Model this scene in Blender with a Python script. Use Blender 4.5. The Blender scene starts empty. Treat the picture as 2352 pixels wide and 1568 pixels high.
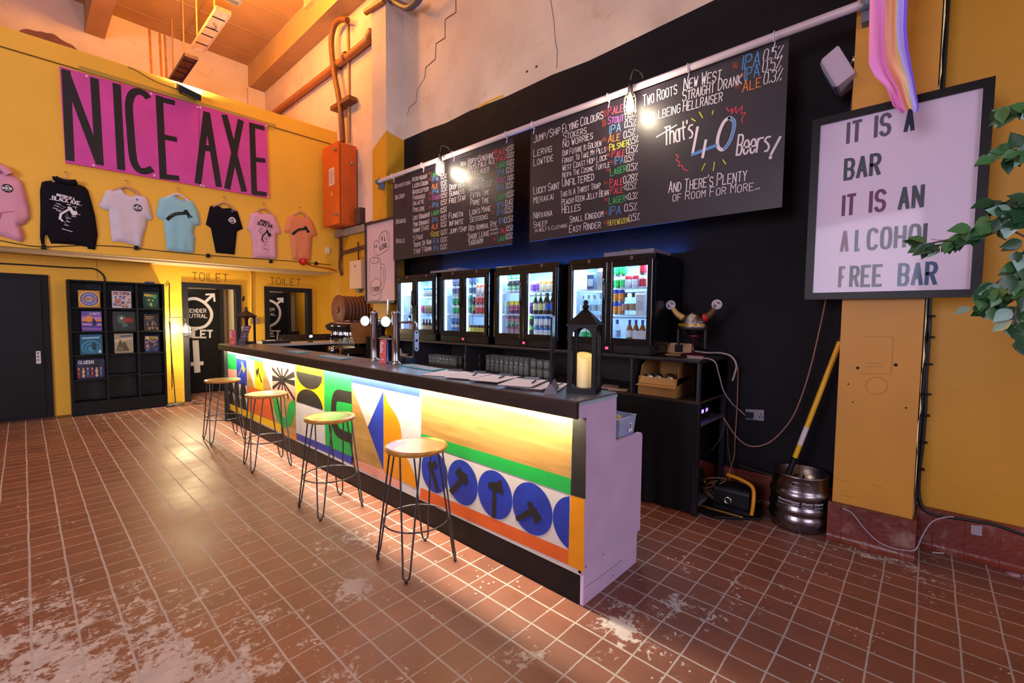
import bpy, bmesh, math, random
from mathutils import Vector, Matrix
C = bpy.context.scene.collection
R = random.Random(7)
PI = math.pi
# ---------------------------------------------------------------- camera, world, large lights, exposure
sc = bpy.context.scene
cam = bpy.data.objects.new('camera', bpy.data.cameras.new('camera'))
C.objects.link(cam)
cam.data.sensor_width = 36
cam.data.lens = 36 * 1036.0 / 2352
cam.data.clip_start = .02
def cam_axes(yaw, pitch, roll):
    f = Vector((math.sin(yaw) * math.cos(pitch), math.cos(yaw) * math.cos(pitch), math.sin(pitch)))
    r = Vector((math.cos(yaw), -math.sin(yaw), 0))
    u = r.cross(f)
    c, s = math.cos(roll), math.sin(roll)
    return c * r + s * u, -s * r + c * u, -f
cr, cu, cb = cam_axes(math.radians(47.313), math.radians(-3.155), math.radians(.6))
cam.matrix_world = Matrix(((cr.x, cu.x, cb.x, 0), (cr.y, cu.y, cb.y, 0), (cr.z, cu.z, cb.z, 1.55), (0, 0, 0, 1)))
sc.camera = cam
sc.view_settings.view_transform = 'Standard'
sc.view_settings.look = 'None'
sc.view_settings.gamma = 1
sc.view_settings.use_curve_mapping = False
sc.view_settings.exposure = 0.0
w = bpy.data.worlds.new('world'); sc.world = w
w.use_nodes = True
w.node_tree.nodes['Background'].inputs[0].default_value = (.62, .55, .78, 1)
w.node_tree.nodes['Background'].inputs[1].default_value = .05

def lamp(name, kind, loc, power, color, size=.1, size_y=None, target=None, spread=None):
    d = bpy.data.lights.new(name, kind)
    d.energy = power; d.color = color
    o = bpy.data.objects.new(name, d); C.objects.link(o)
    o.location = loc
    if kind == 'AREA':
        d.size = size
        if size_y:
            d.shape = 'RECTANGLE'; d.size_y = size_y
        if spread: d.spread = spread
    else:
        d.shadow_soft_size = size
    if target is not None:
        o.rotation_euler = (Vector(target) - Vector(loc)).to_track_quat('-Z', 'Y').to_euler()
    return o
# added fill lights, out of view: lavender and blue around the viewer, pinkish overhead
lamp('fill_light_left', 'AREA', (-6.0, 1.5, 2.7), 440, (.88, .82, 1), 3.0, 2.4, target=(1.5, 6.0, 2.6))
lamp('fill_light_front', 'AREA', (-1.0, -5.2, 2.8), 210, (.86, .80, 1), 3.4, 2.6, target=(2.6, 5.0, 2.6))
lamp('fill_light_top', 'AREA', (-.8, 4.2, 7.2), 90, (1, .86, .86), 4, 3, target=(1.0, 6.0, 0))
lamp('fill_light_right', 'AREA', (4.0, -3.6, 2.2), 24, (.55, .72, 1), 1.2, 2.0, target=(2.8, .9, .2))
# orange heat lamp under the roof behind the column
lamp('roof_heat_lamp', 'POINT', (1.95, 8.65, 6.95), 430, (1, .42, .05), .18)
lamp('roof_heat_lamp', 'POINT', (3.1, 7.6, 7.1), 130, (1, .42, .06), .18)
for x_ in (2.2, 3.6): lamp('lobby_light', 'POINT', (x_, 9.95, 2.2), 7, (1, .92, .78), .08)

# ---------------------------------------------------------------- materials
MATS = {}
def lin(c):
    return tuple(((x / 12.92) if x <= .04045 else ((x + .055) / 1.055) ** 2.4) for x in c)
def hexc(h):
    return lin([int(h[i:i + 2], 16) / 255 for i in (0, 2, 4)])
def mat(name, col, rough=.6, metal=0, spec=.5, emit=0, ecol=None, noise=0, nscale=8, bump=0, bscale=60, trans=0, coat=0, alpha=1, ior=1.45):
    if name in MATS: return MATS[name]
    if isinstance(col, str): col = hexc(col)
    m = bpy.data.materials.new(name); m.use_nodes = True
    nt = m.node_tree; b = nt.nodes['Principled BSDF']
    b.inputs['Base Color'].default_value = (*col, 1)
    b.inputs['Roughness'].default_value = rough
    b.inputs['Metallic'].default_value = metal
    b.inputs['Specular IOR Level'].default_value = spec
    b.inputs['Transmission Weight'].default_value = trans
    b.inputs['Coat Weight'].default_value = coat
    b.inputs['IOR'].default_value = ior
    b.inputs['Alpha'].default_value = alpha
    if emit:
        b.inputs['Emission Color'].default_value = (*(ecol or col), 1)
        b.inputs['Emission Strength'].default_value = emit
    if noise or bump:
        tc = nt.nodes.new('ShaderNodeTexCoord')
        if noise:
            n = nt.nodes.new('ShaderNodeTexNoise'); n.inputs['Scale'].default_value = nscale; n.inputs['Detail'].default_value = 5
            nt.links.new(tc.outputs['Object'], n.inputs['Vector'])
            mr = nt.nodes.new('ShaderNodeMapRange')
            mr.inputs[1].default_value = .3; mr.inputs[2].default_value = .7
            mr.inputs[3].default_value = 1 - noise; mr.inputs[4].default_value = 1 + noise * .6
            nt.links.new(n.outputs['Fac'], mr.inputs[0])
            mx = nt.nodes.new('ShaderNodeMix'); mx.data_type = 'RGBA'; mx.blend_type = 'MULTIPLY'
            mx.inputs[0].default_value = 1
            mx.inputs[6].default_value = (*col, 1)
            nt.links.new(mr.outputs[0], mx.inputs[7])
            nt.links.new(mx.outputs[2], b.inputs['Base Color'])
        if bump:
            n2 = nt.nodes.new('ShaderNodeTexNoise'); n2.inputs['Scale'].default_value = bscale; n2.inputs['Detail'].default_value = 4
            nt.links.new(tc.outputs['Object'], n2.inputs['Vector'])
            bp = nt.nodes.new('ShaderNodeBump'); bp.inputs['Strength'].default_value = bump; bp.inputs['Distance'].default_value = .02
            nt.links.new(n2.outputs['Fac'], bp.inputs['Height'])
            nt.links.new(bp.outputs[0], b.inputs['Normal'])
    MATS[name] = m
    return m
def glass_mat(name, tint=(1, 1, 1), refl=.10, rough=.02, haze=0):
    if name in MATS: return MATS[name]
    m = bpy.data.materials.new(name); m.use_nodes = True
    nt = m.node_tree; nt.nodes.remove(nt.nodes['Principled BSDF'])
    out = nt.nodes['Material Output']
    t = nt.nodes.new('ShaderNodeBsdfTransparent'); t.inputs[0].default_value = (*tint, 1)
    g = nt.nodes.new('ShaderNodeBsdfGlossy'); g.inputs['Roughness'].default_value = rough
    lw = nt.nodes.new('ShaderNodeLayerWeight'); lw.inputs['Blend'].default_value = .5
    pw = nt.nodes.new('ShaderNodeMath'); pw.operation = 'POWER'; pw.inputs[1].default_value = 3
    ad = nt.nodes.new('ShaderNodeMath'); ad.operation = 'ADD'; ad.inputs[1].default_value = .08
    mm = nt.nodes.new('ShaderNodeMath'); mm.operation = 'MULTIPLY'; mm.inputs[1].default_value = min(1, refl * 4)
    nt.links.new(lw.outputs['Facing'], pw.inputs[0]); nt.links.new(pw.outputs[0], ad.inputs[0]); nt.links.new(ad.outputs[0], mm.inputs[0]); mm.use_clamp = True
    x = nt.nodes.new('ShaderNodeMixShader')
    nt.links.new(mm.outputs[0], x.inputs[0]); nt.links.new(t.outputs[0], x.inputs[1]); nt.links.new(g.outputs[0], x.inputs[2])
    nt.links.new(x.outputs[0], out.inputs[0])
    if haze:
        df = nt.nodes.new('ShaderNodeBsdfDiffuse'); df.inputs[0].default_value = (.8, .8, .75, 1); x2 = nt.nodes.new('ShaderNodeMixShader'); x2.inputs[0].default_value = haze
        nt.links.new(x.outputs[0], x2.inputs[1]); nt.links.new(df.outputs[0], x2.inputs[2]); nt.links.new(x2.outputs[0], out.inputs[0])
    MATS[name] = m
    return m
def wood_mat(name, c1, c2, scale=(3, 40, 40), rough=.45, coat=0):
    if name in MATS: return MATS[name]
    if isinstance(c1, str): c1 = hexc(c1)
    if isinstance(c2, str): c2 = hexc(c2)
    m = mat(name, c1, rough, coat=coat); nt = m.node_tree; b = nt.nodes['Principled BSDF']
    tc = nt.nodes.new('ShaderNodeTexCoord'); mp = nt.nodes.new('ShaderNodeMapping'); mp.inputs['Scale'].default_value = scale
    n = nt.nodes.new('ShaderNodeTexNoise'); n.inputs['Scale'].default_value = 1; n.inputs['Detail'].default_value = 6; n.inputs['Distortion'].default_value = .8
    r = nt.nodes.new('ShaderNodeValToRGB'); r.color_ramp.elements[0].color = (*c1, 1); r.color_ramp.elements[1].color = (*c2, 1)
    r.color_ramp.elements[0].position = .32; r.color_ramp.elements[1].position = .7
    nt.links.new(tc.outputs['Object'], mp.inputs[0]); nt.links.new(mp.outputs[0], n.inputs['Vector'])
    nt.links.new(n.outputs['Fac'], r.inputs[0]); nt.links.new(r.outputs[0], b.inputs['Base Color'])
    return m

# ---------------------------------------------------------------- mesh helpers
class Fr:
    def __init__(s, o, u, v):
        s.o = Vector(o); s.u = Vector(u); s.v = Vector(v); s.n = s.u.cross(s.v)
    def p(s, a, b, d=0): return s.o + s.u * a + s.v * b + s.n * d
def FX(X): return Fr((X, 0, 0), (0, -1, 0), (0, 0, 1))
def FY(Y): return Fr((0, Y, 0), (1, 0, 0), (0, 0, 1))
def FZ(z): return Fr((0, 0, z), (1, 0, 0), (0, 1, 0))

class MB:
    def __init__(s): s.v = []; s.f = []; s.m = []; s.s = []
    def add(s, vs, fs, m=0, smooth=False):
        k = len(s.v); s.v += [Vector(p) for p in vs]
        for f in fs: s.f.append([i + k for i in f]); s.m.append(m); s.s.append(smooth)
        return s
    def box(s, x0, x1, y0, y1, z0, z1, m=0):
        vs = [(x, y, z) for z in (z0, z1) for y in (y0, y1) for x in (x0, x1)]
        return s.add(vs, [(0, 2, 3, 1), (4, 5, 7, 6), (0, 1, 5, 4), (2, 6, 7, 3), (0, 4, 6, 2), (1, 3, 7, 5)], m)
    def obox(s, c, hx, hy, hz, m=0):      # centre and three half-axis vectors
        c, hx, hy, hz = map(Vector, (c, hx, hy, hz))
        vs = [c + hx * i + hy * j + hz * k for k in (-1, 1) for j in (-1, 1) for i in (-1, 1)]
        return s.add(vs, [(0, 2, 3, 1), (4, 5, 7, 6), (0, 1, 5, 4), (2, 6, 7, 3), (0, 4, 6, 2), (1, 3, 7, 5)], m)
    def rbox(s, x0, x1, y0, y1, z0, z1, r=.01, m=0, axis='z', n=3):   # box with rounded edges along one axis
        sp = {'z': (x0, x1, y0, y1, z0, z1), 'x': (y0, y1, z0, z1, x0, x1), 'y': (z0, z1, x0, x1, y0, y1)}[axis]
        a0, a1, b0, b1, c0, c1 = sp
        pts = []
        for (ca, cb_, t0) in ((a1 - r, b1 - r, 0), (a0 + r, b1 - r, 1), (a0 + r, b0 + r, 2), (a1 - r, b0 + r, 3)):
            for i in range(n + 1):
                t = (t0 + i / n) * PI / 2
                pts.append((ca + r * math.cos(t), cb_ + r * math.sin(t)))
        k = len(pts)
        f3 = {'z': lambda a, b, c: (a, b, c), 'x': lambda a, b, c: (c, a, b), 'y': lambda a, b, c: (b, c, a)}[axis]
        vs = [f3(a, b, c) for c in (c0, c1) for a, b in pts]
        fs = [tuple(range(k))[::-1], tuple(range(k, 2 * k))] + [(i, (i + 1) % k, k + (i + 1) % k, k + i) for i in range(k)]
        return s.add(vs, fs, m)
    def prism(s, fr, poly, d0, d1, m=0, side=None):
        k = len(poly)
        ar = sum(poly[i][0] * poly[(i + 1) % k][1] - poly[(i + 1) % k][0] * poly[i][1] for i in range(k))
        if ar < 0: poly = poly[::-1]
        vs = [fr.p(a, b, d0) for a, b in poly] + [fr.p(a, b, d1) for a, b in poly]
        s.add(vs, [tuple(range(k, 2 * k))], m)
        return s.add(vs, [tuple(range(k))[::-1]] + [(i, (i + 1) % k, k + (i + 1) % k, k + i) for i in range(k)], m if side is None else side)
    def face(s, fr, poly, d=0, m=0):
        k = len(poly)
        ar = sum(poly[i][0] * poly[(i + 1) % k][1] - poly[(i + 1) % k][0] * poly[i][1] for i in range(k))
        if ar < 0: poly = poly[::-1]
        return s.add([fr.p(a, b, d) for a, b in poly], [tuple(range(k))], m)
    def disc(s, fr, a, b, ra, rb, d=0, m=0, n=28, t0=0, t1=2 * PI):
        pts = [(a + ra * math.cos(t0 + (t1 - t0) * i / n), b + rb * math.sin(t0 + (t1 - t0) * i / n)) for i in range(n if abs(t1 - t0 - 2 * PI) < 1e-6 else n + 1)]
        return s.face(fr, pts, d, m)
    def ribbon(s, fr, pts, w, d=0, m=0, cap=True, closed=False):
        P = [Vector((a, b)) for a, b in pts]
        Q = [P[0]]
        for p in P[1:]:
            if (p - Q[-1]).length > 1e-5: Q.append(p)
        P = Q
        if len(P) < 2: return s
        h = w / 2
        if closed and (P[0] - P[-1]).length < 1e-5: P.pop()
        n = len(P); L = []; Rr = []
        for i in range(n):
            t0 = (P[i] - P[i - 1]).normalized() if (i > 0 or closed) else None
            t1 = (P[(i + 1) % n] - P[i]).normalized() if (i < n - 1 or closed) else None
            if t0 is None: t0 = t1
            if t1 is None: t1 = t0
            n0 = Vector((-t0.y, t0.x)); n1 = Vector((-t1.y, t1.x))
            mt = n0 + n1
            if mt.length < .3: mt = n1
            mt.normalize(); k = h / max(.45, mt.dot(n1))
            p = P[i].copy()
            if cap and not closed and i == 0: p -= t1 * h * .6
            if cap and not closed and i == n - 1: p += t0 * h * .6
            L.append(p + mt * k); Rr.append(p - mt * k)
        vs = [fr.p(q.x, q.y, d) for q in L] + [fr.p(q.x, q.y, d) for q in Rr]
        return s.add(vs, [(n + i, n + (i + 1) % n, (i + 1) % n, i) for i in range(n if closed else n - 1)], m)
    def tube(s, pts, r, n=8, m=0, closed=False, caps=True):
        P = [Vector(p) for p in pts]; k = len(P); rings = []
        rr = r if isinstance(r, (list, tuple)) else [r] * k
        prev = None
        for i in range(k):
            a = P[i - 1] if (i > 0 or closed) else P[i]; b = P[(i + 1) % k] if (i < k - 1 or closed) else P[i]
            t = (b - a).normalized()
            if prev is None:
                up = Vector((0, 0, 1)) if abs(t.z) < .9 else Vector((1, 0, 0))
                x = t.cross(up).normalized()
            else:
                x = prev - t * prev.dot(t)
                x = x.normalized() if x.length > 1e-6 else t.orthogonal().normalized()
            prev = x; y = t.cross(x)
            rings.append([P[i] + (x * math.cos(2 * PI * j / n) + y * math.sin(2 * PI * j / n)) * rr[i] for j in range(n)])
        vs = [p for rg in rings for p in rg]; fs = []
        for i in range(k if closed else k - 1):
            o = i * n; q = ((i + 1) % k) * n
            fs += [(o + j, o + (j + 1) % n, q + (j + 1) % n, q + j) for j in range(n)]
        s.add(vs, fs, m, True)
        if caps and not closed:
            s.add(rings[0], [tuple(range(n))[::-1]], m); s.add(rings[-1], [tuple(range(n))], m)
        return s
    def lathe(s, prof, c=(0, 0, 0), n=24, m=0, ax=None, smooth=True, mats=None):
        c = Vector(c); z = Vector(ax).normalized() if ax else Vector((0, 0, 1))
        x = z.orthogonal().normalized() if ax else Vector((1, 0, 0)); y = z.cross(x)
        vs = [c + z * h + (x * math.cos(2 * PI * j / n) + y * math.sin(2 * PI * j / n)) * max(r, 1e-5) for r, h in prof for j in range(n)]
        for i in range(len(prof) - 1):
            mm = mats[i] if mats else m
            s.add([], [], mm)
        k0 = len(s.v); s.v += vs
        for i in range(len(prof) - 1):
            for j in range(n):
                s.f.append([k0 + i * n + j, k0 + i * n + (j + 1) % n, k0 + (i + 1) * n + (j + 1) % n, k0 + (i + 1) * n + j])
                s.m.append(mats[i] if mats else m); s.s.append(smooth)
        return s
    def ball(s, c, r, m=0, n=12, sc3=(1, 1, 1)):
        prof = [(math.sin(PI * i / n), -math.cos(PI * i / n)) for i in range(n + 1)]
        k0 = len(s.v)
        s.lathe(prof, (0, 0, 0), n * 2, m)
        for i in range(k0, len(s.v)):
            v = s.v[i]; s.v[i] = Vector(c) + Vector((v.x * r * sc3[0], v.y * r * sc3[1], v.z * r * sc3[2]))
        return s
    def xf(s, M, k0=0):
        for i in range(k0, len(s.v)): s.v[i] = M @ s.v[i]
        return s
    def build(s, name, mats, parent=None, loc=None):
        me = bpy.data.meshes.new(name)
        o0 = Vector(loc) if loc is not None else Vector((0, 0, 0))
        me.from_pydata([tuple(p - o0) for p in s.v], [], s.f)
        if not isinstance(mats, (list, tuple)): mats = [mats]
        for x in mats: me.materials.append(x)
        for i, p in enumerate(me.polygons):
            p.material_index = min(s.m[i], len(mats) - 1); p.use_smooth = s.s[i]
        me.update()
        o = bpy.data.objects.new(name, me); C.objects.link(o)
        if parent is not None:
            o.parent = parent
            if loc is not None: o.location = o0
        elif loc is not None: o.location = o0
        return o

def tag(o, label=None, cat=None, group=None, kind=None):
    if label: o['label'] = label
    if cat: o['category'] = cat
    if group: o['group'] = group
    if kind: o['kind'] = kind
    return o
def thing(name, label, cat, loc=(0, 0, 0), rz=0, group=None):
    o = bpy.data.objects.new(name, None); C.objects.link(o)
    o.empty_display_size = .05
    o.location = loc; o.rotation_euler = (0, 0, rz)
    return tag(o, label, cat, group)
def struct(name, mb, m):
    return tag(mb.build(name, m), kind='structure')
def part(name, mb, m, root, label=None):
    """link a mesh given in world coordinates under an unrotated root"""
    off = Vector((0, 0, 0)); q = root
    while q is not None:
        off += Vector(q.location); q = q.parent
    for i in range(len(mb.v)): mb.v[i] = mb.v[i] - off
    o = mb.build(name, m, root)
    if label: o['label'] = label
    return o
def lpart(name, mb, m, root, label=None):
    o = mb.build(name, m, root)
    if label: o['label'] = label
    return o
def copy_tree(o, parent=None):
    c = o.copy(); C.objects.link(c)
    if parent is not None: c.parent = parent
    for ch in list(o.children): copy_tree(ch, c)
    return c
def bez(pts, n=8):                      # Catmull-Rom through 3-D or 2-D points
    P = [Vector(p) for p in pts]; out = []
    for i in range(len(P) - 1):
        p0 = P[max(i - 1, 0)]; p1 = P[i]; p2 = P[i + 1]; p3 = P[min(i + 2, len(P) - 1)]
        for j in range(n):
            t = j / n
            out.append(.5 * ((2 * p1) + (p2 - p0) * t + (2 * p0 - 5 * p1 + 4 * p2 - p3) * t * t + (3 * p1 - p0 - 3 * p2 + p3) * t ** 3))
    out.append(P[-1])
    return out
# ---------------------------------------------------------------- single-stroke lettering
G = {'A': '002640 1232', 'B': '000636454433 3303 33424130 3000', 'C': '4536160501103041', 'D': '0006264442 422000', 'E': '46060040 0333', 'F': '460600 0333',
'G': '45361605011030414323', 'H': '0006 4046 0343', 'I': '2026', 'J': '4641301001', 'K': '0006 460340', 'L': '060040', 'M': '0006234640', 'N': '00064046',
'O': '160501103041453616', 'P': '00063645443303', 'Q': '160501103041453616 2240', 'R': '00063645443303 2340', 'S': '453616050413334241301001',
'T': '0646 2620', 'U': '060110304146', 'V': '062046', 'W': '0610243046', 'X': '0046 0640', 'Y': '062346 2320', 'Z': '06460040',
'0': '160501103041453616', '1': '152620', '2': '05163645440040', '3': '0516364544332333424130 1001', '4': '360242 3630', '5': '460604344341301001',
'6': '453616050110304142331303', '7': '064620', '8': '16050413334445361 13020110304142331', '9': '010110304145361605041343', '%': '0046 0516 3041', '.': '1011',
'<': '350331', "'": '2625', '/': '0046', '(': '36242230', ')': '16242210', '+': '2125 0343', '-': '1333', '!': '2622 2120', ',': '1100', '*': '2224',
'a': '443414030110304034 4440', 'e': '0242443414030110304 1', 'h': '0006 0314344340', 'r': '0004 03143444', 's': '443414033342413010 01', 't': '2621304 1 0444', 'g': '443414031232 444110'}
G['8'] = '160504133344453616 13020110304142 4233'
G['e'] = '02424334140301103041'
G['s'] = '44341403324130 3010'
G['t'] = '262130 0444'
G['3'] = '05163645443323 33424130 301001'
GL = {}
for k_, s_ in G.items():
    GL[k_] = [[(int(t[i]), int(t[i + 1])) for i in range(0, len(t) - 1, 2)] for t in s_.split()]
def soft(P):
    out = []
    for i, p in enumerate(P):
        if 0 < i < len(P) - 1:
            a = (P[i][0] - P[i - 1][0], P[i][1] - P[i - 1][1]); b = (P[i + 1][0] - P[i][0], P[i + 1][1] - P[i][1])
            la = math.hypot(*a); lb = math.hypot(*b)
            if la and lb and (a[0] * b[0] + a[1] * b[1]) / la / lb > .5:
                out.append((p[0] - a[0] * .28, p[1] - a[1] * .28)); out.append((p[0] + b[0] * .28, p[1] + b[1] * .28)); continue
        out.append(p)
    return out
def text(mb, fr, s, p0, p1, h, w=.12, d=.001, m=0, caps=.8, lower=False, slant=0, gap=1.5, jit=0):
    """write s along the baseline p0-p1 of a frame, scaled to fill it; h is the capital height, w the stroke in parts of h"""
    strokes = []; x = 0.
    for ch in s:
        if ch == ' ': x += 2.6; continue
        g = ch if (lower and ch in GL) else ch.upper(); k = 1.
        if ch.islower() and not (lower and ch in GL): k = caps
        if g not in GL: x += 2; continue
        xs = [q[0] for t in GL[g] for q in t]; x0 = min(xs); wd = (max(xs) - x0)
        jy = (R.random() - .5) * jit
        for t in GL[g]: strokes.append([(x + (q[0] - x0) * k, q[1] * k + jy) for q in soft(t)])
        x += wd * k + gap
    x = max(x - gap, .5)
    a0 = Vector(p0); a1 = Vector(p1); ux = (a1 - a0) / x; uy = Vector((-ux.y, ux.x)).normalized() * (h / 6)
    parts_ = []
    for t in strokes:
        cur = [t[0]]
        for j in range(1, len(t)):
            cur.append(t[j])
            if j < len(t) - 1 and (t[j][0] - t[j - 1][0]) * (t[j + 1][0] - t[j][0]) + (t[j][1] - t[j - 1][1]) * (t[j + 1][1] - t[j][1]) < -.05: parts_.append(cur); cur = [t[j]]
        parts_.append(cur)
    for i, t in enumerate(parts_):
        mb.ribbon(fr, [tuple(a0 + ux * q[0] + uy * q[1] + ux * q[1] * slant) for q in t], h * w, d + .00012 * i, m)
    return mb

# ================================================================ the setting
def node_grid_floor():
    m = mat('quarry_tile_floor', (.2, .05, .03), .4); nt = m.node_tree; N = nt.nodes; L = nt.links; b = N['Principled BSDF']
    geo = N.new('ShaderNodeNewGeometry'); sp = N.new('ShaderNodeSeparateXYZ'); L.new(geo.outputs['Position'], sp.inputs[0])
    def mth(op, a, b_=None, c_=None, clamp=False):
        n = N.new('ShaderNodeMath'); n.operation = op; n.use_clamp = clamp
        for i, x in enumerate((a, b_, c_)):
            if x is None: continue
            if isinstance(x, (int, float)): n.inputs[i].default_value = x
            else: L.new(x, n.inputs[i])
        return n.outputs[0]
    def noise(scale, det=4, dist=0, rough=.5, w=None, vec=None):
        n = N.new('ShaderNodeTexNoise'); n.inputs['Scale'].default_value = scale; n.inputs['Detail'].default_value = det
        n.inputs['Distortion'].default_value = dist; n.inputs['Roughness'].default_value = rough
        L.new(vec or geo.outputs['Position'], n.inputs['Vector']); return n.outputs['Fac']
    def mix(f, a, c):
        n = N.new('ShaderNodeMix'); n.data_type = 'RGBA'
        L.new(f, n.inputs[0])
        for i, x in ((6, a), (7, c)):
            if isinstance(x, tuple): n.inputs[i].default_value = (*x, 1)
            else: L.new(x, n.inputs[i])
        return n.outputs[2]
    wob = mth('MULTIPLY', mth('SUBTRACT', noise(3.5, 2), .5), .012)
    def line(coord, x0, p, hw):
        f = mth('FRACT', mth('DIVIDE', mth('ADD', mth('SUBTRACT', coord, x0 - 40 * p), wob), p))
        d = mth('MULTIPLY', mth('ABSOLUTE', mth('SUBTRACT', f, .5)), p)
        jag = mth('MULTIPLY', mth('SUBTRACT', noise(60, 2), .5), .0035)
        return mth('GREATER_THAN', mth('ADD', d, jag), p / 2 - hw), mth('FLOOR', mth('DIVIDE', mth('SUBTRACT', coord, x0 - 40 * p), p))
    lx, ix = line(sp.outputs[0], 1.071, .1563, .0052)
    ly, iy = line(sp.outputs[1], 2.046, .159, .0038)
    grout = mth('MAXIMUM', lx, ly)
    cx = N.new('ShaderNodeCombineXYZ'); L.new(ix, cx.inputs[0]); L.new(iy, cx.inputs[1])
    wn = N.new('ShaderNodeTexWhiteNoise'); L.new(cx.outputs[0], wn.inputs['Vector'])
    tone = mth('ADD', mth('MULTIPLY', wn.outputs['Value'], .35), mth('MULTIPLY', noise(7, 5), .8))
    tile = mix(tone, hexc('57342a'), hexc('7a4b3b'))
    # smears of old grey paint and adhesive; big worn field near the viewer's left, patches elsewhere
    blobs = None
    for (bx, by, r, s) in ((-.45, 2.5, 1.0, 1.3), (.15, 2.2, .62, 1.2), (.75, 1.75, .35, .6), (1.22, 2.35, .17, .95), (1.5, 1.30, .12, .55), (1.45, 2.85, .26, .62), (2.35, .95, .22, .62), (2.75, .75, .2, .4), (-.4, 4.3, .4, .5), (1.0, 3.6, .4, .3), (3.75, .2, .35, .6), (.9, 8.9, 1.0, .4), (2.02, 1.05, .25, .75)):
        dx = mth('SUBTRACT', sp.outputs[0], bx); dy = mth('SUBTRACT', sp.outputs[1], by)
        q = mth('SQRT', mth('ADD', mth('MULTIPLY', dx, dx), mth('MULTIPLY', dy, dy)))
        g = mth('MULTIPLY', mth('SUBTRACT', 1.0, mth('DIVIDE', q, 1.6 * r), clamp=True), s)
        blobs = g if blobs is None else mth('MAXIMUM', blobs, g)
    fine = noise(26, 8, .6, .72); mid = noise(6, 6, .4, .6)
    wear = mth('ADD', mth('MULTIPLY', blobs, .75), mth('ADD', mth('MULTIPLY', mth('SUBTRACT', fine, .5), 1.9), mth('MULTIPLY', mth('SUBTRACT', mid, .5), 1.5)))
    wm = mth('MULTIPLY', mth('SUBTRACT', wear, .42), 6, clamp=True)
    spots = N.new('ShaderNodeTexVoronoi'); spots.inputs['Scale'].default_value = 7.5; spots.inputs['Randomness'].default_value = 1
    L.new(geo.outputs['Position'], spots.inputs['Vector'])
    sm = mth('MULTIPLY', mth('SUBTRACT', mth('ADD', .055, mth('MULTIPLY', mth('SUBTRACT', noise(30, 4), .55), .25)), spots.outputs['Distance']), 60, clamp=True)
    sp2 = N.new('ShaderNodeTexVoronoi'); sp2.inputs['Scale'].default_value = 22
    L.new(geo.outputs['Position'], sp2.inputs['Vector'])
    sm2 = mth('MULTIPLY', mth('SUBTRACT', mth('MULTIPLY', mth('SUBTRACT', noise(3, 4), .44), .75), sp2.outputs['Distance']), 40, clamp=True)
    sm = mth('MAXIMUM', sm, sm2)
    paint = mix(noise(9, 5), hexc('8f8784'), hexc('c3bab9'))
    col = mix(mth('MULTIPLY', wm, .9), tile, paint)
    col = mix(mth('MULTIPLY', sm, .7), col, hexc('d2cac4'))
    col = mix(mth('MULTIPLY', grout, .85), col, mix(noise(11, 4), hexc('857d7c'), hexc('aea6a6')))
    dirt = mth('MULTIPLY', mth('SUBTRACT', noise(1.3, 6, .5), .52), 4, clamp=True)
    col = mix(mth('MULTIPLY', dirt, .22), col, hexc('4a352e'))
    L.new(col, b.inputs['Base Color'])
    rg = mth('ADD', mth('MULTIPLY', noise(2.2, 5, .5), .34), mth('ADD', .28, mth('MULTIPLY', mth('MAXIMUM', wm, grout), .2)))
    L.new(rg, b.inputs['Roughness'])
    bp = N.new('ShaderNodeBump'); bp.inputs['Strength'].default_value = .35; bp.inputs['Distance'].default_value = .004
    hgt = mth('ADD', mth('SUBTRACT', mth('MULTIPLY', noise(16, 5), .35), grout), mth('MULTIPLY', wm, .15))
    L.new(hgt, bp.inputs['Height']); L.new(bp.outputs[0], b.inputs['Normal'])
    b.inputs['Specular IOR Level'].default_value = .5
    return m
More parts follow.
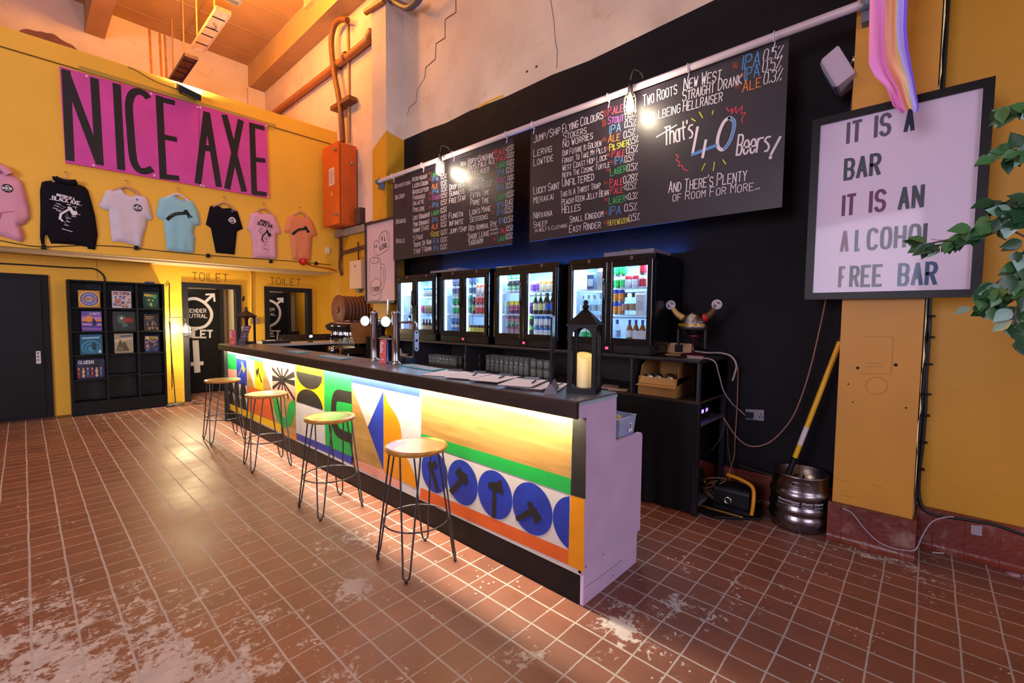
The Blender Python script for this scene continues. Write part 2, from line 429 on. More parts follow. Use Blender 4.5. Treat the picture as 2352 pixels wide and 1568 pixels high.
def wallmat(name, col, axis='x', rough=.55, stain=.12, block=(.44, .215), bump=.25, stain2=None, s2=0):
    """painted blockwork: colour with faint stains, joints as relief"""
    if isinstance(col, str): col = hexc(col)
    m = mat(name, col, rough, noise=stain, nscale=1.6); nt = m.node_tree; N = nt.nodes; L = nt.links; b = N['Principled BSDF']
    geo = N.new('ShaderNodeNewGeometry'); sp = N.new('ShaderNodeSeparateXYZ'); cb_ = N.new('ShaderNodeCombineXYZ')
    L.new(geo.outputs['Position'], sp.inputs[0]); L.new(sp.outputs[1 if axis == 'x' else 0], cb_.inputs[0]); L.new(sp.outputs[2], cb_.inputs[1])
    br = N.new('ShaderNodeTexBrick'); br.inputs['Scale'].default_value = 1
    br.inputs['Brick Width'].default_value = block[0]; br.inputs['Row Height'].default_value = block[1]; br.inputs['Mortar Size'].default_value = .006
    br.inputs['Mortar Smooth'].default_value = .6
    L.new(cb_.outputs[0], br.inputs['Vector'])
    n2 = N.new('ShaderNodeTexNoise'); n2.inputs['Scale'].default_value = 22; n2.inputs['Detail'].default_value = 6
    L.new(geo.outputs['Position'], n2.inputs['Vector'])
    md = N.new('ShaderNodeMath'); md.operation = 'MULTIPLY_ADD'; md.inputs[1].default_value = -.5
    L.new(br.outputs['Fac'], md.inputs[0]); L.new(n2.outputs['Fac'], md.inputs[2])
    bp = N.new('ShaderNodeBump'); bp.inputs['Strength'].default_value = bump; bp.inputs['Distance'].default_value = .012
    L.new(md.outputs[0], bp.inputs['Height']); L.new(bp.outputs[0], b.inputs['Normal'])
    if s2:
        n3 = N.new('ShaderNodeTexNoise'); n3.inputs['Scale'].default_value = 3.1; n3.inputs['Detail'].default_value = 8; n3.inputs['Roughness'].default_value = .65
        L.new(geo.outputs['Position'], n3.inputs['Vector'])
        mr = N.new('ShaderNodeMapRange'); mr.inputs[1].default_value = .56; mr.inputs[2].default_value = .74; mr.inputs[4].default_value = s2
        L.new(n3.outputs['Fac'], mr.inputs[0])
        mx = N.new('ShaderNodeMix'); mx.data_type = 'RGBA'; L.new(mr.outputs[0], mx.inputs[0])
        src = b.inputs['Base Color'].links[0].from_socket; L.new(src, mx.inputs[6]); mx.inputs[7].default_value = (*hexc(stain2), 1)
        L.new(mx.outputs[2], b.inputs['Base Color'])
    return m
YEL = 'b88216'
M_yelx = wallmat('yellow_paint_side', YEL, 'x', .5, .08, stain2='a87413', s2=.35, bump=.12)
M_yely = wallmat('yellow_paint_front', 'e4ac2c', 'y', .5, .06)
M_yelb = wallmat('yellow_board', 'e6ae34', 'y', .5, .05, block=(1.2, 9), bump=.06)
M_dark = wallmat('charcoal_wall_paint', '110e14', 'x', .7, .15, bump=.3)
M_pl = wallmat('old_white_plaster', 'c3aea0', 'x', .75, .14, stain2='9b7558', s2=.45, bump=.3)
M_ply = wallmat('old_white_plaster_far', 'c4b2a6', 'y', .75, .12, block=(3, .42), bump=.35, stain2='94785f', s2=.4)
M_beige = mat('beige_paint', 'b9a588', .6, noise=.06)
M_crack = mat('dark_crack', '1d1614', .9)
M_black = mat('black_paint', '0c0b0f', .5, spec=.25, noise=.25, nscale=3)
M_black2 = mat('black_paint_worn', '100f13', .45, spec=.25, noise=.3, nscale=6, bump=.05)
M_skirt = wallmat('skirting_tile', '6b2c20', 'x', .35, .35, block=(.157, .4), bump=.5, stain2='a08c84', s2=.6)
M_conc = mat('roof_panel', 'a8865a', .8, noise=.12, nscale=2, bump=.2, bscale=20)

b = MB(); b.box(-7, 4.4, -6, 12.5, -.1, 0)
struct('floor', b, node_grid_floor())
b = MB(); b.box(-7, 4.4, -6, 12.5, 7.5, 7.6)
for k in range(14):                      # joints between roof panels
    b.box(-7, 4.2, -1.2 + k * 1.0, -1.185 + k * 1.0, 7.492, 7.5, 1)
for k in range(8): b.box(-6.0 + k * 1.22, -5.988 + k * 1.22, -6, 12.3, 7.49, 7.5, 1)
struct('ceiling', b, [M_conc, mat('roof_joint', 'a0805f', .8)])
for x0, x1 in ((3.87, 4.2), (1.0, 1.29), (-1.9, -1.6), (-4.8, -4.5)):
    b = MB(); b.box(x0, x1, -6, 12.3, 6.97, 7.5); struct('ceiling_beam', b, M_conc)
# right wall: charcoal paint behind the bar, bare plaster above, yellow to either side
b = MB(); fr = FX(4.2)
top = [(-6.28, 4.335), (-5.6, 4.33), (-5.2, 4.305), (-4.7, 4.325), (-4.0, 4.30), (-3.3, 4.315), (-2.8, 4.29), (-2.2, 4.31), (-1.5, 4.335), (-.45, 4.33)]
b.face(fr, [(-6.28, 0), (-.45, 0)] + top[::-1], 0, 0)
b.face(fr, top + [(-.45, 7.5), (-6.28, 7.5)], 0, 1)
b.face(fr, [(-.45, 0), (6, 0), (6, 7.5), (-.45, 7.5)], 0, 2)
yt = [(-12.3, 3.05), (-8.45, 3.05), (-7.4, 3.1), (-6.28, 3.2)]
b.face(fr, [(-12.3, 0), (-6.28, 0)] + yt[::-1], 0, 2)
b.face(fr, yt + [(-6.28, 7.5), (-12.3, 7.5)], 0, 1)
cr1 = [(-4.993,5.901),(-4.992,5.735),(-5.176,5.74),(-5.227,5.734),(-5.227,5.488),(-5.432,5.49),(-5.448,5.278),(-5.68,5.243),(-5.701,5.105),(-5.839,5.022),(-5.899,4.988),(-5.916,4.82),(-6.105,4.789),(-6.155,4.689)]
b.ribbon(fr, cr1[:9], .014, .002, 3); b.ribbon(fr, cr1[8:], .008, .002, 3)
b.ribbon(fr, [(-3.328,5.154),(-3.276,4.894),(-3.252,4.665),(-3.222,4.563),(-3.228,4.364)], .006, .002, 3)
for q in [(-3.528,4.489),(-3.676,4.484),(-3.885,4.138)]: b.disc(fr, q[0], q[1], .018, .014, .002, 3, 9)
M_yline = mat('old_yellow_line', 'b78d22', .6)
b.ribbon(fr, [(-4.518,4.323),(-4.298,4.334),(-4.073,4.327)], .03, .001, 4)
b.box(4.21, 4.4, -6, 12.5, 0, 7.5, 1)
M_dark.node_tree.nodes['Principled BSDF'].inputs['Specular IOR Level'].default_value = .2
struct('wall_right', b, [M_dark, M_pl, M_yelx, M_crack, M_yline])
# far column and the near pillar
def column(name, y0, y1, z0, z1, mats, extra=None):
    b = MB(); f = FX(3.88)
    b.face(f, [(-y1, 0), (-y0, 0), (-y0, z0), (-y1, z1)], 0, 0); b.face(f, [(-y1, z1), (-y0, z0), (-y0, 7.5), (-y1, 7.5)], 0, 1)
    for yy, s in ((y0, 1), (y1, -1)):
        zz = z0 if s > 0 else z1
        g = FY(yy) if s > 0 else Fr((0, yy, 0), (-1, 0, 0), (0, 0, 1))
        zc = zz - .06 if s > 0 else zz
        b.face(g, [(3.88 * s, 0), (4.2 * s, 0), (4.2 * s, zc), (3.88 * s, zz)], 0, 0); b.face(g, [(3.88 * s, zz), (4.2 * s, zc), (4.2 * s, 7.5), (3.88 * s, 7.5)], 0, 1)
    if extra: extra(b, f)
    struct(name, b, mats)
M_pale = mat('chipped_pale_edge', 'ded79a', .7, noise=.2, nscale=40)
def far_marks(b, f):
    for q in [(-6.426,3.219),(-6.427,3.175),(-6.427,3.131),(-6.428,3.087),(-6.428,3.043),(-6.429,2.999)]: b.disc(f, q[0], q[1], .008, .008, .001, 2, 6)
column('column_far', 6.25, 6.66, 4.38, 4.19, [M_yelx, M_pl, M_crack], far_marks)
def near_marks(b, f):
    R2 = random.Random(3)
    e = [(-.024 + R2.random() * .016, z * .11) for z in range(2, 68)]
    b.face(f, [(-.018, 7.4)] + [(-.018, .22)] + e, .0015, 2)
    p = [(-0.147,1.26),(-0.345,1.223),(-0.392,1.106),(-0.362,0.983),(-0.084,0.984)]
    for p_, r_ in zip(p, (.011, .010, .006, .005, .006)): b.disc(f, p_[0], p_[1], r_, r_, .001, 3, 9)
    b.ribbon(f, [(-0.183,1.119),(-0.189,1.089),(-0.208,1.065),(-0.236,1.054),(-0.265,1.058),(-0.287,1.076),(-0.297,1.104),(-0.291,1.135),(-0.271,1.159),(-0.243,1.17),(-0.215,1.167),(-0.192,1.148),(-0.183,1.121)], .0035, .001, 4)
    b.ribbon(f, [(-0.328,1.437),(-0.166,1.443),(-0.167,1.196),(-0.333,1.186)], .003, .001, 4)
    for a0, a1 in zip([(-0.44,0.428),(-0.23,0.435),(-0.392,0.318),(-0.295,1.261),(-0.299,1.235)], [(-0.364,0.42),(-0.18,0.432),(-0.333,0.318),(-0.216,1.261),(-0.21,1.245)]):
        b.ribbon(f, [a0, a1], .003, .001, 4)
M_yp = mat('pillar_yellow', 'b87f26', .5, noise=.07, nscale=3, bump=.05, bscale=14)
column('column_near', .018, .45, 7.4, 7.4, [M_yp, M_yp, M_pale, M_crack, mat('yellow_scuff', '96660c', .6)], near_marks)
# tiled skirting
def skirt(name, x, y0, y1, h, ret=()):
    b = MB(); b.box(x, 4.2, y0, y1, .03, h, 0)
    prof = [(x - .035, 0), (x - .02, .006), (x - .006, .02), (x, .035)]
    for i in range(3):
        b.add([(prof[i][0], y0, prof[i][1]), (prof[i][0], y1, prof[i][1]), (prof[i + 1][0], y1, prof[i + 1][1]), (prof[i + 1][0], y0, prof[i + 1][1])], [(3, 2, 1, 0)], 0, True)
    struct(name, b, [M_skirt])
skirt('baseboard_pillar', 3.845, .0, .47, .262)
skirt('baseboard_right', 4.155, -6, .0, .27)
skirt('baseboard_bar', 4.165, .47, 6.25, .25)
# mezzanine block with the shop front wall below it
b = MB()
b.box(-7, 4.2, 8.5, 12.3, 2.36, 5.03, 0)
b.face(FZ(2.358), [(-7, 8.5), (4.2, 8.5), (4.2, 12.3), (-7, 12.3)][::-1], 0, 1)
b.v[-4:] = [Vector((-7, 8.5, 2.356)), Vector((-7, 12.3, 2.356)), Vector((4.2, 12.3, 2.356)), Vector((4.2, 8.5, 2.356))]
b.box(-7, 4.2, 8.72, 8.76, 2.335, 2.357, 2)
b.box(-7, 4.2, 8.488, 8.5, 4.79, 5.03, 0)         # capping board, groove below
b.box(-7, 4.2, 8.492, 8.5, 4.775, 4.79, 3)
fy = FY(8.5)
struct('wall_mezzanine', b, [M_yelb, M_beige, mat('beige_batten', 'cdb08f', .6), mat('dark_groove', '6a4a10', .8)])
b = MB(); b.box(.62, 3.08, 8.47, 8.492, 4.775, 4.83, 0); struct('trim_1', b, mat('yellow_rail', 'a98a3a', .5))
b = MB(); b.box(-7, 4.4, 12.3, 12.5, 0, 7.5, 0)
f = FY(12.3)
pt = [(0.1,6.562),(0.155,6.637),(0.197,6.671),(0.243,6.689),(0.289,6.692),(0.348,6.698),(0.413,6.722),(0.477,6.724),(0.547,6.75),(0.6,6.737),(0.652,6.7),(0.718,6.674),(0.781,6.665),(0.831,6.649),(0.898,6.585),(0.897,6.523),(0.384,6.486)]
b.face(f, pt, .002, 1)
for x0 in ([(2.003,7.486),(2.174,7.48),(2.261,7.488)]): b.ribbon(f, [x0, (x0[0] + .04, 4.6)], .045, .002, 2)
b.box(3.83, 4.2, 12.18, 12.3, 0, 6.96, 0)
struct('wall_far', b, [M_ply, mat('bare_render', '6e4b43', .9, noise=.2), mat('rust_run', 'b3762f', .8, noise=.3)])
# lower front wall with two door openings
b = MB()
for x0, x1, z0 in ((-7, 1.93, 0), (2.72, 3.245, 0), (4.03, 4.26, 0), (1.93, 2.72, 2.03), (3.245, 4.03, 2.03)): b.box(x0, x1, 9.5, 9.62, z0, 2.36, 0)
rc = [(4.2, 8.45), (4.16, 8.55), (4.14, 8.7), (4.2, 9.5)]
for i in range(3): b.add([(rc[i][0], rc[i][1], 0), (rc[i + 1][0], rc[i + 1][1], 0), (rc[i + 1][0], rc[i + 1][1], 2.36), (rc[i][0], rc[i][1], 2.36)], [(0, 1, 2, 3)], 1, True)
f = FY(9.5)
M_letter = mat('dark_brush_lettering', '4a2c0c', .7)
text(b, f, 'TOILET', *[(2.033,2.128),(2.578,2.132)], .135, .07, .002, 2, slant=0, gap=1.8)
text(b, f, 'TOILET', *[(3.302,2.135),(3.883,2.136)], .13, .07, .002, 2, slant=0, gap=1.8)
b.ribbon(f, [(0.804,2.346),(0.807,2.077)], .008, .002, 3)
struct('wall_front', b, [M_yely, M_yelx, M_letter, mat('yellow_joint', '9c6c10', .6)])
b = MB(); b.box(1.2, 4.2, 10.6, 10.68, 0, 2.36, 0); b.box(2.86, 2.94, 9.62, 10.6, 0, 2.36, 0); b.box(1.2, 1.28, 9.62, 10.6, 0, 2.36, 0)
struct('wall_lobby', b, mat('lobby_cream', 'c9b48e', .6))
b = MB(); b.box(-7.2, -7, -6, 12.5, 0, 7.5); struct('wall_left', b, mat('hall_wall', 'a89cab', .8))
b = MB(); b.box(-7, 4.4, -6.2, -6, 0, 7.5); struct('wall_back', b, mat('hall_wall', 'a89cab', .8))
# doors and frames
M_frame = mat('charcoal_door_frame', '1c1b20', .5, spec=.25, noise=.1)
M_white = mat('white_paint', 'cfc9cf', .6)
def frame(name, x0, x1, h, wd=.085, y=9.5):
    b = MB(); b.box(x0, x0 + wd, y - .035, y + .12, 0, h); b.box(x1 - wd, x1, y - .035, y + .12, 0, h); b.box(x0 + wd, x1 - wd, y - .035, y + .12, h - wd, h)
    struct(name, b, M_frame)
frame('door_frame_1', 1.873, 2.783, 2.085); frame('door_frame_2', 3.19, 4.10, 2.085)
def toilet_door(name, x0, x1, y, marks):
    d = tag(MB().box(x0, x1, y, y + .045, .02, 2.02).build(name, M_black2), kind='structure')
    b = MB(); marks(b, FY(y))
    part('door_symbol', b, M_white, d, 'white painted symbol and lettering')
    return d
def marks1(b, f):
    ring = [(2.117,1.8),(2.2,1.828),(2.295,1.827),(2.403,1.766),(2.487,1.667),(2.528,1.552),(2.506,1.42),(2.429,1.312),(2.33,1.269),(2.222,1.263),(2.128,1.293),(2.071,1.35)]
    b.ribbon(f, bez(ring, 5), .055, .002)
    b.ribbon(f, [(2.425,1.77),(2.567,1.924)], .05, .003); b.ribbon(f, [(2.443,1.918),(2.574,1.929),(2.583,1.794)], .035, .0035)
    text(b, f, 'GENDER', *[(2.125,1.564),(2.437,1.568)], .068, .19, .002)
    text(b, f, 'NEUTRAL', *[(2.045,1.467),(2.455,1.464)], .068, .19, .002)
    text(b, f, 'TOILET', *[(1.978,1.091),(2.529,1.077)], .135, .24, .002)
    b.ribbon(f, [(2.25,1.03),(2.266,0.4)], .10, .002, cap=False); b.ribbon(f, [(2.162,0.572),(2.37,0.579)], .075, .003, cap=False)
    b.ribbon(f, [(2.258,1.263),(2.257,1.234)], .05, .003)
toilet_door('door_2', 1.62, 2.66, 10.4, marks1)
def marks2(b, f):
    ring = [(3.455,1.83),(3.572,1.841),(3.675,1.813),(3.764,1.728),(3.808,1.6),(3.782,1.455),(3.712,1.358),(3.607,1.303),(3.489,1.304)]
    b.ribbon(f, bez(ring, 5), .05, .002)
    b.ribbon(f, [(3.75,1.775),(3.843,1.858)], .05, .003); b.ribbon(f, [(3.752,1.879),(3.862,1.888),(3.86,1.803)], .045, .0035, cap=False)
    text(b, f, 'GENDER', *[(3.365,1.617),(3.694,1.622)], .055, .19, .002)
    text(b, f, 'NEUTRAL', *[(3.299,1.515),(3.723,1.519)], .055, .19, .002)
    text(b, f, 'TOILET', *[(3.185,1.082),(3.799,1.07)], .115, .26, .002)
    b.ribbon(f, [(3.584,1.303),(3.583,1.231)], .06, .003)
toilet_door('door_3', 3.0, 3.95, 10.4, marks2)
b = MB(); b.box(2.66, 2.735, 10.38, 10.6, 0, 2.36); b.box(3.95, 4.03, 10.38, 10.6, 0, 2.36); b.box(3.95, 4.2, 10.37, 10.38, 0, 1.17); struct('door_frame_3', b, M_frame)
b = MB(); b.box(-1.3, .27, 9.47, 9.53, 0, 2.085); b.box(-1.2, .185, 9.455, 9.475, .01, 2.0, 1); b.box(.14, .186, 9.452, 9.456, .01, 2.0, 1)
d1 = struct('door_1', b, [M_black, M_black2])
b = MB(); b.box(*sorted(q[0] for q in [(0.11,0.982),(0.158,0.98)]), 9.435, 9.455, *sorted(q[1] for q in [(0.119,0.981),(0.113,0.799)]))
b2 = [(0.121,0.945),(0.14,0.843)]
for i in range(3): b.box(b2[0][0], b2[1][0], 9.433, 9.436, b2[1][1] + i * .05, b2[1][1] + .018 + i * .05, 1)
part('keypad', b, [mat('white_plastic', 'c9c4c4', .4), mat('dark_print', '27232a', .5)], d1, 'white keypad lock')

# ================================================================ the bar
bar = thing('bar_counter', 'long bar counter with geometric painted front, dark top and pink end panel', 'bar counter', (2.1, 4.3, 0))
XF = 1.972
fr = FX(XF)
PAL = ['c9c0bb', 'b98a33', '1f3aa8', '0f9a3c', 'e3b706', 'd77706', '1b1712', 'd3602a', 'dd9080', '7a7766']
M_art = [mat('panel_white', 'aba29f', .5, noise=.06), wood_mat('panel_plywood', '85622f', 'a27c48', (2, 1.2, 14), .4), mat('panel_blue', '192c86', .42, noise=.22, nscale=12), mat('panel_green', '128535', .45, noise=.08),
         mat('panel_yellow', 'c49c00', .45, noise=.05), mat('panel_amber', 'ba7206', .42, noise=.08), mat('panel_black', '1a1713', .45, noise=.3), mat('panel_orange', 'b54c1a', .45, noise=.08), mat('panel_pink', 'ba7b6a', .5, noise=.05), mat('panel_olive', '6d6b42', .6, noise=.2)]
W_, P_, B_, G_, Y_, A_, K_, O_, S_, V_ = range(10)
b = MB()
b.prism(fr, [(-7.36, .175), (-1.3, .175), (-1.3, 1.09), (-7.36, 1.09)], -.02, 0, W_)
def A(poly, m, d): b.face(fr, poly, d * .0006, m)
# first columns at the far end
A([(-7.481,0.972),(-7.377,0.974),(-7.322,0.19),(-7.41,0.199)], B_, 1)
A([(-7.394,0.992),(-6.96,0.991),(-6.954,0.778),(-7.394,0.759)], G_, 1)
A([(-7.394,0.759),(-6.954,0.778),(-6.955,0.584),(-7.38,0.574)], S_, 1)
A([(-6.964,0.94),(-6.551,0.943),(-6.558,0.604),(-6.959,0.595)], B_, 1)
A([(-8.281,1.275),(-8.276,1.275),(-8.281,1.273)], W_, 0)
A([(-6.779,0.888),(-6.736,0.914),(-6.697,0.894),(-6.673,0.861),(-6.596,0.823),(-6.666,0.754),(-6.731,0.798),(-6.75,0.814),(-6.89,0.692),(-6.902,0.709),(-6.784,0.816),(-6.747,0.855)], V_, 2)
for i in range(2):
    y0 = [(-7.375,0.439),(-6.571,0.44),(-7.365,0.262),(-6.582,0.27)]
    a, e = y0[2 * i], y0[2 * i + 1]; w3 = (e[0] - a[0]) / 3
    hh = .195 if i == 0 else .19
    for j in range(3):
        bx = a[0] + w3 * (j + .5); bz = a[1] + (e[1] - a[1]) * (j + .5) / 3
        b.face(fr, [(bx + w3 * .48 * math.cos(t * PI / 12), bz + hh * math.sin(t * PI / 12) ** .8) for t in range(13)], .0008, K_)
A([(-7.349,0.263),(-6.56,0.269),(-5.419,0.284),(-5.417,0.195),(-7.332,0.178)], Y_, 2)
A([(-6.546,0.906),(-6.263,0.606),(-6.55,0.596)], P_, 1)
A([(-6.251,0.993),(-5.953,0.989),(-5.957,0.613),(-6.263,0.602)], Y_, 1)
A([(-6.563,1.01),(-5.953,0.995),(-5.955,0.958),(-6.565,0.968)], G_, 2)
A([(-5.956,0.94),(-5.656,0.62),(-5.957,0.613)], P_, 1)
A([(-6.108,0.89),(-6.084,0.863),(-6.111,0.836),(-5.99,0.719),(-6.015,0.696),(-6.124,0.814),(-6.163,0.755),(-6.218,0.83),(-6.157,0.861)], K_, 2)
A([(-6.558,0.599),(-5.647,0.621),(-5.664,0.278),(-6.556,0.269)], O_, 1)
# starburst square
A([(-5.659,0.999),(-4.981,1.006),(-4.991,0.625),(-5.654,0.596)], S_, 1)
sb = [(-5.351,0.806),(-5.657,0.914),(-5.499,0.939),(-5.365,0.943),(-5.175,0.948),(-5.011,0.906),(-5.005,0.807),(-5.012,0.623),(-5.183,0.62),(-5.362,0.693),(-5.49,0.681),(-5.653,0.679),(-5.657,0.798)]
for i in range(1, 13):
    q0, q1 = sb[0], sb[i]; dx, dz = q1[0] - q0[0], q1[1] - q0[1]; l = math.hypot(dx, dz); nx, nz = -dz / l, dx / l
    w1 = .033 if i in (5, 6, 12) else .02
    b.face(fr, [(q0[0] + nx * .012, q0[1] + nz * .012), (q0[0] - nx * .012, q0[1] - nz * .012), (q1[0] - nx * w1, q1[1] - nz * w1), (q1[0] + nx * w1, q1[1] + nz * w1)], .0012, K_)
b.disc(fr, *sb[0], .055, .055, .0018, K_)
A([(-5.654,0.602),(-4.991,0.625),(-4.989,0.188),(-5.423,0.196),(-5.419,0.284),(-5.663,0.281)], P_, 1)
A([(-5.421,0.225),(-4.996,0.23),(-4.987,0.181),(-5.418,0.18)], A_, 2)
UU = [(-5.646,0.573),(-5.495,0.584),(-5.426,0.451),(-5.332,0.385),(-5.254,0.398),(-5.222,0.482),(-5.177,0.556),(-5.066,0.61),(-5.013,0.603),(-5.004,0.547),(-5.032,0.444),(-5.103,0.355),(-5.202,0.295),(-5.303,0.27),(-5.433,0.287),(-5.551,0.362),(-5.623,0.458),(-5.646,0.573)]
A([tuple(q) for q in bez(UU, 4)][:-1], G_, 2)
# hourglass column
A([(-4.991,1.016),(-4.306,1.017),(-4.306,0.618),(-4.97,0.609)], Y_, 1)
hg = [(-4.968,0.945),(-4.341,0.942),(-4.654,0.786),(-4.96,0.612),(-4.335,0.617),(-4.683,0.78)]
zc = (hg[0][1] + hg[1][1]) / 2; xc = (hg[0][0] + hg[1][0]) / 2; rr_ = abs(hg[1][0] - hg[0][0]) / 2
b.disc(fr, xc, zc, rr_, zc - hg[2][1], .0012, K_, 24, PI, 2 * PI)
zc2 = (hg[3][1] + hg[4][1]) / 2; b.disc(fr, xc, zc2, rr_, hg[5][1] - zc2, .0012, K_, 24, 0, PI)
A([(-4.986,0.267),(-4.294,0.274),(-3.751,0.273),(-3.752,0.201),(-4.296,0.202),(-4.981,0.195)], B_, 1)
# green C column
A([(-4.31,1.021),(-3.76,1.015),(-3.754,0.272),(-4.294,0.272)], G_, 1)
CO = [(-3.763,0.865),(-3.906,0.86),(-4.022,0.856),(-4.099,0.821),(-4.141,0.759),(-4.164,0.649),(-4.155,0.535),(-4.116,0.455),(-4.052,0.409),(-3.954,0.395),(-3.754,0.393)]; CI = [(-3.756,0.485),(-3.952,0.489),(-4.01,0.502),(-4.043,0.544),(-4.059,0.646),(-4.053,0.713),(-4.015,0.745),(-3.763,0.757)]
A([tuple(q) for q in bez(CO, 4)] + [tuple(q) for q in bez(CI, 4)], K_, 2)
# kite and flame column
A([(-3.762,1.028),(-2.741,1.032),(-2.741,0.95),(-3.764,0.949)], B_, 1)
A([(-3.758,0.914),(-3.487,0.595),(-3.237,0.281),(-3.77,0.263)], P_, 1)
A([(-3.236,0.939),(-3.487,0.595),(-3.243,0.28)], B_, 2)
fl_ = [(-3.231,0.936),(-3.166,0.847),(-3.052,0.764),(-2.998,0.688),(-2.979,0.607),(-2.972,0.538),(-2.936,0.476),(-2.872,0.421),(-2.803,0.341),(-2.765,0.246),(-3.238,0.266)]
A([tuple(q) for q in bez(fl_[:-1], 5)] + [fl_[-1]], A_, 2)
A([(-3.77,0.267),(-3,0.285),(-3.001,0.185),(-3.771,0.196)], S_, 1)
# long near panel: wood, green stripe, axes in blue discs
A([(-2.719,1.041),(-1.37,1.033),(-1.38,0.684),(-2.724,0.676)], P_, 1)
A([(-2.724,0.68),(-1.378,0.684),(-1.376,0.595),(-2.724,0.606)], G_, 2)
A([(-2.729,0.269),(-1.383,0.284),(-1.385,0.203),(-2.747,0.183)], O_, 1)
A([(-1.376,0.597),(-1.288,0.597),(-1.283,0.2),(-1.385,0.203)], A_, 2)
A([(-1.371,1.014),(-1.286,1.028),(-1.281,0.599),(-1.376,0.595)], K_, 3)
dc = [(-2.26,0.432),(-2.114,0.422),(-1.956,0.434),(-1.648,0.436)]
rad = .163
cen = [dc[0], dc[2], dc[3]]
st = ((cen[2][0] - cen[0][0]) / 2, (cen[2][1] - cen[0][1]) / 2)
rad = math.hypot(*st) * .497
x_l = [(-2.724,0.448)][0][0]; x_r = [(-1.383,0.467)][0][0]
for i in range(-1, 4):
    cx_, cz_ = cen[0][0] + st[0] * i, cen[0][1] + st[1] * i
    pts = [(min(max(cx_ + rad * math.cos(t * PI / 20), x_l), x_r), cz_ + rad * math.sin(t * PI / 20)) for t in range(40)]
    b.face(fr, pts, .0012, B_)
for pl in ([(-2.641,0.482),(-2.601,0.502),(-2.588,0.487),(-2.56,0.524),(-2.524,0.479),(-2.578,0.453),(-2.505,0.311),(-2.544,0.291),(-2.606,0.44),(-2.631,0.43)],
           [(-2.283,0.535),(-2.265,0.507),(-2.208,0.496),(-2.211,0.47),(-2.198,0.46),(-2.24,0.416),(-2.25,0.435),(-2.365,0.316),(-2.4,0.34),(-2.288,0.454),(-2.335,0.483)],
           [(-2.008,0.497),(-1.932,0.52),(-1.898,0.546),(-1.873,0.455),(-1.936,0.463),(-1.941,0.285),(-1.976,0.279),(-1.969,0.467),(-2.007,0.46)],
           [(-1.677,0.475),(-1.639,0.471),(-1.645,0.453),(-1.609,0.448),(-1.609,0.432),(-1.572,0.407),(-1.578,0.39),(-1.626,0.356),(-1.638,0.402),(-1.765,0.325),(-1.774,0.349),(-1.663,0.432),(-1.685,0.452)]):
    A(pl, K_, 4)
part('front_panel', b, M_art, bar, 'front boards painted with bright geometric shapes and black axes')
b = MB(); b.box(1.99, 2.03, 1.318, 7.38, 0, .178); part('plinth', b, M_black2, bar)
b = MB(); b.box(2.03, 2.27, 1.318, 7.36, .02, 1.09); b.box(1.93, 2.27, 7.36, 7.40, 0, 1.09); part('carcass', b, M_black, bar)
b = MB()
pts = [(1.992, 0), (1.992, .18), (1.972, .185), (1.972, 1.026), (1.91, 1.03), (1.91, 1.096), (2.299, 1.096), (2.301, .835), (2.60, .835), (2.622, .828), (2.632, .81), (2.634, .2), (2.593, .193), (2.593, 0)]
b.prism(FY(1.318), pts, 0, .02, 0)
M_pinkp = mat('pink_paint', 'c8b0d2', .55, noise=.07, nscale=5)
b.ribbon(FY(1.298), [(2.009,0.097),(2.154,0.09),(2.41,0.087)], .003, .0008, 1)
R3 = random.Random(4)
for q, r in zip([(2.011,0.212),(2.399,0.203),(2.303,0.037),(2.19,0.209),(2.556,0.081)], (.007, .005, .006, .006, .005)): b.disc(FY(1.298), q[0], q[1], r, r, .0008, 1, 8)
part('end_panel', b, [M_pinkp, mat('pink_scuff', '7d5f86', .7)], bar, 'pink end panel')
M_top = mat('bar_top_slate', '646470', .32, noise=.22, nscale=7, bump=.04)
b = MB(); b.box(1.90, 2.296, 1.297, 7.42, 1.098, 1.124, 0)
b.box(1.885, 2.299, 1.293, 1.2985, 1.096, 1.112, 1)
part('worktop', b, [M_top, mat('pale_blue_edge', '93b0b6', .5)], bar, 'slate coloured top')
b = MB(); b.rbox(1.878, 1.90, 1.285, 7.43, 1.034, 1.122, .006, 0, 'y'); b.box(1.878, 2.3, 7.42, 7.445, 1.034, 1.122)
part('fascia', b, wood_mat('dark_stained_wood', '1c1211', '2c1f1c', (30, 2, 30), .5), bar, 'dark stained edge board')
b = MB(); b.box(1.9, 1.9035, 1.36, 7.33, 1.078, 1.09)
part('led_strip', b, mat('led_strip_glow', (1, .8, .5), .5, emit=14, ecol=(1, .80, .46)), bar)
led = lamp('bar_led_strip', 'AREA', (1.913, 4.33, 1.080), 270, (1, .87, .60), .010, 5.95)
led.rotation_euler = Matrix(((.8, 0, -.6), (0, 1, 0), (.6, 0, .8))).to_euler()
b = MB(); b.box(2.27, 2.60, 1.318, 7.3, .79, .815, 0); b.box(2.58, 2.60, 1.318, 7.3, .05, .79, 1)
part('back_shelf', b, [mat('shelf_grey', '9a9aa4', .5), M_black], bar)
# return counter at the far end
rc_ = thing('return_counter', 'white topped counter joining the far end of the bar to the wall', 'counter', (3.2, 7.8, 0))
b = MB(); b.box(2.31, 4.14, 7.45, 8.05, 1.05, 1.085); part('worktop', b, mat('white_laminate', 'b9b2ab', .35), rc_)
b = MB(); b.box(2.36, 4.14, 7.5, 8.0, 0, 1.05); part('carcass', b, M_black, rc_)
b = MB(); b.box(2.9, 4.14, 8.05, 8.08, 0, 1.2); part('upstand', b, mat('dark_upstand', '2a1f19', .5), rc_)

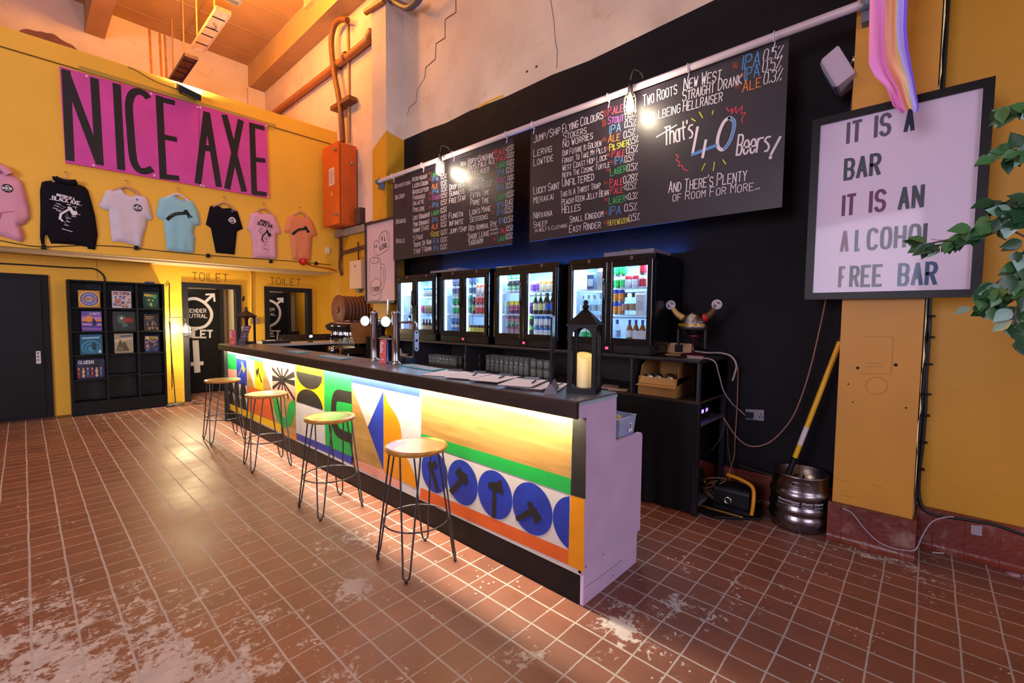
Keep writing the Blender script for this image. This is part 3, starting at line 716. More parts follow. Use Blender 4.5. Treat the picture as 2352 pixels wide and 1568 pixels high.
# ================================================================ stools
M_rod = mat('gunmetal_rod', '4a4a4e', .35, metal=.85)
def seat_mat():
    m = wood_mat('stool_seat_elm', 'a5762f', '7d5220', (4, 22, 8), .32, coat=.3); return m
ST = (('wooden stool on black hairpin legs nearest the pink end of the bar', 1.645, 2.323, -139), ('wooden hairpin stool beside the green panel with the black C shape', 1.636, 3.477, -133), ('wooden hairpin stool in front of the black starburst panel', 1.661, 4.94, -141), ('wooden hairpin stool at the far end of the bar, by the leaf panel', 1.642, 6.35, -136))
stool = None
for i, (lb, x, y, a) in enumerate(ST):
    if stool is None:
        stool = thing('bar_stool', lb, 'stool', (0, 0, 0), 0, 'hairpin stools along the bar front')
        b = MB(); b.lathe([(0, .716), (.183, .716), (.19, .720), (.192, .735), (.190, .742), (.165, .743), (.12, .739), (.06, .737), (0, .737)], n=40, mats=[0] * 8)
        lpart('seat', b, [seat_mat()], stool)
        for q in range(4):
            t = q * PI / 2; d = Vector((math.cos(t), math.sin(t), 0)); s = Vector((-d.y, d.x, 0))
            b = MB(); L_ = []
            for sg in (-1, 1): L_.append([d * .15 + s * sg * .062 + Vector((0, 0, .716)), d * .238 + s * sg * .022 + Vector((0, 0, .06))])
            u = [d * .246 + s * .019 * math.cos(PI * j / 8) * -1 + Vector((0, 0, .036 - .022 * math.sin(PI * j / 8))) for j in range(9)]
            b.tube([L_[0][0], L_[0][1]] + u + [L_[1][1], L_[1][0]], .0058, 8)
            b.lathe([(0, 0), (.009, 0), (.009, .016), (0, .016)], d * .2475, 10, 1)
            b.box(0, 0, 0, 0, 0, 0)
            lpart('leg', b, [M_rod, mat('black_rubber', '111111', .7)], stool)
        b = MB(); b.tube([(.203 * math.cos(j * PI / 24), .203 * math.sin(j * PI / 24), .275) for j in range(48)], .0052, 8, closed=True)
        lpart('foot_ring', b, M_rod, stool)
        o = stool
    else:
        o = copy_tree(stool); o['label'] = lb
    o.location = (x, y, 0); o.rotation_euler = (0, 0, math.radians(a))

# ================================================================ on the mezzanine front
M_mag = mat('magenta_board', 'c8459a', .38, noise=.12, nscale=3)
sg = thing('nice_axe_sign', 'big magenta board with tall black letters NICE AXE on the yellow wall', 'sign', (1.75, 8.48, 4.2))
b = MB(); pl = [(0.433,4.741),(2.939,4.787),(2.952,3.543),(0.45,3.517)]; b.prism(FY(8.5), pl, .002, .04)
b.ribbon(FY(8.46), [(1.956,4.745),(1.945,3.537)], .006, .0012, 1)
part('panel', b, [M_mag, mat('board_joint', '6d1f50', .6)], sg)
b = MB(); f = FY(8.46)
LT = [(0.492,4.72),(0.495,3.55),(0.485,4.692),(0.789,3.58),(0.766,4.719),(0.785,3.568),(0.995,4.728),(1.011,3.555),(1.468,4.734),(1.486,3.535),(1.433,4.688),(1.656,4.696),(1.443,4.152),(1.669,4.162),(1.463,3.574),(1.682,3.592),(2.061,4.699),(1.918,3.562),(2.061,4.699),(2.203,3.575),(1.97,4.13),(2.138,4.155),(2.303,4.737),(2.568,3.576),(2.541,4.73),(2.318,3.567),(2.706,4.733),(2.719,3.566),(2.667,4.694),(2.901,4.706),(2.702,4.14),(2.904,4.167),(2.691,3.588),(2.913,3.603)]
for i in range(0, len(LT), 2): b.ribbon(f, [LT[i], LT[i + 1]], .088 if i not in (10, 12, 14, 28, 30, 32) else .075, .0015 + i * .00006, 0, cap=False)
b.ribbon(f, bez([(1.344,4.654),(1.289,4.705),(1.214,4.706),(1.149,4.627),(1.119,4.461),(1.126,4.186),(1.137,3.865),(1.157,3.695),(1.203,3.61),(1.274,3.599),(1.362,3.658)], 5), .088, .0014, 0, cap=False)
part('lettering', b, mat('sign_black', '1b1418', .45, noise=.2), sg, 'tall black hand painted letters')
for q in [(0.69,4.714),(1.373,4.728),(1.945,4.733),(1.98,4.74),(2.925,4.75),(0.726,3.548),(1.384,3.565),(1.957,3.547),(1.994,3.545),(2.933,3.556)]: b = MB(); b.disc(f, q[0], q[1], .016, .016, .004, 0, 10); b.lathe([(.016, 0), (.014, .006), (0, .008)], f.p(*q, .001), 10, 0, ax=(0, -1, 0)); part('fixing_screw', b, mat('pale_screw_cap', 'd9b7cf', .4), sg)

def sdist(p, P):
    m = 9
    for i in range(len(P)):
        a = P[i]; q = P[(i + 1) % len(P)]; dx, dy = q[0] - a[0], q[1] - a[1]; l = dx * dx + dy * dy
        t = 0 if l == 0 else max(0, min(1, ((p[0] - a[0]) * dx + (p[1] - a[1]) * dy) / l))
        m = min(m, math.hypot(p[0] - a[0] - dx * t, p[1] - a[1] - dy * t))
    return m
def garment(name, label, cat, poly, m, seed, depth=.065, folds=.012, group=None, cuffs=None):
    """cloth body grown from its outline: rounded, with soft vertical folds"""
    rr = random.Random(seed); bm = bmesh.new(); n0 = len(poly)
    P = [tuple(q) for q in poly]; Q = []
    for i in range(len(P)):
        a, e = Vector(P[i]), Vector(P[(i + 1) % len(P)]); k = max(1, int((e - a).length / .045))
        for j in range(k): Q.append(tuple(a.lerp(e, j / k)))
    x0 = min(q[0] for q in Q); x1 = max(q[0] for q in Q); z0 = min(q[1] for q in Q); z1 = max(q[1] for q in Q)
    ph = [rr.random() * 6.28 for _ in range(4)]
    def hgt(a, z):
        d = sdist((a, z), Q); e = min(d / .075, 1); r = math.sqrt(max(0, 1 - (1 - e) ** 2))
        low = max(0, min(1, (z1 - z) / (z1 - z0) * 1.5 - .25))
        fo = math.sin((a - x0) * 34 + ph[0] + 2 * math.sin(z * 3 + ph[1])) * .6 + math.sin((a - x0) * 61 + ph[2] + z * 2) * .4
        di = math.sin((a * .8 + z) * 21 + ph[3]) * (1 - low)
        return .012 + depth * r * .6 + r * folds * (fo * low + di * .5)
    vs = [bm.verts.new((q[0], q[1], 0)) for q in Q]
    fc = bm.faces.new(vs)
    if fc.normal.z < 0: fc.normal_flip()
    bmesh.ops.triangulate(bm, faces=[fc])
    for it in range(3):
        lim = (.16, .09, .05)[it]
        for _ in range(3):
            es = [e for e in bm.edges if e.calc_length() > lim and not e.is_boundary]
            if not es: break
            bmesh.ops.subdivide_edges(bm, edges=es, cuts=1)
            bmesh.ops.triangulate(bm, faces=bm.faces[:])
        bmesh.ops.beautify_fill(bm, faces=bm.faces[:], edges=[e for e in bm.edges if not e.is_boundary])
    mb = MB(); f = FY(8.497); idx = {v: i for i, v in enumerate(bm.verts)}
    mb.add([f.p(v.co.x, v.co.y, hgt(v.co.x, v.co.y)) for v in bm.verts], [[idx[v] for v in fa.verts] for fa in bm.faces], 0, True)
    k = len(Q)
    mb.add([f.p(q[0], q[1], hgt(*q)) for q in Q] + [f.p(q[0], q[1], .002) for q in Q], [(i, (i + 1) % k, k + (i + 1) % k, k + i) for i in range(k)], 0, False)
    bm.free()
    o = thing(name, label, cat, ((x0 + x1) / 2, 8.497, z0), 0, group)
    part('body', mb, m, o)
    return o, hgt
def printed(o, hgt, mb, m, name='chest_print', label=None):
    for i, v in enumerate(mb.v): mb.v[i] = Vector((v.x, v.y - hgt(v.x, v.z) - .003, v.z))
    part(name, mb, m, o, label)
def hanger(cx, zt, wd, label, m, nail):
    o = thing('clothes_hanger', label, 'clothes hanger', (cx, 8.47, zt), 0, 'wooden hangers under the sign')
    b = MB(); P = bez([(cx - wd, 8.478, zt - .11), (cx - wd * .5, 8.47, zt - .035), (cx, 8.465, zt), (cx + wd * .5, 8.47, zt - .035), (cx + wd, 8.478, zt - .11)], 5)
    b.tube(P, [.012] + [.017] * (len(P) - 2) + [.012], 8); part('shoulder_bar', b, m, o)
    b = MB(); b.tube([(cx, 8.465, zt + .01), (cx, 8.465, zt + .05)] + [(cx + .022 * math.sin(t), 8.467, zt + .075 - .022 * math.cos(t)) for t in [x * .5 for x in range(0, 9)]], .0028, 6)
    part('hook', b, mat('steel_wire', 'b7ada6', .3, metal=.9), o)
    b = MB(); b.lathe([(0, 0), (.004, 0), (.004, .035), (.009, .036), (0, .038)], (cx, 8.5, zt + .098), 8, 0, ax=(0, -1, -.2)); part('nail', b, mat('steel_wire', 'b7ada6', .3, metal=.9), o)
M_hang = wood_mat('pale_hanger_wood', 'c49a78', 'b0835f', (20, 20, 4), .5)
M_cot = lambda n, c: mat(n, c, .9, spec=.15, bump=.15, bscale=260, noise=.04)
M_ink = mat('black_ink', '14130f', .8); M_inkw = mat('white_ink', 'd8d2d6', .8)
f0 = FY(8.497)
def badge(b, a, z, rx, rz, ma, mb_):
    b.disc(f0, a, z, rx, rz, .0, ma, 24)
    b.ribbon(f0, [(a - rx * .35, z + rz * .40), (a, z + rz * .65), (a + rx * .35, z + rz * .40)], rz * .16, .0015, mb_)
    text(b, f0, 'BLACK AXE', (a - rx * .82, z - rz * .25), (a + rx * .82, z - rz * .25), rz * .5, .2, .0015, mb_)
    b.ribbon(f0, [(a - rx * .5, z - rz * .55), (a + rx * .5, z - rz * .55)], rz * .1, .0015, mb_)
def anatomy(b, o, sx, sz, m):
    """anatomy-of-an-axe print: title, diagram of an axe with pointers, foot line. o centre, unit half width sx"""
    p = lambda x, z: (o[0] + x * sx, o[1] + z * sz)
    text(b, f0, 'ANATOMY OF A', p(-.62, .78), p(.55, .66), sz * .15, .2, 0, m)
    text(b, f0, 'BLACK AXE', p(-.9, .52), p(.9, .40), sz * .22, .2, 0, m)
    for x in (-1, 1): b.disc(f0, *p(x * 1.02, .52 - .06 * (x + 1)), sx * .04, sx * .04, 0, m, 8)
    b.ribbon(f0, [p(-.45, -.62), p(-.38, -.30), p(.05, -.02), p(.30, .16)], sx * .16, 0, m); b.ribbon(f0, [p(-.48, -.5), p(-.3, -.72)], sx * .12, 0, m)
    b.face(f0, [p(.05, .20), p(.32, .22), p(.45, .02), p(.75, -.05), p(.62, -.28), p(.36, -.25), p(.22, -.02)], .001, m)
    for (x0, z0, x1, z1) in ((-.5, .30, -.05, .12), (-.62, .16, -.15, .02), (-.72, .0, -.25, -.10), (-.5, -.12, -.35, -.25), (.2, .34, .18, .22), (.6, .24, .66, .0), (.78, -.2, .66, -.14), (.5, -.36, .4, -.25), (.15, -.5, .0, -.2), (.1, -.72, -.1, -.35), (.0, -.95, -.3, -.62)):
        b.ribbon(f0, [p(x0, z0), p(x1, z1)], sx * .022, 0, m)
        b.ribbon(f0, [p(x0 - .16, z0 + .02), p(x0 + .12, z0)], sx * .05, .0004, m)
    b.ribbon(f0, [p(-.35, -1.18), p(.35, -1.3)], sx * .06, 0, m, cap=False)
def axe_print(b, o, s, m):
    p = lambda x, z: (o[0] + x * s, o[1] + z * s)
    b.face(f0, [p(.38, .58), p(.72, .72), p(1.02, .16), p(1.28, -.02), p(.82, -.22), p(.70, .08)], 0, m)
    b.ribbon(f0, bez([p(-1.05, -.62), p(-.7, -.22), p(-.2, .10), p(.55, .30)], 5), s * .34, 0, m)
    for t in range(5): b.ribbon(f0, [p(-.75 + t * .24, -.22 + t * .11), p(-.68 + t * .24, -.07 + t * .085)], s * .05, .001, 1)
GP = 'clothes hung in a row under the sign'
# pink hoodie
o, h = garment('hoodie', 'pink hoodie with a small black oval badge, hung leftmost under the sign', 'hoodie', [(-0.389,2.851),(-0.328,3.125),(-0.267,3.226),(-0.226,3.245),(-0.165,3.277),(-0.128,3.314),(-0.092,3.312),(-0.054,3.263),(0.022,3.215),(0.058,3.171),(0.102,2.862),(0.104,2.742),(0.053,2.651),(0.005,2.629),(0.039,2.565),(0.045,2.492),(0.025,2.423),(-0.036,2.445),(-0.157,2.481),(-0.275,2.493),(-0.35,2.5),(-0.355,2.683)], M_cot('pink_fleece', 'cf93a6'), 1, .10, .014)
b = MB(); q = [(-0.076,3.063),(-0.027,3.073),(-0.075,3.115)]; badge(b, q[0][0], q[0][1], q[1][0] - q[0][0], q[2][1] - q[0][1], 0, 1)
printed(o, h, b, [M_ink, M_inkw], 'badge', 'black oval badge')
b = MB(); b.ribbon(f0, [(-0.189,2.595),(-0.135,2.756),(-0.03,2.793)], .012, 0); printed(o, h, b, M_cot('pink_seam', 'a8667c'), 'pocket_seam')
b = MB(); f_ = FY(8.43); b.tube(bez([f_.p(*q) for q in [(-0.172,3.245),(-0.128,3.299),(-0.093,3.29),(-0.052,3.242)]], 5), .045, 8); part('hood', b, M_cot('pink_fleece', 'cf93a6'), o)
# black hoodie
o, h = garment('hoodie', 'black hoodie with white axe anatomy print, second garment under the sign', 'hoodie', [(0.222,3.214),(0.254,3.238),(0.326,3.263),(0.321,3.317),(0.385,3.317),(0.415,3.282),(0.481,3.279),(0.556,3.304),(0.553,3.271),(0.63,3.244),(0.661,3.201),(0.69,3.058),(0.722,2.865),(0.741,2.617),(0.708,2.411),(0.633,2.414),(0.629,2.44),(0.498,2.454),(0.316,2.448),(0.282,2.443),(0.252,2.558),(0.229,2.536),(0.222,2.42),(0.193,2.426),(0.184,2.511),(0.2,2.871),(0.204,3.105)], M_cot('black_fleece', '16131a'), 2, .09, .012)
b = MB(); q = [(0.437,2.894),(0.58,2.919),(0.444,3.107)]; anatomy(b, q[0], q[1][0] - q[0][0], q[2][1] - q[0][1], 0); printed(o, h, b, M_inkw, 'back_print', 'white axe diagram print')
b = MB(); f_ = FY(8.42); b.tube(bez([f_.p(*q) for q in [(0.342,3.285),(0.416,3.254),(0.493,3.262),(0.546,3.278)]], 5), .035, 8); part('hood', b, M_cot('black_fleece', '16131a'), o)
# white tee
o, h = garment('t_shirt', 'white T-shirt with small black oval badge beside the black hoodie', 'T-shirt', [(0.764,3.017),(0.84,3.236),(1.004,3.309),(1.024,3.287),(1.054,3.24),(1.115,3.215),(1.173,3.245),(1.203,3.27),(1.281,3.235),(1.315,3.157),(1.347,2.938),(1.306,2.899),(1.277,2.93),(1.275,2.83),(1.228,2.652),(1.202,2.495),(1.096,2.529),(0.983,2.555),(0.888,2.545),(0.877,2.687),(0.866,2.899),(0.871,2.985),(0.823,2.967)], M_cot('white_cotton', 'cdbfc8'), 3)
b = MB(); q = [(1.174,3.057),(1.225,3.066),(1.176,3.107),(1.171,3.172)]; badge(b, q[0][0], q[0][1], q[1][0] - q[0][0], q[2][1] - q[0][1], 0, 1)
printed(o, h, b, [M_ink, M_inkw], 'badge', 'black oval badge'); b = MB(); b.disc(f0, *q[3], .016, .016, 0, 0, 10); printed(o, h, b, mat('blue_dot', '2a6fd0', .6), 'size_sticker', 'small blue sticker')
# pale blue tee
o, h = garment('t_shirt', 'pale blue T-shirt with a black axe print', 'T-shirt', [(1.391,2.992),(1.437,3.249),(1.608,3.342),(1.648,3.305),(1.723,3.275),(1.782,3.296),(1.855,3.285),(1.923,3.134),(1.943,2.942),(1.868,2.915),(1.845,2.789),(1.872,2.741),(1.844,2.491),(1.661,2.486),(1.507,2.494),(1.478,2.929),(1.441,2.947)], M_cot('pale_blue_cotton', '8fc0c8'), 4)
b = MB(); q = [(1.665,3.039),(1.802,3.062)]; axe_print(b, q[0], q[1][0] - q[0][0], 0); printed(o, h, b, [M_ink, mat('print_line', '6f969c', .8)], 'axe_print', 'black axe print')
# black tee
o, h = garment('t_shirt', 'black T-shirt with a white round badge', 'T-shirt', [(2.018,2.956),(2.079,3.25),(2.162,3.297),(2.254,3.25),(2.354,3.274),(2.469,3.241),(2.543,2.969),(2.453,2.912),(2.411,2.526),(2.333,2.529),(2.145,2.527),(2.085,2.912),(2.054,2.933)], M_cot('black_cotton', '14121a'), 5)
b = MB(); q = [(2.378,3.074),(2.427,3.082),(2.38,3.128),(2.379,3.222)]
b.disc(f0, *q[0], q[1][0] - q[0][0], q[2][1] - q[0][1], 0, 0, 24); b.disc(f0, *q[0], (q[1][0] - q[0][0]) * .85, (q[2][1] - q[0][1]) * .85, .001, 1, 24)
b.ribbon(f0, [(q[0][0] - .03, q[0][1] + .02), (q[0][0], q[0][1] + .04), (q[0][0] + .035, q[0][1] + .015)], .014, .002, 0); text(b, f0, 'BLACK AXE', (q[0][0] - .055, q[0][1] - .022), (q[0][0] + .055, q[0][1] - .022), .03, .2, .002, 0)
printed(o, h, b, [M_inkw, M_ink], 'badge', 'white round badge'); b = MB(); b.disc(f0, *q[3], .016, .016, 0, 0, 10); printed(o, h, b, mat('blue_dot', '2a6fd0', .6), 'size_sticker', 'small blue sticker')
# pink tee
o, h = garment('t_shirt', 'pink T-shirt with dark axe anatomy print', 'T-shirt', [(2.605,2.962),(2.669,3.237),(2.76,3.303),(2.829,3.265),(2.936,3.289),(3.038,3.284),(3.131,3.057),(3.143,2.972),(3.071,2.944),(3.069,2.527),(2.693,2.501),(2.685,2.768),(2.663,2.943)], M_cot('pink_cotton', 'd8a0b4'), 6)
b = MB(); q = [(2.876,2.948),(3.005,2.966),(2.88,3.175)]; anatomy(b, q[0], q[1][0] - q[0][0], q[2][1] - q[0][1], 0); printed(o, h, b, M_ink, 'back_print', 'dark axe diagram print')
# peach tee
o, h = garment('t_shirt', 'peach T-shirt with a black axe print, rightmost of the hung clothes', 'T-shirt', [(3.2,3.009),(3.261,3.281),(3.348,3.34),(3.42,3.308),(3.508,3.322),(3.644,3.345),(3.719,3.236),(3.788,3.032),(3.688,2.987),(3.663,2.557),(3.335,2.536),(3.299,2.994)], M_cot('peach_cotton', 'd8855c'), 7)
b = MB(); q = [(3.478,3.07),(3.61,3.089)]; axe_print(b, q[0], q[1][0] - q[0][0], 0); printed(o, h, b, [M_ink, mat('print_line_peach', 'a5683f', .8)], 'axe_print', 'black axe print')
HQ = [(-0.129,3.302),(0.448,3.339),(1.061,3.364),(1.662,3.386),(2.274,3.377),(2.867,3.387),(3.48,3.434)]
for q, nm, wd in zip(HQ, ('pink hoodie', 'black hoodie', 'white T-shirt', 'pale blue T-shirt', 'black T-shirt', 'pink T-shirt', 'peach T-shirt'), (.2, .2, .2, .2, .19, .18, .18)):
    hanger(q[0], q[1] - .035, wd * .85, ('white plastic' if 'blue' in nm else 'wooden') + ' hanger holding the ' + nm, mat('white_hanger', 'c9c6da', .4) if 'blue' in nm else M_hang, 0)
# string cable with clips along the ledge, red round lamp at its end
M_cab = mat('black_cable', '100e10', .5)
b = MB(); lq = [(-0.16,8.475,2.423),(0.174,8.475,2.388),(0.627,8.475,2.46),(1.036,8.475,2.486),(1.487,8.475,2.475),(2.045,8.475,2.475),(2.676,8.475,2.491),(3.471,8.475,2.508),(4.042,8.475,2.505)]
P = [Vector(p) for p in lq]
for p in P: p.y = 8.488
b.tube(bez(P, 6), .006, 6)
cbl = tag(b.build('festoon_cable', M_cab), 'thin black cable running along the ledge below the clothes', 'cable')
for q in [(0.213,8.48,2.394),(1.148,8.48,2.493),(2.035,8.48,2.475),(2.967,8.48,2.476),(3.76,8.48,2.512)]:
    b = MB(); q = Vector(q); b.box(q.x - .02, q.x + .02, 8.455, 8.4995, q.z - .028, q.z + .022); b.box(q.x - .028, q.x + .028, 8.46, 8.4995, q.z - .035, q.z - .026)
    tag(b.build('cable_clip', M_black), 'small black block holding the cable on the ledge', 'clip', 'cable clips on the ledge')
q = Vector((3.519,8.46,2.52))
o = thing('alarm_beacon', 'round red beacon on the ledge below the peach T-shirt', 'beacon', (q.x, 8.5, q.z))
b = MB(); b.lathe([(.07, 0), (.07, .03), (.062, .035), (.058, .08), (.03, .10), (0, .105)], (q.x, 8.5, q.z), 20, 0, ax=(0, -1, 0)); part('lens', b, mat('red_plastic', 'c3161a', .25, coat=.4), o)
b = MB(); b.tube(bez([(q.x + .05, 8.485, q.z - .02), (q.x + .2, 8.485, q.z - .07), (q.x + .45, 8.485, q.z - .085), (4.15, 8.485, q.z - .12)], 5), .012, 6); part('red_cable', b, mat('red_sleeve', 'a83416', .5), o)
q = Vector((3.983,8.47,2.771))
o = thing('door_sensor', 'small white sensor box on the yellow wall beside the wall cables', 'sensor', (q.x, 8.5, q.z))
b = MB(); b.rbox(q.x - .034, q.x + .034, 8.46, 8.5, q.z - .06, q.z + .06, .01, axis='y'); part('case', b, mat('sensor_white', 'd6cbbd', .4), o)
# floodlight on the mezzanine edge
q = Vector((1.822,8.42,4.899))
o = thing('flood_light', 'small black floodlight shining up at the top edge of the yellow wall', 'floodlight', (q.x, 8.45, q.z))
b = MB(); b.obox((q.x, 8.40, q.z - .005), (.14, 0, -.03), (0, .07, .035), (0, -.02, .04)); part('housing', b, mat('lamp_black', '16161c', .4), o)
b = MB(); b.obox((q.x + .005, 8.412, q.z + .043), (.125, 0, -.027), (0, .06, .03), (0, -.001, .002)); part('lens', b, mat('flood_glow', (.9, .93, 1), .3, emit=30, ecol=(.86, .9, 1)), o)
b = MB(); b.tube([(q.x - .1, 8.45, q.z), (q.x - .1, 8.49, q.z - .02), (q.x + .1, 8.49, q.z - .06), (q.x + .1, 8.45, q.z - .04)], .008, 6); part('bracket', b, M_black, o)
b = MB(); b.tube(bez([(q.x - .13, 8.43, q.z)] + [(1.497,8.47,4.922),(1.347,8.47,4.952),(1.178,8.47,5.007)] + [(.95, 8.6, 5.05)], 5), .006, 6); part('power_cable', b, M_cab, o)
lamp('flood_lamp', 'AREA', (q.x, 8.385, q.z + .07), 34, (.86, .9, 1), .22, .08, target=(q.x + .02, 8.75, q.z + 1.0))

# ================================================================ roof fittings
M_fit = mat('cream_tray', 'cdb083', .5, metal=.2, noise=.2, nscale=20)
def batten(label, x, y0, y1, z, mm, lit):
    o = thing('strip_light_tray', label, 'light fitting', (x, (y0 + y1) / 2, z), 0, 'empty strip light trays hung from the roof')
    b = MB(); b.box(x - .10, x + .10, y0, y1, z, z + .012); b.box(x - .105, x - .098, y0, y1, z - .05, z + .012); b.box(x + .098, x + .105, y0, y1, z - .05, z + .012)
    b.box(x - .1, x + .1, y0, y0 + .01, z - .05, z); b.box(x - .1, x + .1, y1 - .01, y1, z - .05, z)
    part('tray', b, mm, o)
    b = MB()
    for t in (.2, .45, .62, .85): b.box(x - .097, x + .097, y0 + (y1 - y0) * t, y0 + (y1 - y0) * t + .02, z - .012, z - .001)
    b.tube(bez([(x - .03, y0 + (y1 - y0) * .3, z - .03), (x + .04, y0 + (y1 - y0) * .36, z - .05), (x - .02, y0 + (y1 - y0) * .42, z - .03)], 4), .006, 5)
    part('wiring', b, M_cab, o)
    for yy in (y0 + .25, y1 - .25):
        b = MB(); b.tube([(x - .06, yy, z + .01), (x - .06, yy, 7.5)], .014, 6); part('hanging_rod', b, mat('rod_ochre', 'a2713c', .5), o)
batten('bright cream strip light tray hanging below the roof, the middle of the three', 2.32, 8.42, 10.0, 6.36, M_fit, 1)
batten('dark strip light tray hanging lowest, above the magenta sign', 2.30, 10.35, 11.75, 6.36, mat('dark_tray', '4a3040', .5), 0)
batten('glowing strip light tray cut off by the top of the picture', 2.36, 6.6, 8.2, 6.42, M_fit, 1)
o = thing('roof_bracket_lamp', 'small cream fitting on the beam at the top of the picture', 'light fitting', (3.86,8.798,7.425))
q = Vector((3.86,8.798,7.425)); b = MB(); b.obox(q, (.0, .16, 0), (.06, 0, 0), (0, 0, .1)); part('tray', b, M_fit, o)
# ================================================================ pipes and boxes on the right wall past the column
M_pipe = mat('ochre_pipe', '8f5a30', .5, noise=.15, nscale=9)
M_dpipe = mat('brown_conduit', '6b3d22', .5, noise=.2)
o = thing('wall_pipe', 'thick pipe running along the wall past the column up to the beam', 'pipe', (4.1, 9, 6.3))
b = MB(); P = [(4.12,11.357,6.206),(4.12,8.298,6.182),(4.12,7.275,6.19),(4.12,7.181,6.23),(4.12,7.059,6.289)]; b.tube(bez(P, 5), .065, 10); part('tube', b, M_pipe, o)
b = MB(); P = [Vector(p) for p in [(4.12,8.28,6.175),(4.12,7.954,6.203)]]
for p in P: b.lathe([(.068, -.03), (.085, -.03), (.085, .03), (.068, .03)], p, 14, 0, ax=(0, 1, 0))
part('collar', b, M_dpipe, o)
o = thing('conduit_loop', 'brown conduit looping up the wall out of the orange cabinet', 'conduit', (4.05, 7.9, 4.6))
b = MB(); P = [(4.05,7.965,4.689),(4.05,8.032,5.21),(4.05,8.115,5.553),(4.05,8.236,5.895),(4.05,8.338,6.287),(4.05,8.368,6.619),(4.05,8.288,6.806),(4.05,8.122,6.862),(4.05,7.927,6.812),(4.05,7.756,6.724)]; b.tube(bez(P, 6), .05, 10); part('tube', b, M_dpipe, o)
b = MB(); P = [Vector(p) for p in [(4.1,8.389,5.39),(4.1,7.673,5.383)]]
b.obox((P[0] + P[1]) / 2, (P[1] - P[0]) / 2, (.08, 0, 0), (0, 0, .035)); part('bracket', b, M_dpipe, o)
b = MB(); b.tube([Vector(p) for p in [(4.17,7.985,6.935),(4.17,7.958,5.964),(4.17,7.968,4.707)]], .022, 6); tag(b.build('thin_conduit', mat('orange_conduit', 'b9813f', .6)), 'thin straight conduit running down the wall to the orange cabinet', 'conduit')
for lb, pts, r, m in (('short ochre pipe end at the top of the far column', [(3.85,6.777,6.34),(3.85,6.24,6.279)], .045, M_pipe), ('dark swan necked pipe crossing the top of the far column', [(3.95,6.296,6.375),(3.95,6.091,6.235),(3.95,5.869,6.076),(3.95,5.726,6.007),(3.95,5.542,6.01),(3.95,5.474,6.043)], .05, mat('dark_grey_pipe', '4b4048', .5))):
    b = MB(); b.tube(bez(pts, 5), r, 10); tag(b.build('pipe_end', m), lb, 'pipe')
cab = thing('electrical_cabinet', 'tall orange electrical cabinet on the wall past the column', 'electrical cabinet', (4.0, 8, 3.15))
M_or = mat('orange_enamel', 'c2551a', .4, noise=.06); M_or2 = mat('orange_enamel_door', 'c9591b', .4, noise=.05)
b = MB(); b.box(3.87, 4.17, 7.70, 8.30, 3.17, 4.57); part('body', b, M_or, cab)
b = MB(); b.box(3.83, 3.858, 7.705, 8.31, 3.16, 4.58); dr = part('door', b, M_or2, cab)
b = MB(); b.box(3.858, 3.87, 7.72, 8.29, 3.18, 4.56); part('gasket', b, M_black, cab)
for z in (3.32, 4.45): b = MB(); b.lathe([(0, 0), (.02, 0), (.02, .02), (0, .02)], (3.83, 7.78, z), 10, 0, ax=(-1, 0, 0)); b.box(3.80, 3.815, 7.74, 7.86, z - .012, z + .012); part('latch', b, mat('zinc', '9d948c', .4, metal=.7), dr)
for z in (3.3, 3.85, 4.4): b = MB(); b.lathe([(0, -.03), (.014, -.03), (.014, .03), (0, .03)], (3.84, 8.32, z), 8); part('hinge', b, M_or, cab)
b = MB(); b.box(3.826, 3.83, 7.86, 8.06, 3.86, 4.16, 0)
for i in range(7): b.box(3.8245, 3.826, 7.88, 8.04, 3.90 + i * .035, 3.912 + i * .035, 1)
b.box(3.826, 3.83, 7.93, 7.99, 3.68, 3.74, 2)
part('notice', b, [mat('paper_label', 'd8c3a4', .8), mat('print_grey', '8c7b6b', .8), mat('yellow_label', 'd8a010', .6)], cab, 'paper notice')
b = MB(); b.lathe([(0, 0), (.03, 0), (.03, .02), (0, .02)], (4.08, 7.70, 4.25), 12, 0, ax=(0, -1, 0)); part('lock', b, mat('zinc', '9d948c', .4, metal=.7), cab)
M_grey = mat('grey_steel', '8c8078', .5, metal=.3, noise=.1)
b = MB(); b.box(4.1, 4.2, 6.66, 8.42, 3.02, 3.14); b.box(4.14, 4.2, 6.66, 6.9, 3.14, 3.16); tag(b.build('cable_trunking', M_grey), 'grey steel trunking running under the orange cabinet', 'trunking')
def wbox(name, label, cat, y0, y1, z0, z1, dp, m, x=4.2):
    o = thing(name, label, cat, (x, (y0 + y1) / 2, z0)); b = MB(); b.box(x - dp, x, y0, y1, z0, z1); b.box(x - dp - .004, x - dp, y0 + .01, y1 - .01, z0 + .01, z1 - .01); part('case', b, m, o); return o
M_cream = mat('cream_enamel', 'c4a890', .45, noise=.04)
wbox('isolator_box', 'small dark metal box beside the orange cabinet', 'switch box', 7.42, 7.62, 3.16, 3.44, .12, mat('dark_metal', '54443e', .5, metal=.4))
o = wbox('fuse_box', 'pale flat panel box on the wall behind the far column', 'fuse box', 6.95, 7.3, 3.16, 3.62, .09, mat('pale_lilac_enamel', 'c9aeb0', .45))
b = MB(); [b.lathe([(0, 0), (.014, 0), (.014, .02), (0, .02)], (4.105, 6.96, z), 8, 0, ax=(-1, 0, 0)) for z in (3.2, 3.55)]; part('hinge', b, M_grey, o)
o = wbox('junction_box', 'cream steel box on the yellow wall below the trunking', 'junction box', *sorted((7.36, 7.78)), 2.02, 2.52, .14, M_cream)
b = MB(); b.lathe([(0, 0), (.018, 0), (.018, .012), (0, .012)], (4.055, 7.57, 2.42), 10, 0, ax=(-1, 0, 0)); part('lock', b, M_grey, o)
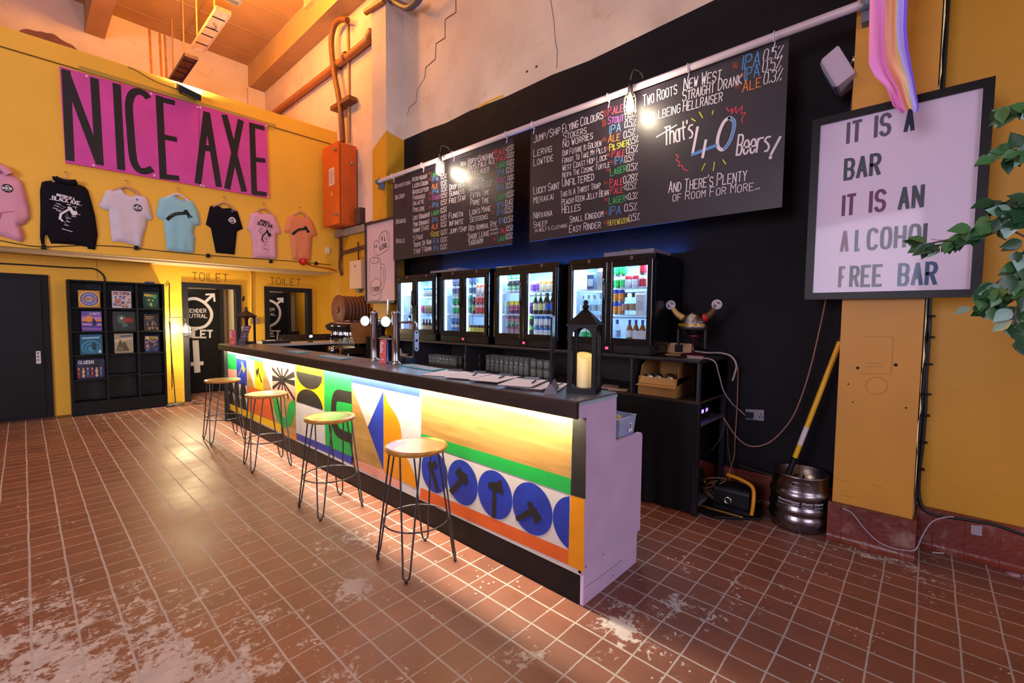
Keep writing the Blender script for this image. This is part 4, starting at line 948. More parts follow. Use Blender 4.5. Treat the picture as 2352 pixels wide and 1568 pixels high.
o = wbox('meter_box', 'small cream meter box below the cream steel box', 'meter box', 7.40, 7.74, 1.56, 1.84, .15, M_cream)
b = MB(); b.box(4.043, 4.047, 7.44, 7.70, 1.54, 1.70, 0); b.box(4.042, 4.043, 7.46, 7.58, 1.66, 1.69, 1); b.box(4.043, 4.047, 7.64, 7.68, 1.75, 1.79, 0)
part('window', b, [mat('meter_dark', '3b342c', .3), mat('paper_label', 'd8c3a4', .8)], o, 'dark meter window')
b = MB(); P = [(4.17,7.676,2.877),(4.17,7.652,2.444),(4.17,7.626,2.089)]; b.tube(P, .010, 6); tag(b.build('drop_cable', M_cab), 'black cable dropping to the small grey socket', 'cable')
q = Vector((4.17,7.628,2.018)); b = MB(); b.rbox(4.13, 4.2, q.y - .055, q.y + .055, q.z - .06, q.z + .05, .01, axis='x'); tag(b.build('surface_socket', mat('grey_plastic', '6f6660', .5)), 'small grey surface socket at the end of the black cable', 'socket')
b = MB()
for x in (0, .02, .05): b.tube(bez([(4.17, 8.36 - x, 3.02), (4.18, 8.38 - x * 1.5, 2.7), (4.15, 8.36 - x, 2.5), (4.17, 8.34 - x, 2.3)], 5), .012, 6)
b.tube([(4.17, 8.28, 2.72), (4.17, 6.7, 2.80)], .035, 8); tag(b.build('wall_cables', [mat('maroon_cable', '4b2420', .6)]), 'bundle of brown cables and pipe on the wall by the mezzanine corner', 'cables')
# cable reel
q = Vector((3.95,7.536,1.635)); o = thing('hose_reel', 'rusty brown hose reel on the wall behind the coffee machine', 'reel', q)
M_rust = mat('rust_brown', '6b3a20', .6, noise=.25, nscale=8)
b = MB(); cx_ = Vector((3.90, q.y - .02, q.z))
b.lathe([(0, 0), (.25, 0), (.26, .012), (.25, .02), (0, .03)], cx_ + Vector((.22, 0, 0)), 28, 0, ax=(1, 0, 0)); part('flange', b, M_rust, o)
b = MB(); b.lathe([(0, 0), (.25, 0), (.26, .012), (.25, .02), (0, .03)], cx_ + Vector((-.20, 0, 0)), 28, 0, ax=(1, 0, 0)); part('flange', b, M_rust, o)
b = MB()
for i in range(6): b.tube([cx_ + Vector((-.14 + i * .065, .21 * math.cos(t * PI / 12), .21 * math.sin(t * PI / 12))) for t in range(24)], .036, 8, closed=True)
part('hose', b, mat('brown_hose', '5a3422', .6), o)
b = MB(); b.box(4.15, 4.2, q.y - .3, q.y + .26, q.z - .05, q.z + .05); b.lathe([(.05, -.2), (.05, .27)], cx_, 12, 0, ax=(1, 0, 0)); b.lathe([(.06, -.215), (.04, -.23), (0, -.23)], cx_, 12, 0, ax=(1, 0, 0)); part('axle', b, M_rust, o)

# ================================================================ framed drawing, rail, boards
fd = thing('framed_drawing', 'dark framed line drawing of a beer mug beside the left chalkboard', 'picture', (3.86, 6.4, 1.7))
fq = [(-6.811,3.012),(-5.972,3.066),(-5.981,1.775),(-6.774,1.738)]
b = MB(); f = FX(3.845); y0, y1 = fq[0][0], fq[0][0] + .90; z0, z1 = fq[3][1], fq[0][1] + .02
for r in ((y0, y0 + .035, z0, z1), (y1 - .035, y1, z0, z1), (y0, y1, z0, z0 + .035), (y0, y1, z1 - .035, z1)): b.prism(f, [(r[0], r[2]), (r[1], r[2]), (r[1], r[3]), (r[0], r[3])], 0, .028)
part('frame', b, mat('dark_frame', '2c2124', .45), fd)
b = MB(); b.face(f, [(y0, z0), (y1, z0), (y1, z1), (y0, z1)], .008, 0)
W9 = .007
def D(pts, w=W9, s=True): b.ribbon(f, bez(pts, 4) if s else pts, w, .0095, 1)
D([(-6.692,2.414),(-6.707,2.114),(-6.7,1.85),(-6.639,1.792),(-6.515,1.786),(-6.375,1.815),(-6.347,1.897),(-6.355,2.098),(-6.359,2.389)])
D([(-6.699,2.442),(-6.614,2.386),(-6.473,2.379),(-6.359,2.407),(-6.437,2.453),(-6.613,2.471),(-6.699,2.442)])
D([(-6.353,2.352),(-6.269,2.337),(-6.22,2.235),(-6.238,2.092),(-6.289,1.968),(-6.357,1.934)]); D([(-6.35,2.298),(-6.296,2.285),(-6.27,2.202),(-6.288,2.076),(-6.353,2.006)])
D([(-6.683,2.038),(-6.617,2.091),(-6.51,2.138),(-6.424,2.119),(-6.373,2.071),(-6.373,2.016)]); D([(-6.683,2.038),(-6.583,1.987),(-6.442,1.991),(-6.373,2.016)]); D([(-6.674,1.909),(-6.549,1.865),(-6.357,1.915)])
D([(-6.497,2.729),(-6.557,2.68),(-6.554,2.588),(-6.489,2.509),(-6.368,2.499),(-6.267,2.526)]); D([(-6.497,2.729),(-6.434,2.714),(-6.401,2.665)])
D([(-6.4,2.683),(-6.399,2.773),(-6.331,2.829),(-6.214,2.851),(-6.126,2.796),(-6.111,2.689),(-6.135,2.567),(-6.267,2.526)])
D([(-6.348,2.786),(-6.315,2.692)]); D([(-6.264,2.812),(-6.232,2.693)]); D([(-6.181,2.829),(-6.16,2.694)])
D([(-6.541,2.513),(-6.56,2.404)]); D([(-6.444,2.496),(-6.438,2.398)])
for q in [(-6.526,2.637),(-6.477,2.64),(-6.312,2.746),(-6.248,2.721)]: b.disc(f, q[0], q[1], .012, .03, .0096, 1, 10)
text(b, f, 'ALCOHOL', *[(-6.385,2.563),(-6.16,2.602)], .07, .12, .0095, 1)
text(b, f, 'FLAVOUR', *[(-6.655,1.92),(-6.388,1.934)], .07, .12, .0095, 1)
part('print', b, [mat('print_paper', 'bd9da6', .5), mat('print_ink', '2b2330', .7)], fd, 'white print with a line drawing')
b = MB(); b.face(f, [(y0, z0), (y1, z0), (y1, z1), (y0, z1)], .016); part('glazing', b, glass_mat('picture_glass', refl=.05), fd)
# pole and its brackets
pole = thing('hanging_rail', 'long white round rail carrying the chalkboards across the bar wall', 'rail', (3.8, 3.4, 3.6))
b = MB(); b.tube([(3.79, 6.39, 3.605), (3.79, .37, 3.61)], .029, 16); part('rail', b, mat('white_rail', 'b8a6b2', .35), pole)
M_br = mat('grey_bracket', '5d6272', .45, metal=.3)
for y in (6.33, .385):
    b = MB(); b.lathe([(.03, -.035), (.042, -.035), (.042, .035), (.03, .035)], (3.79, y, 3.607), 14, 0, ax=(0, 1, 0)); b.box(3.80, 3.88, y - .03, y + .03, 3.50, 3.64); part('bracket', b, M_br, pole)
M_board = mat('chalkboard_face', '241d28', .42, noise=.2, nscale=4, bump=.03)
CH = [mat('chalk_white', 'c8bcc6', .9), mat('chalk_red', 'c23a52', .9), mat('chalk_blue', '4a7fb8', .9), mat('chalk_orange', 'd8742e', .9), mat('chalk_green', '2c9a58', .9), mat('chalk_yellow', 'c0b834', .9), mat('chalk_purple', 'a34aa0', .9), mat('chalk_rust', 'a8401e', .9)]
def chalkboard(label, y0, y1, z0, z1, items, hs, extra=None):
    o = thing('chalkboard', label, 'chalkboard', (3.82, (y0 + y1) / 2, z0), 0, None)
    b = MB(); b.box(3.815, 3.83, y0, y1, z0, z1); part('board', b, M_board, o)
    b = MB(); f = FX(3.815)
    for s, p0, p1, h, m in items: text(b, f, s, p0, p1, h * .78, .078, .0012, m, jit=.3)
    if extra: extra(b, f)
    part('chalk_lettering', b, CH, o, 'chalk lettering in white and colours')
    for yy in hs:
        b = MB(); b.tube([(3.79 + .036 * math.cos(t * PI / 8), yy, 3.608 + .036 * math.sin(t * PI / 8)) for t in range(16)], .004, 5, closed=True)
        b.tube([(3.812, yy, 3.575), (3.81, yy + .012, z1 - .055)], .004, 5)
        part('cable_tie', b, mat('white_tie', 'c3bcc8', .5), o)
    return o
LEFT_ITEMS = [('Beavertown',(-5.919,3.434),(-5.52,3.421),0.075,0),
('Big Drop', (-5.907, 3.265), (-5.665, 3.259), 0.085, 0),
('Brewdog',(-5.892,2.908),(-5.638,2.9),0.085,0),
('Brulo',(-5.89,2.623),(-5.672,2.615),0.085,0),
('Astro-nought',(-5.477,3.447),(-5.125,3.43),0.08,0),
('Lazer Crush', (-5.469, 3.358), (-5.112, 3.339), 0.08, 0),
('Woodcutter',(-5.473,3.27),(-5.101,3.251),0.08,0),
('Paradiso',(-5.462,3.185),(-5.18,3.172),0.08,0),
('Galactic',(-5.462,3.11),(-5.198,3.104),0.075,0),
('Poolside',(-5.458,3.018),(-5.189,3.006),0.08,0),
('Lost (Draught)', (-5.459, 2.903), (-5.072, 2.899), 0.085, 0),
('Punk (Draught)', (-5.455, 2.812), (-5.083, 2.809), 0.08, 0),
('Nanny State', (-5.455, 2.727), (-5.083, 2.732), 0.085, 0),
('5 Fruit', (-5.452, 2.615), (-5.222, 2.622), 0.085, 0),
('Tropic Of Now', (-5.448, 2.521), (-5.034, 2.531), 0.085, 0),
('7 Hop 7 Grain', (-5.444, 2.424), (-5.034, 2.444), 0.085, 0),
('Lager',(-5.035,3.427),(-4.9,3.426),0.07,4),
('IPA',(-5.017,3.356),(-4.886,3.348),0.08,2),
('Ale',(-5.023,3.267),(-4.9,3.257),0.08,3),
('IPA',(-5.015,3.19),(-4.876,3.179),0.08,2),
('Stout',(-5.015,3.112),(-4.838,3.104),0.075,6),
('IPA',(-5.015,3.012),(-4.886,3.001),0.085,2),
('Lager',(-5.035,2.907),(-4.865,2.907),0.08,4),
('IPA',(-5.015,2.81),(-4.892,2.805),0.085,2),
('Ale',(-5.025,2.722),(-4.888,2.725),0.085,3),
('Gose',(-5.034,2.626),(-4.864,2.62),0.085,5),
('IPA',(-4.99,2.527),(-4.871,2.52),0.085,2),
('IPA',(-4.981,2.423),(-4.87,2.424),0.09,2),
('0.5%',(-4.827,3.351),(-4.709,3.352),0.07,0),
('0.5%',(-4.826,3.265),(-4.709,3.264),0.08,0),
('0.5%',(-4.821,3.185),(-4.701,3.185),0.08,0),
('0.5%',(-4.824,3.102),(-4.697,3.104),0.075,0),
('0.5%',(-4.827,3.013),(-4.703,3.014),0.08,0),
('0.5%',(-4.83,2.91),(-4.706,2.916),0.085,0),
('0.5%',(-4.827,2.812),(-4.707,2.817),0.08,0),
('0.5%',(-4.827,2.728),(-4.707,2.728),0.085,0),
('0.0%',(-4.823,2.621),(-4.69,2.627),0.08,0),
('0.0%',(-4.826,2.526),(-4.695,2.528),0.08,0),
('0.0%',(-4.833,2.431),(-4.698,2.434),0.085,0),
('New',(-4.427,3.436),(-4.335,3.433),0.07,0),
('Hops+Sunshine',(-4.293,3.432),(-3.838,3.412),0.09,0),
('Days Pale Ale', (-4.285, 3.354), (-3.82, 3.346), 0.09, 0),
('Days Lager', (-4.307, 3.277), (-3.913, 3.265), 0.085, 0),
('Tropical',(-4.247,3.177),(-3.981,3.17),0.08,0),
('Guinness 0.0', (-4.264, 3.102), (-3.877, 3.094), 0.08, 0),
('Extra Time', (-4.245, 3.005), (-3.91, 3.001), 0.085, 0),
('Prime Time', (-4.242, 2.919), (-3.913, 2.903), 0.09, 0),
("Lion's Mane", (-4.256, 2.805), (-3.881, 2.803), 0.09, 0),
('Sessions',(-4.25,2.717),(-3.935,2.716),0.085,0),
('Red Admiral Rye', (-4.272, 2.611), (-3.775, 2.607), 0.085, 0),
('Shore Leave', (-4.283, 2.51), (-3.905, 2.513), 0.09, 0),
('Rhubarb',(-3.888,2.563),(-3.757,2.566),0.035,0),
('Ginger',(-3.887,2.517),(-3.753,2.519),0.035,0),
('Yardarm',(-4.278,2.43),(-4.016,2.438),0.09,0),
('Drop Bear', (-4.651, 3.179), (-4.324, 3.172), 0.09, 0),
('Guinness',(-4.651,3.099),(-4.359,3.091),0.085,0),
('Free Star', (-4.654, 3.008), (-4.338, 3.006), 0.09, 0),
('Fungtn',(-4.658,2.815),(-4.388,2.808),0.09,0),
('Infinite',(-4.649,2.721),(-4.376,2.714),0.09,0),
('Jump/Ship',(-4.652,2.623),(-4.31,2.618),0.085,0),
('P.ale',(-3.814,3.425),(-3.655,3.425),0.085,1),
('P.ale',(-3.787,3.354),(-3.634,3.348),0.08,1),
('Lager',(-3.786,3.28),(-3.628,3.27),0.085,4),
('IPA',(-3.769,3.189),(-3.667,3.187),0.085,2),
('Stout',(-3.797,3.107),(-3.641,3.105),0.075,6),
('IPA',(-3.776,3.01),(-3.668,3.01),0.085,2),
('Lager',(-3.801,2.908),(-3.623,2.911),0.085,4),
('IPA',(-3.767,2.814),(-3.665,2.814),0.085,2),
('IPA',(-3.772,2.731),(-3.664,2.73),0.085,2),
('IPA',(-3.738,2.624),(-3.658,2.628),0.085,2),
('Pale',(-3.717,2.515),(-3.62,2.522),0.075,1),
('Lager',(-3.759,2.428),(-3.625,2.435),0.08,4),
('<0.5%',(-3.643,3.426),(-3.52,3.433),0.07,0),
('0.0%',(-3.625,3.355),(-3.516,3.348),0.075,0),
('0.0%',(-3.618,3.272),(-3.515,3.268),0.075,0),
('0.5%',(-3.632,3.189),(-3.517,3.188),0.08,0),
('0.0%',(-3.609,3.099),(-3.513,3.102),0.07,0),
('0.5%',(-3.637,3.018),(-3.52,3.014),0.08,0),
('0.5%',(-3.619,2.914),(-3.513,2.914),0.08,0),
('0.4%',(-3.643,2.818),(-3.521,2.822),0.085,0),
('0.5%',(-3.649,2.737),(-3.52,2.74),0.085,0),
('0.5%',(-3.654,2.627),(-3.519,2.636),0.08,0),
('0.5%',(-3.618,2.531),(-3.52,2.533),0.075,0),
('0.5%',(-3.622,2.439),(-3.524,2.443),0.08,0),
('Vg',(-5.094,3.465),(-5.053,3.466),0.05,7),
('Vg',(-5.09,3.384),(-5.044,3.382),0.05,7),
('Gf',(-5.087,3.194),(-5.035,3.194),0.04,7),
('Gf',(-5.09,3.124),(-5.035,3.123),0.04,7),
('Gf',(-5.094,3.011),(-5.035,3.011),0.04,7),
('Vg',(-5.083,2.651),(-5.043,2.653),0.04,7),
('Vg',(-3.844,3.46),(-3.814,3.459),0.05,7),
('Vg',(-3.82,3.376),(-3.79,3.376),0.05,7),
('Vg',(-3.828,3.299),(-3.799,3.299),0.05,7),
('Vg',(-3.862,3.203),(-3.822,3.204),0.05,7),
('Vg',(-3.863,3.031),(-3.825,3.031),0.05,7),
('Vg',(-3.862,2.932),(-3.824,2.932),0.05,7),
('Vg',(-3.861,2.833),(-3.827,2.834),0.05,7),
('Vg',(-3.857,2.757),(-3.826,2.759),0.05,7),
('Vg',(-3.84,2.444),(-3.796,2.447),0.05,7)]
RIGHT_ITEMS = [('Jump/Ship',(-3.23,3.43),(-2.873,3.437),0.1,0),
('Flying Colours', (-2.844, 3.436), (-2.369, 3.443), 0.105, 0),
('Stokers',(-2.833,3.361),(-2.554,3.354),0.09,0),
('No Worries', (-2.837, 3.283), (-2.477, 3.282), 0.09, 0),
('Lervig',(-3.227,3.281),(-2.981,3.279),0.095,0),
('Lowtide',(-3.225,3.183),(-2.958,3.182),0.095,0),
('Our Future Is Golden', (-2.843, 3.2), (-2.383, 3.193), 0.075, 0),
('Forgot To Take My Pills', (-2.841, 3.125), (-2.329, 3.121), 0.07, 0),
('West Coast Hop Lock', (-2.836, 3.051), (-2.316, 3.047), 0.075, 0),
('Neipa The Cosmic Turtle', (-2.838, 2.981), (-2.282, 2.972), 0.07, 0),
('Unfiltered',(-2.837,2.89),(-2.455,2.884),0.1,0),
('Lucky Saint', (-3.22, 2.879), (-2.873, 2.878), 0.1, 0),
('Merakai',(-3.219,2.781),(-2.95,2.78),0.09,0),
('This Is A Thirst Trap', (-2.857, 2.787), (-2.378, 2.795), 0.075, 0),
('Peachy Keen Jelly Bean', (-2.84, 2.703), (-2.288, 2.711), 0.08, 0),
('Helles',(-2.835,2.619),(-2.61,2.617),0.1,0),
('Nirvana',(-3.216,2.615),(-2.962,2.615),0.09,0),
('Sheep',(-3.214,2.52),(-3.026,2.521),0.08,0),
("in Wolf's Clothing", (-3.189, 2.467), (-2.766, 2.47), 0.055, 0),
('Small Kingdom', (-2.734, 2.51), (-2.343, 2.516), 0.085, 0),
('Easy Rinder', (-2.738, 2.414), (-2.369, 2.416), 0.09, 0),
('P.ale',(-2.316,3.457),(-2.161,3.449),0.1,1),
('Stout',(-2.314,3.374),(-2.15,3.362),0.085,6),
('0.5%',(-2.132,3.363),(-2.02,3.363),0.07,0),
('IPA',(-2.293,3.278),(-2.177,3.278),0.095,2),
('0.5%',(-2.139,3.294),(-2.029,3.283),0.08,0),
('Ale',(-2.306,3.205),(-2.187,3.195),0.09,3),
('0.5%',(-2.143,3.2),(-2.032,3.201),0.08,0),
('Pilsner',(-2.289,3.121),(-2.092,3.126),0.08,5),
('0.5%',(-2.088,3.125),(-1.995,3.134),0.075,0),
('P.ale',(-2.265,3.053),(-2.13,3.044),0.085,1),
('0.5%',(-2.112,3.053),(-2.001,3.049),0.08,0),
('IPA',(-2.23,2.978),(-2.14,2.977),0.09,2),
('0.5%',(-2.128,2.979),(-2.035,2.978),0.075,0),
('Lager',(-2.273,2.886),(-2.111,2.897),0.09,4),
('0.5%',(-2.105,2.895),(-2.001,2.887),0.08,0),
('P.ale',(-2.28,2.788),(-2.143,2.785),0.09,1),
('0.28%',(-2.135,2.79),(-1.993,2.792),0.085,0),
('P.ale',(-2.272,2.715),(-2.14,2.712),0.085,1),
('<0.5%',(-2.133,2.724),(-2.008,2.721),0.075,0),
('Lager',(-2.282,2.622),(-2.112,2.626),0.09,4),
('<0.3%',(-2.108,2.634),(-1.992,2.628),0.075,0),
('IPA',(-2.277,2.52),(-2.157,2.516),0.1,2),
('0.5%',(-2.119,2.531),(-1.997,2.526),0.085,0),
('Hefeweizen',(-2.287,2.424),(-2.073,2.428),0.07,5),
('0.5%',(-2.069,2.432),(-1.966,2.437),0.08,0),
('Vg',(-2.37,3.489),(-2.332,3.488),0.04,7),
('GF',(-2.363,3.452),(-2.328,3.45),0.035,7),
('Vg',(-2.38,3.403),(-2.339,3.402),0.04,7),
('GF',(-2.376,3.367),(-2.329,3.362),0.035,7),
('Vg',(-2.37,3.228),(-2.329,3.227),0.045,7),
('Vg',(-2.323,3.138),(-2.292,3.139),0.04,7),
('Vg',(-2.315,3.072),(-2.284,3.073),0.04,7),
('Vg',(-2.276,2.998),(-2.243,3.0),0.045,7),
('Vg',(-2.321,2.933),(-2.284,2.935),0.04,7),
('Vg',(-2.341,2.818),(-2.303,2.819),0.04,7),
('Vg',(-2.337,2.658),(-2.296,2.658),0.045,7),
('Vg',(-2.334,2.535),(-2.296,2.536),0.04,7),
('Vg',(-2.334,2.439),(-2.293,2.441),0.045,7),
('Two Roots', (-1.958, 3.434), (-1.651, 3.445), 0.12, 0),
('New West', (-1.595, 3.458), (-1.296, 3.441), 0.12, 0),
('Straight Drank', (-1.602, 3.368), (-1.141, 3.357), 0.115, 0),
('Wellbeing',(-1.931,3.284),(-1.619,3.281),0.11,0),
('Hellraiser',(-1.594,3.283),(-1.282,3.27),0.11,0),
('IPA',(-1.141,3.462),(-1.022,3.452),0.13,2),
('0.5%',(-0.999,3.472),(-0.875,3.457),0.105,0),
('IPA',(-1.119,3.371),(-1.019,3.374),0.12,2),
('0.5%',(-1.0,3.392),(-0.877,3.382),0.105,0),
('Ale',(-1.132,3.294),(-1.008,3.292),0.105,3),
('0.3%',(-0.989,3.304),(-0.871,3.293),0.105,0),
('Vg',(-1.212,3.491),(-1.177,3.488),0.06,7),
('Vg',(-1.145,3.403),(-1.125,3.403),0.05,7),
('Vg',(-1.19,3.334),(-1.159,3.332),0.05,7),
("And There's Plenty", (-1.699, 2.628), (-1.08, 2.613), 0.12, 0),
('of Room For More...', (-1.661, 2.549), (-0.988, 2.531), 0.09, 0)]

def right_extra(b, f):
    text(b, f, "That's", *[(-1.747,3.042),(-1.505,3.05)], .15, .09, .0012, 0, lower=True)
    b.ribbon(f, [(-1.822,3.131),(-1.646,3.186)], .011, .0012, 0)
    text(b, f, 'Beers', *[(-1.16,2.824),(-0.935,2.805)], .15, .09, .0012, 0, lower=True)
    b.ribbon(f, [(-0.862,2.886),(-0.918,2.774)], .018, .0012, 0); b.disc(f, *[(-0.921,2.753)][0], .012, .014, .0012, 0, 10)
    b.ribbon(f, [(-1.468,3.119),(-1.503,2.912)], .022, .0012, 0); b.ribbon(f, [(-1.505,2.907),(-1.317,2.936)], .026, .0013, 2)
    b.ribbon(f, [(-1.398,2.997),(-1.419,2.866)], .022, .0014, 0)
    z = [(q[0], q[1]) for q in bez([(-1.223,3.126),(-1.263,3.103),(-1.296,3.028),(-1.307,2.952),(-1.289,2.904),(-1.255,2.892),(-1.214,2.94),(-1.188,3.022),(-1.187,3.087),(-1.223,3.126)], 5)]
    b.ribbon(f, z, .026, .0012, 0); b.ribbon(f, z[25:44], .02, .0016, 2)
    for s_ in ([(-1.248,3.215),(-1.227,3.178),(-1.204,3.189),(-1.205,3.153),(-1.177,3.196),(-1.173,3.147),(-1.131,3.185),(-1.136,3.133),(-1.106,3.13),(-1.13,3.093),(-1.124,3.061)], [(-1.646,2.942),(-1.622,2.916),(-1.639,2.896),(-1.608,2.865),(-1.622,2.838),(-1.589,2.84),(-1.576,2.804),(-1.535,2.786)]): b.ribbon(f, bez(s_, 3), .007, .0012, 1)
    t_ = [(-1.458,3.238),(-1.43,3.184),(-1.347,3.217),(-1.354,3.19),(-1.519,3.203),(-1.488,3.173),(-1.398,2.813),(-1.422,2.763),(-1.324,2.808),(-1.331,2.741),(-1.26,2.811),(-1.237,2.772)]
    for i in range(0, 12, 2): b.ribbon(f, [t_[i], t_[i + 1]], .008, .0012, 5)
chalkboard('left chalkboard listing alcohol free beers, hung beside the framed mug drawing', 3.535, 5.965, 2.375, 3.578, LEFT_ITEMS, (5.93, 5.2, 4.55, 3.62))
chalkboard("right chalkboard reading That's 40 Beers, hung nearest the poster", .832, 3.275, 2.375, 3.578, RIGHT_ITEMS, (3.22, 2.3, 1.55, .92), right_extra)
# caged bulb lamps hooked on the rail
def caged(label, y, x, z):
    o = thing('caged_bulb_lamp', label, 'lamp', (x, y, z), 0, 'caged bulbs hooked on the rail')
    b = MB(); b.tube(bez([(3.84, y - .05, 3.60), (3.80, y - .06, 3.70), (x, y - .03, 3.72), (x, y, 3.64)], 5), .007, 6); lk = part('flex', b, M_cab, o)
    b = MB(); b.lathe([(0, .15), (.016, .15), (.022, .12), (.024, .05), (0, .05)], (x, y, z + .02), 14); part('socket', b, mat('lamp_black', '16161c', .4), o)
    b = MB(); b.lathe([(0, -.075), (.028, -.065), (.036, -.035), (.03, .01), (.018, .045), (.016, .065), (0, .065)], (x, y, z), 16)
    part('bulb', b, mat('bulb_glow', (1, .86, .6), .3, emit=60, ecol=(1, .87, .62)), o)
    b = MB()
    for t in range(8): b.tube([(x + r_ * math.cos(t * PI / 4), y + r_ * math.sin(t * PI / 4), z + h_) for r_, h_ in ((.026, .09), (.05, .05), (.055, -.04), (.045, -.09))], .0022, 5)
    for h_, r_ in ((.04, .051), (-.04, .055), (-.09, .045), (-.1, .03)): b.tube([(x + r_ * math.cos(t * PI / 8), y + r_ * math.sin(t * PI / 8), z + h_) for t in range(16)], .0025, 5, closed=True)
    part('wire_cage', b, mat('cage_brass', '8f8068', .35, metal=.8), o)
    lamp('caged_bulb_light', 'POINT', (x - .09, y, z - .03), 32, (1, .84, .58), .035)
q = Vector((3.7,4.699,3.454)); caged('caged bulb lamp shining in front of the left chalkboard', q.y, 3.70, q.z)
q = Vector((3.7,2.025,3.437)); caged('caged bulb lamp shining in front of the right chalkboard', q.y, 3.70, q.z)

# ================================================================ back bar
bb = thing('back_counter', 'black shelving counter against the charcoal wall carrying the four fridges', 'counter', (3.85, 3.4, 0))
M_navy = mat('navy_black_board', '17161d', .4, noise=.15); M_edge = mat('dark_grey_edge', '2d2a30', .45)
YE = 6.22
b = MB(); b.rbox(3.50, 4.19, 1.27, YE, 1.203, 1.23, .006, 0, 'y'); part('worktop', b, M_navy, bb)
b = MB(); b.box(3.52, 4.19, 1.275, YE, .885, .905); part('shelf', b, mat('shelf_dark_wood', '3a2a22', .5, noise=.2), bb)
b = MB(); b.box(4.16, 4.19, 1.29, YE, .905, 1.203); part('back_panel', b, mat('back_panel_dark', '26221f', .6), bb)
for y in (1.275, 1.835, 3.965, 5.01, 6.2): b = MB(); b.box(3.505, 4.16, y, y + .018, .905, 1.203); part('divider', b, M_edge, bb)
b = MB(); b.box(3.55, 4.19, 1.275, 1.293, .905, 1.203); part('end_panel', b, M_navy, bb)
b = MB(); b.box(3.52, 3.56, 1.27, 1.31, 0, .885); part('leg', b, M_navy, bb); b = MB(); b.box(4.12, 4.16, 1.27, 1.31, 0, .885); part('leg', b, M_navy, bb)
b = MB(); b.box(3.56, 4.12, 1.28, 1.75, .70, .72); part('end_shelf', b, mat('end_shelf_grey', '4d4a55', .45), bb)
b = MB(); b.box(3.56, 4.0, 1.28, 1.75, .06, .09); part('end_shelf', b, mat('end_shelf_grey', '4d4a55', .45), bb)
b = MB(); b.box(3.56, 4.19, 1.75, 1.78, 0, .885); part('inner_panel', b, M_black, bb)
b = MB()                                    # pleated black curtain
n = 150; P = []
for i in range(n + 1):
    y = 1.285 + (YE - 1.3) * i / n; P.append((y, .008 * math.sin(i * .75) + .010 * math.sin(i * .31) + .006 * math.sin(i * 1.3 + 1)))
for lv in range(6):
    z0 = .885 - lv * .145; z1 = max(.015, z0 - .145)
    b.add([q for y, d in P for q in ((3.512 + d * (.2 + lv * .25), y, z0), (3.512 + d * (.2 + (lv + 1) * .25), y, z1))], [(2 * i, 2 * i + 1, 2 * i + 3, 2 * i + 2) for i in range(n)], 0, True)
part('curtain', b, mat('black_curtain', '0d0c10', .7, spec=.3), bb, 'black curtain')
M_fb = mat('fridge_black_gloss', '0b0c12', .22, spec=.5); M_fw = mat('fridge_liner', 'aab6c4', .5); M_chrome = mat('chrome', 'c8c8cc', .12, metal=1)
M_fg = glass_mat('fridge_glass', (.93, .97, 1), .06)
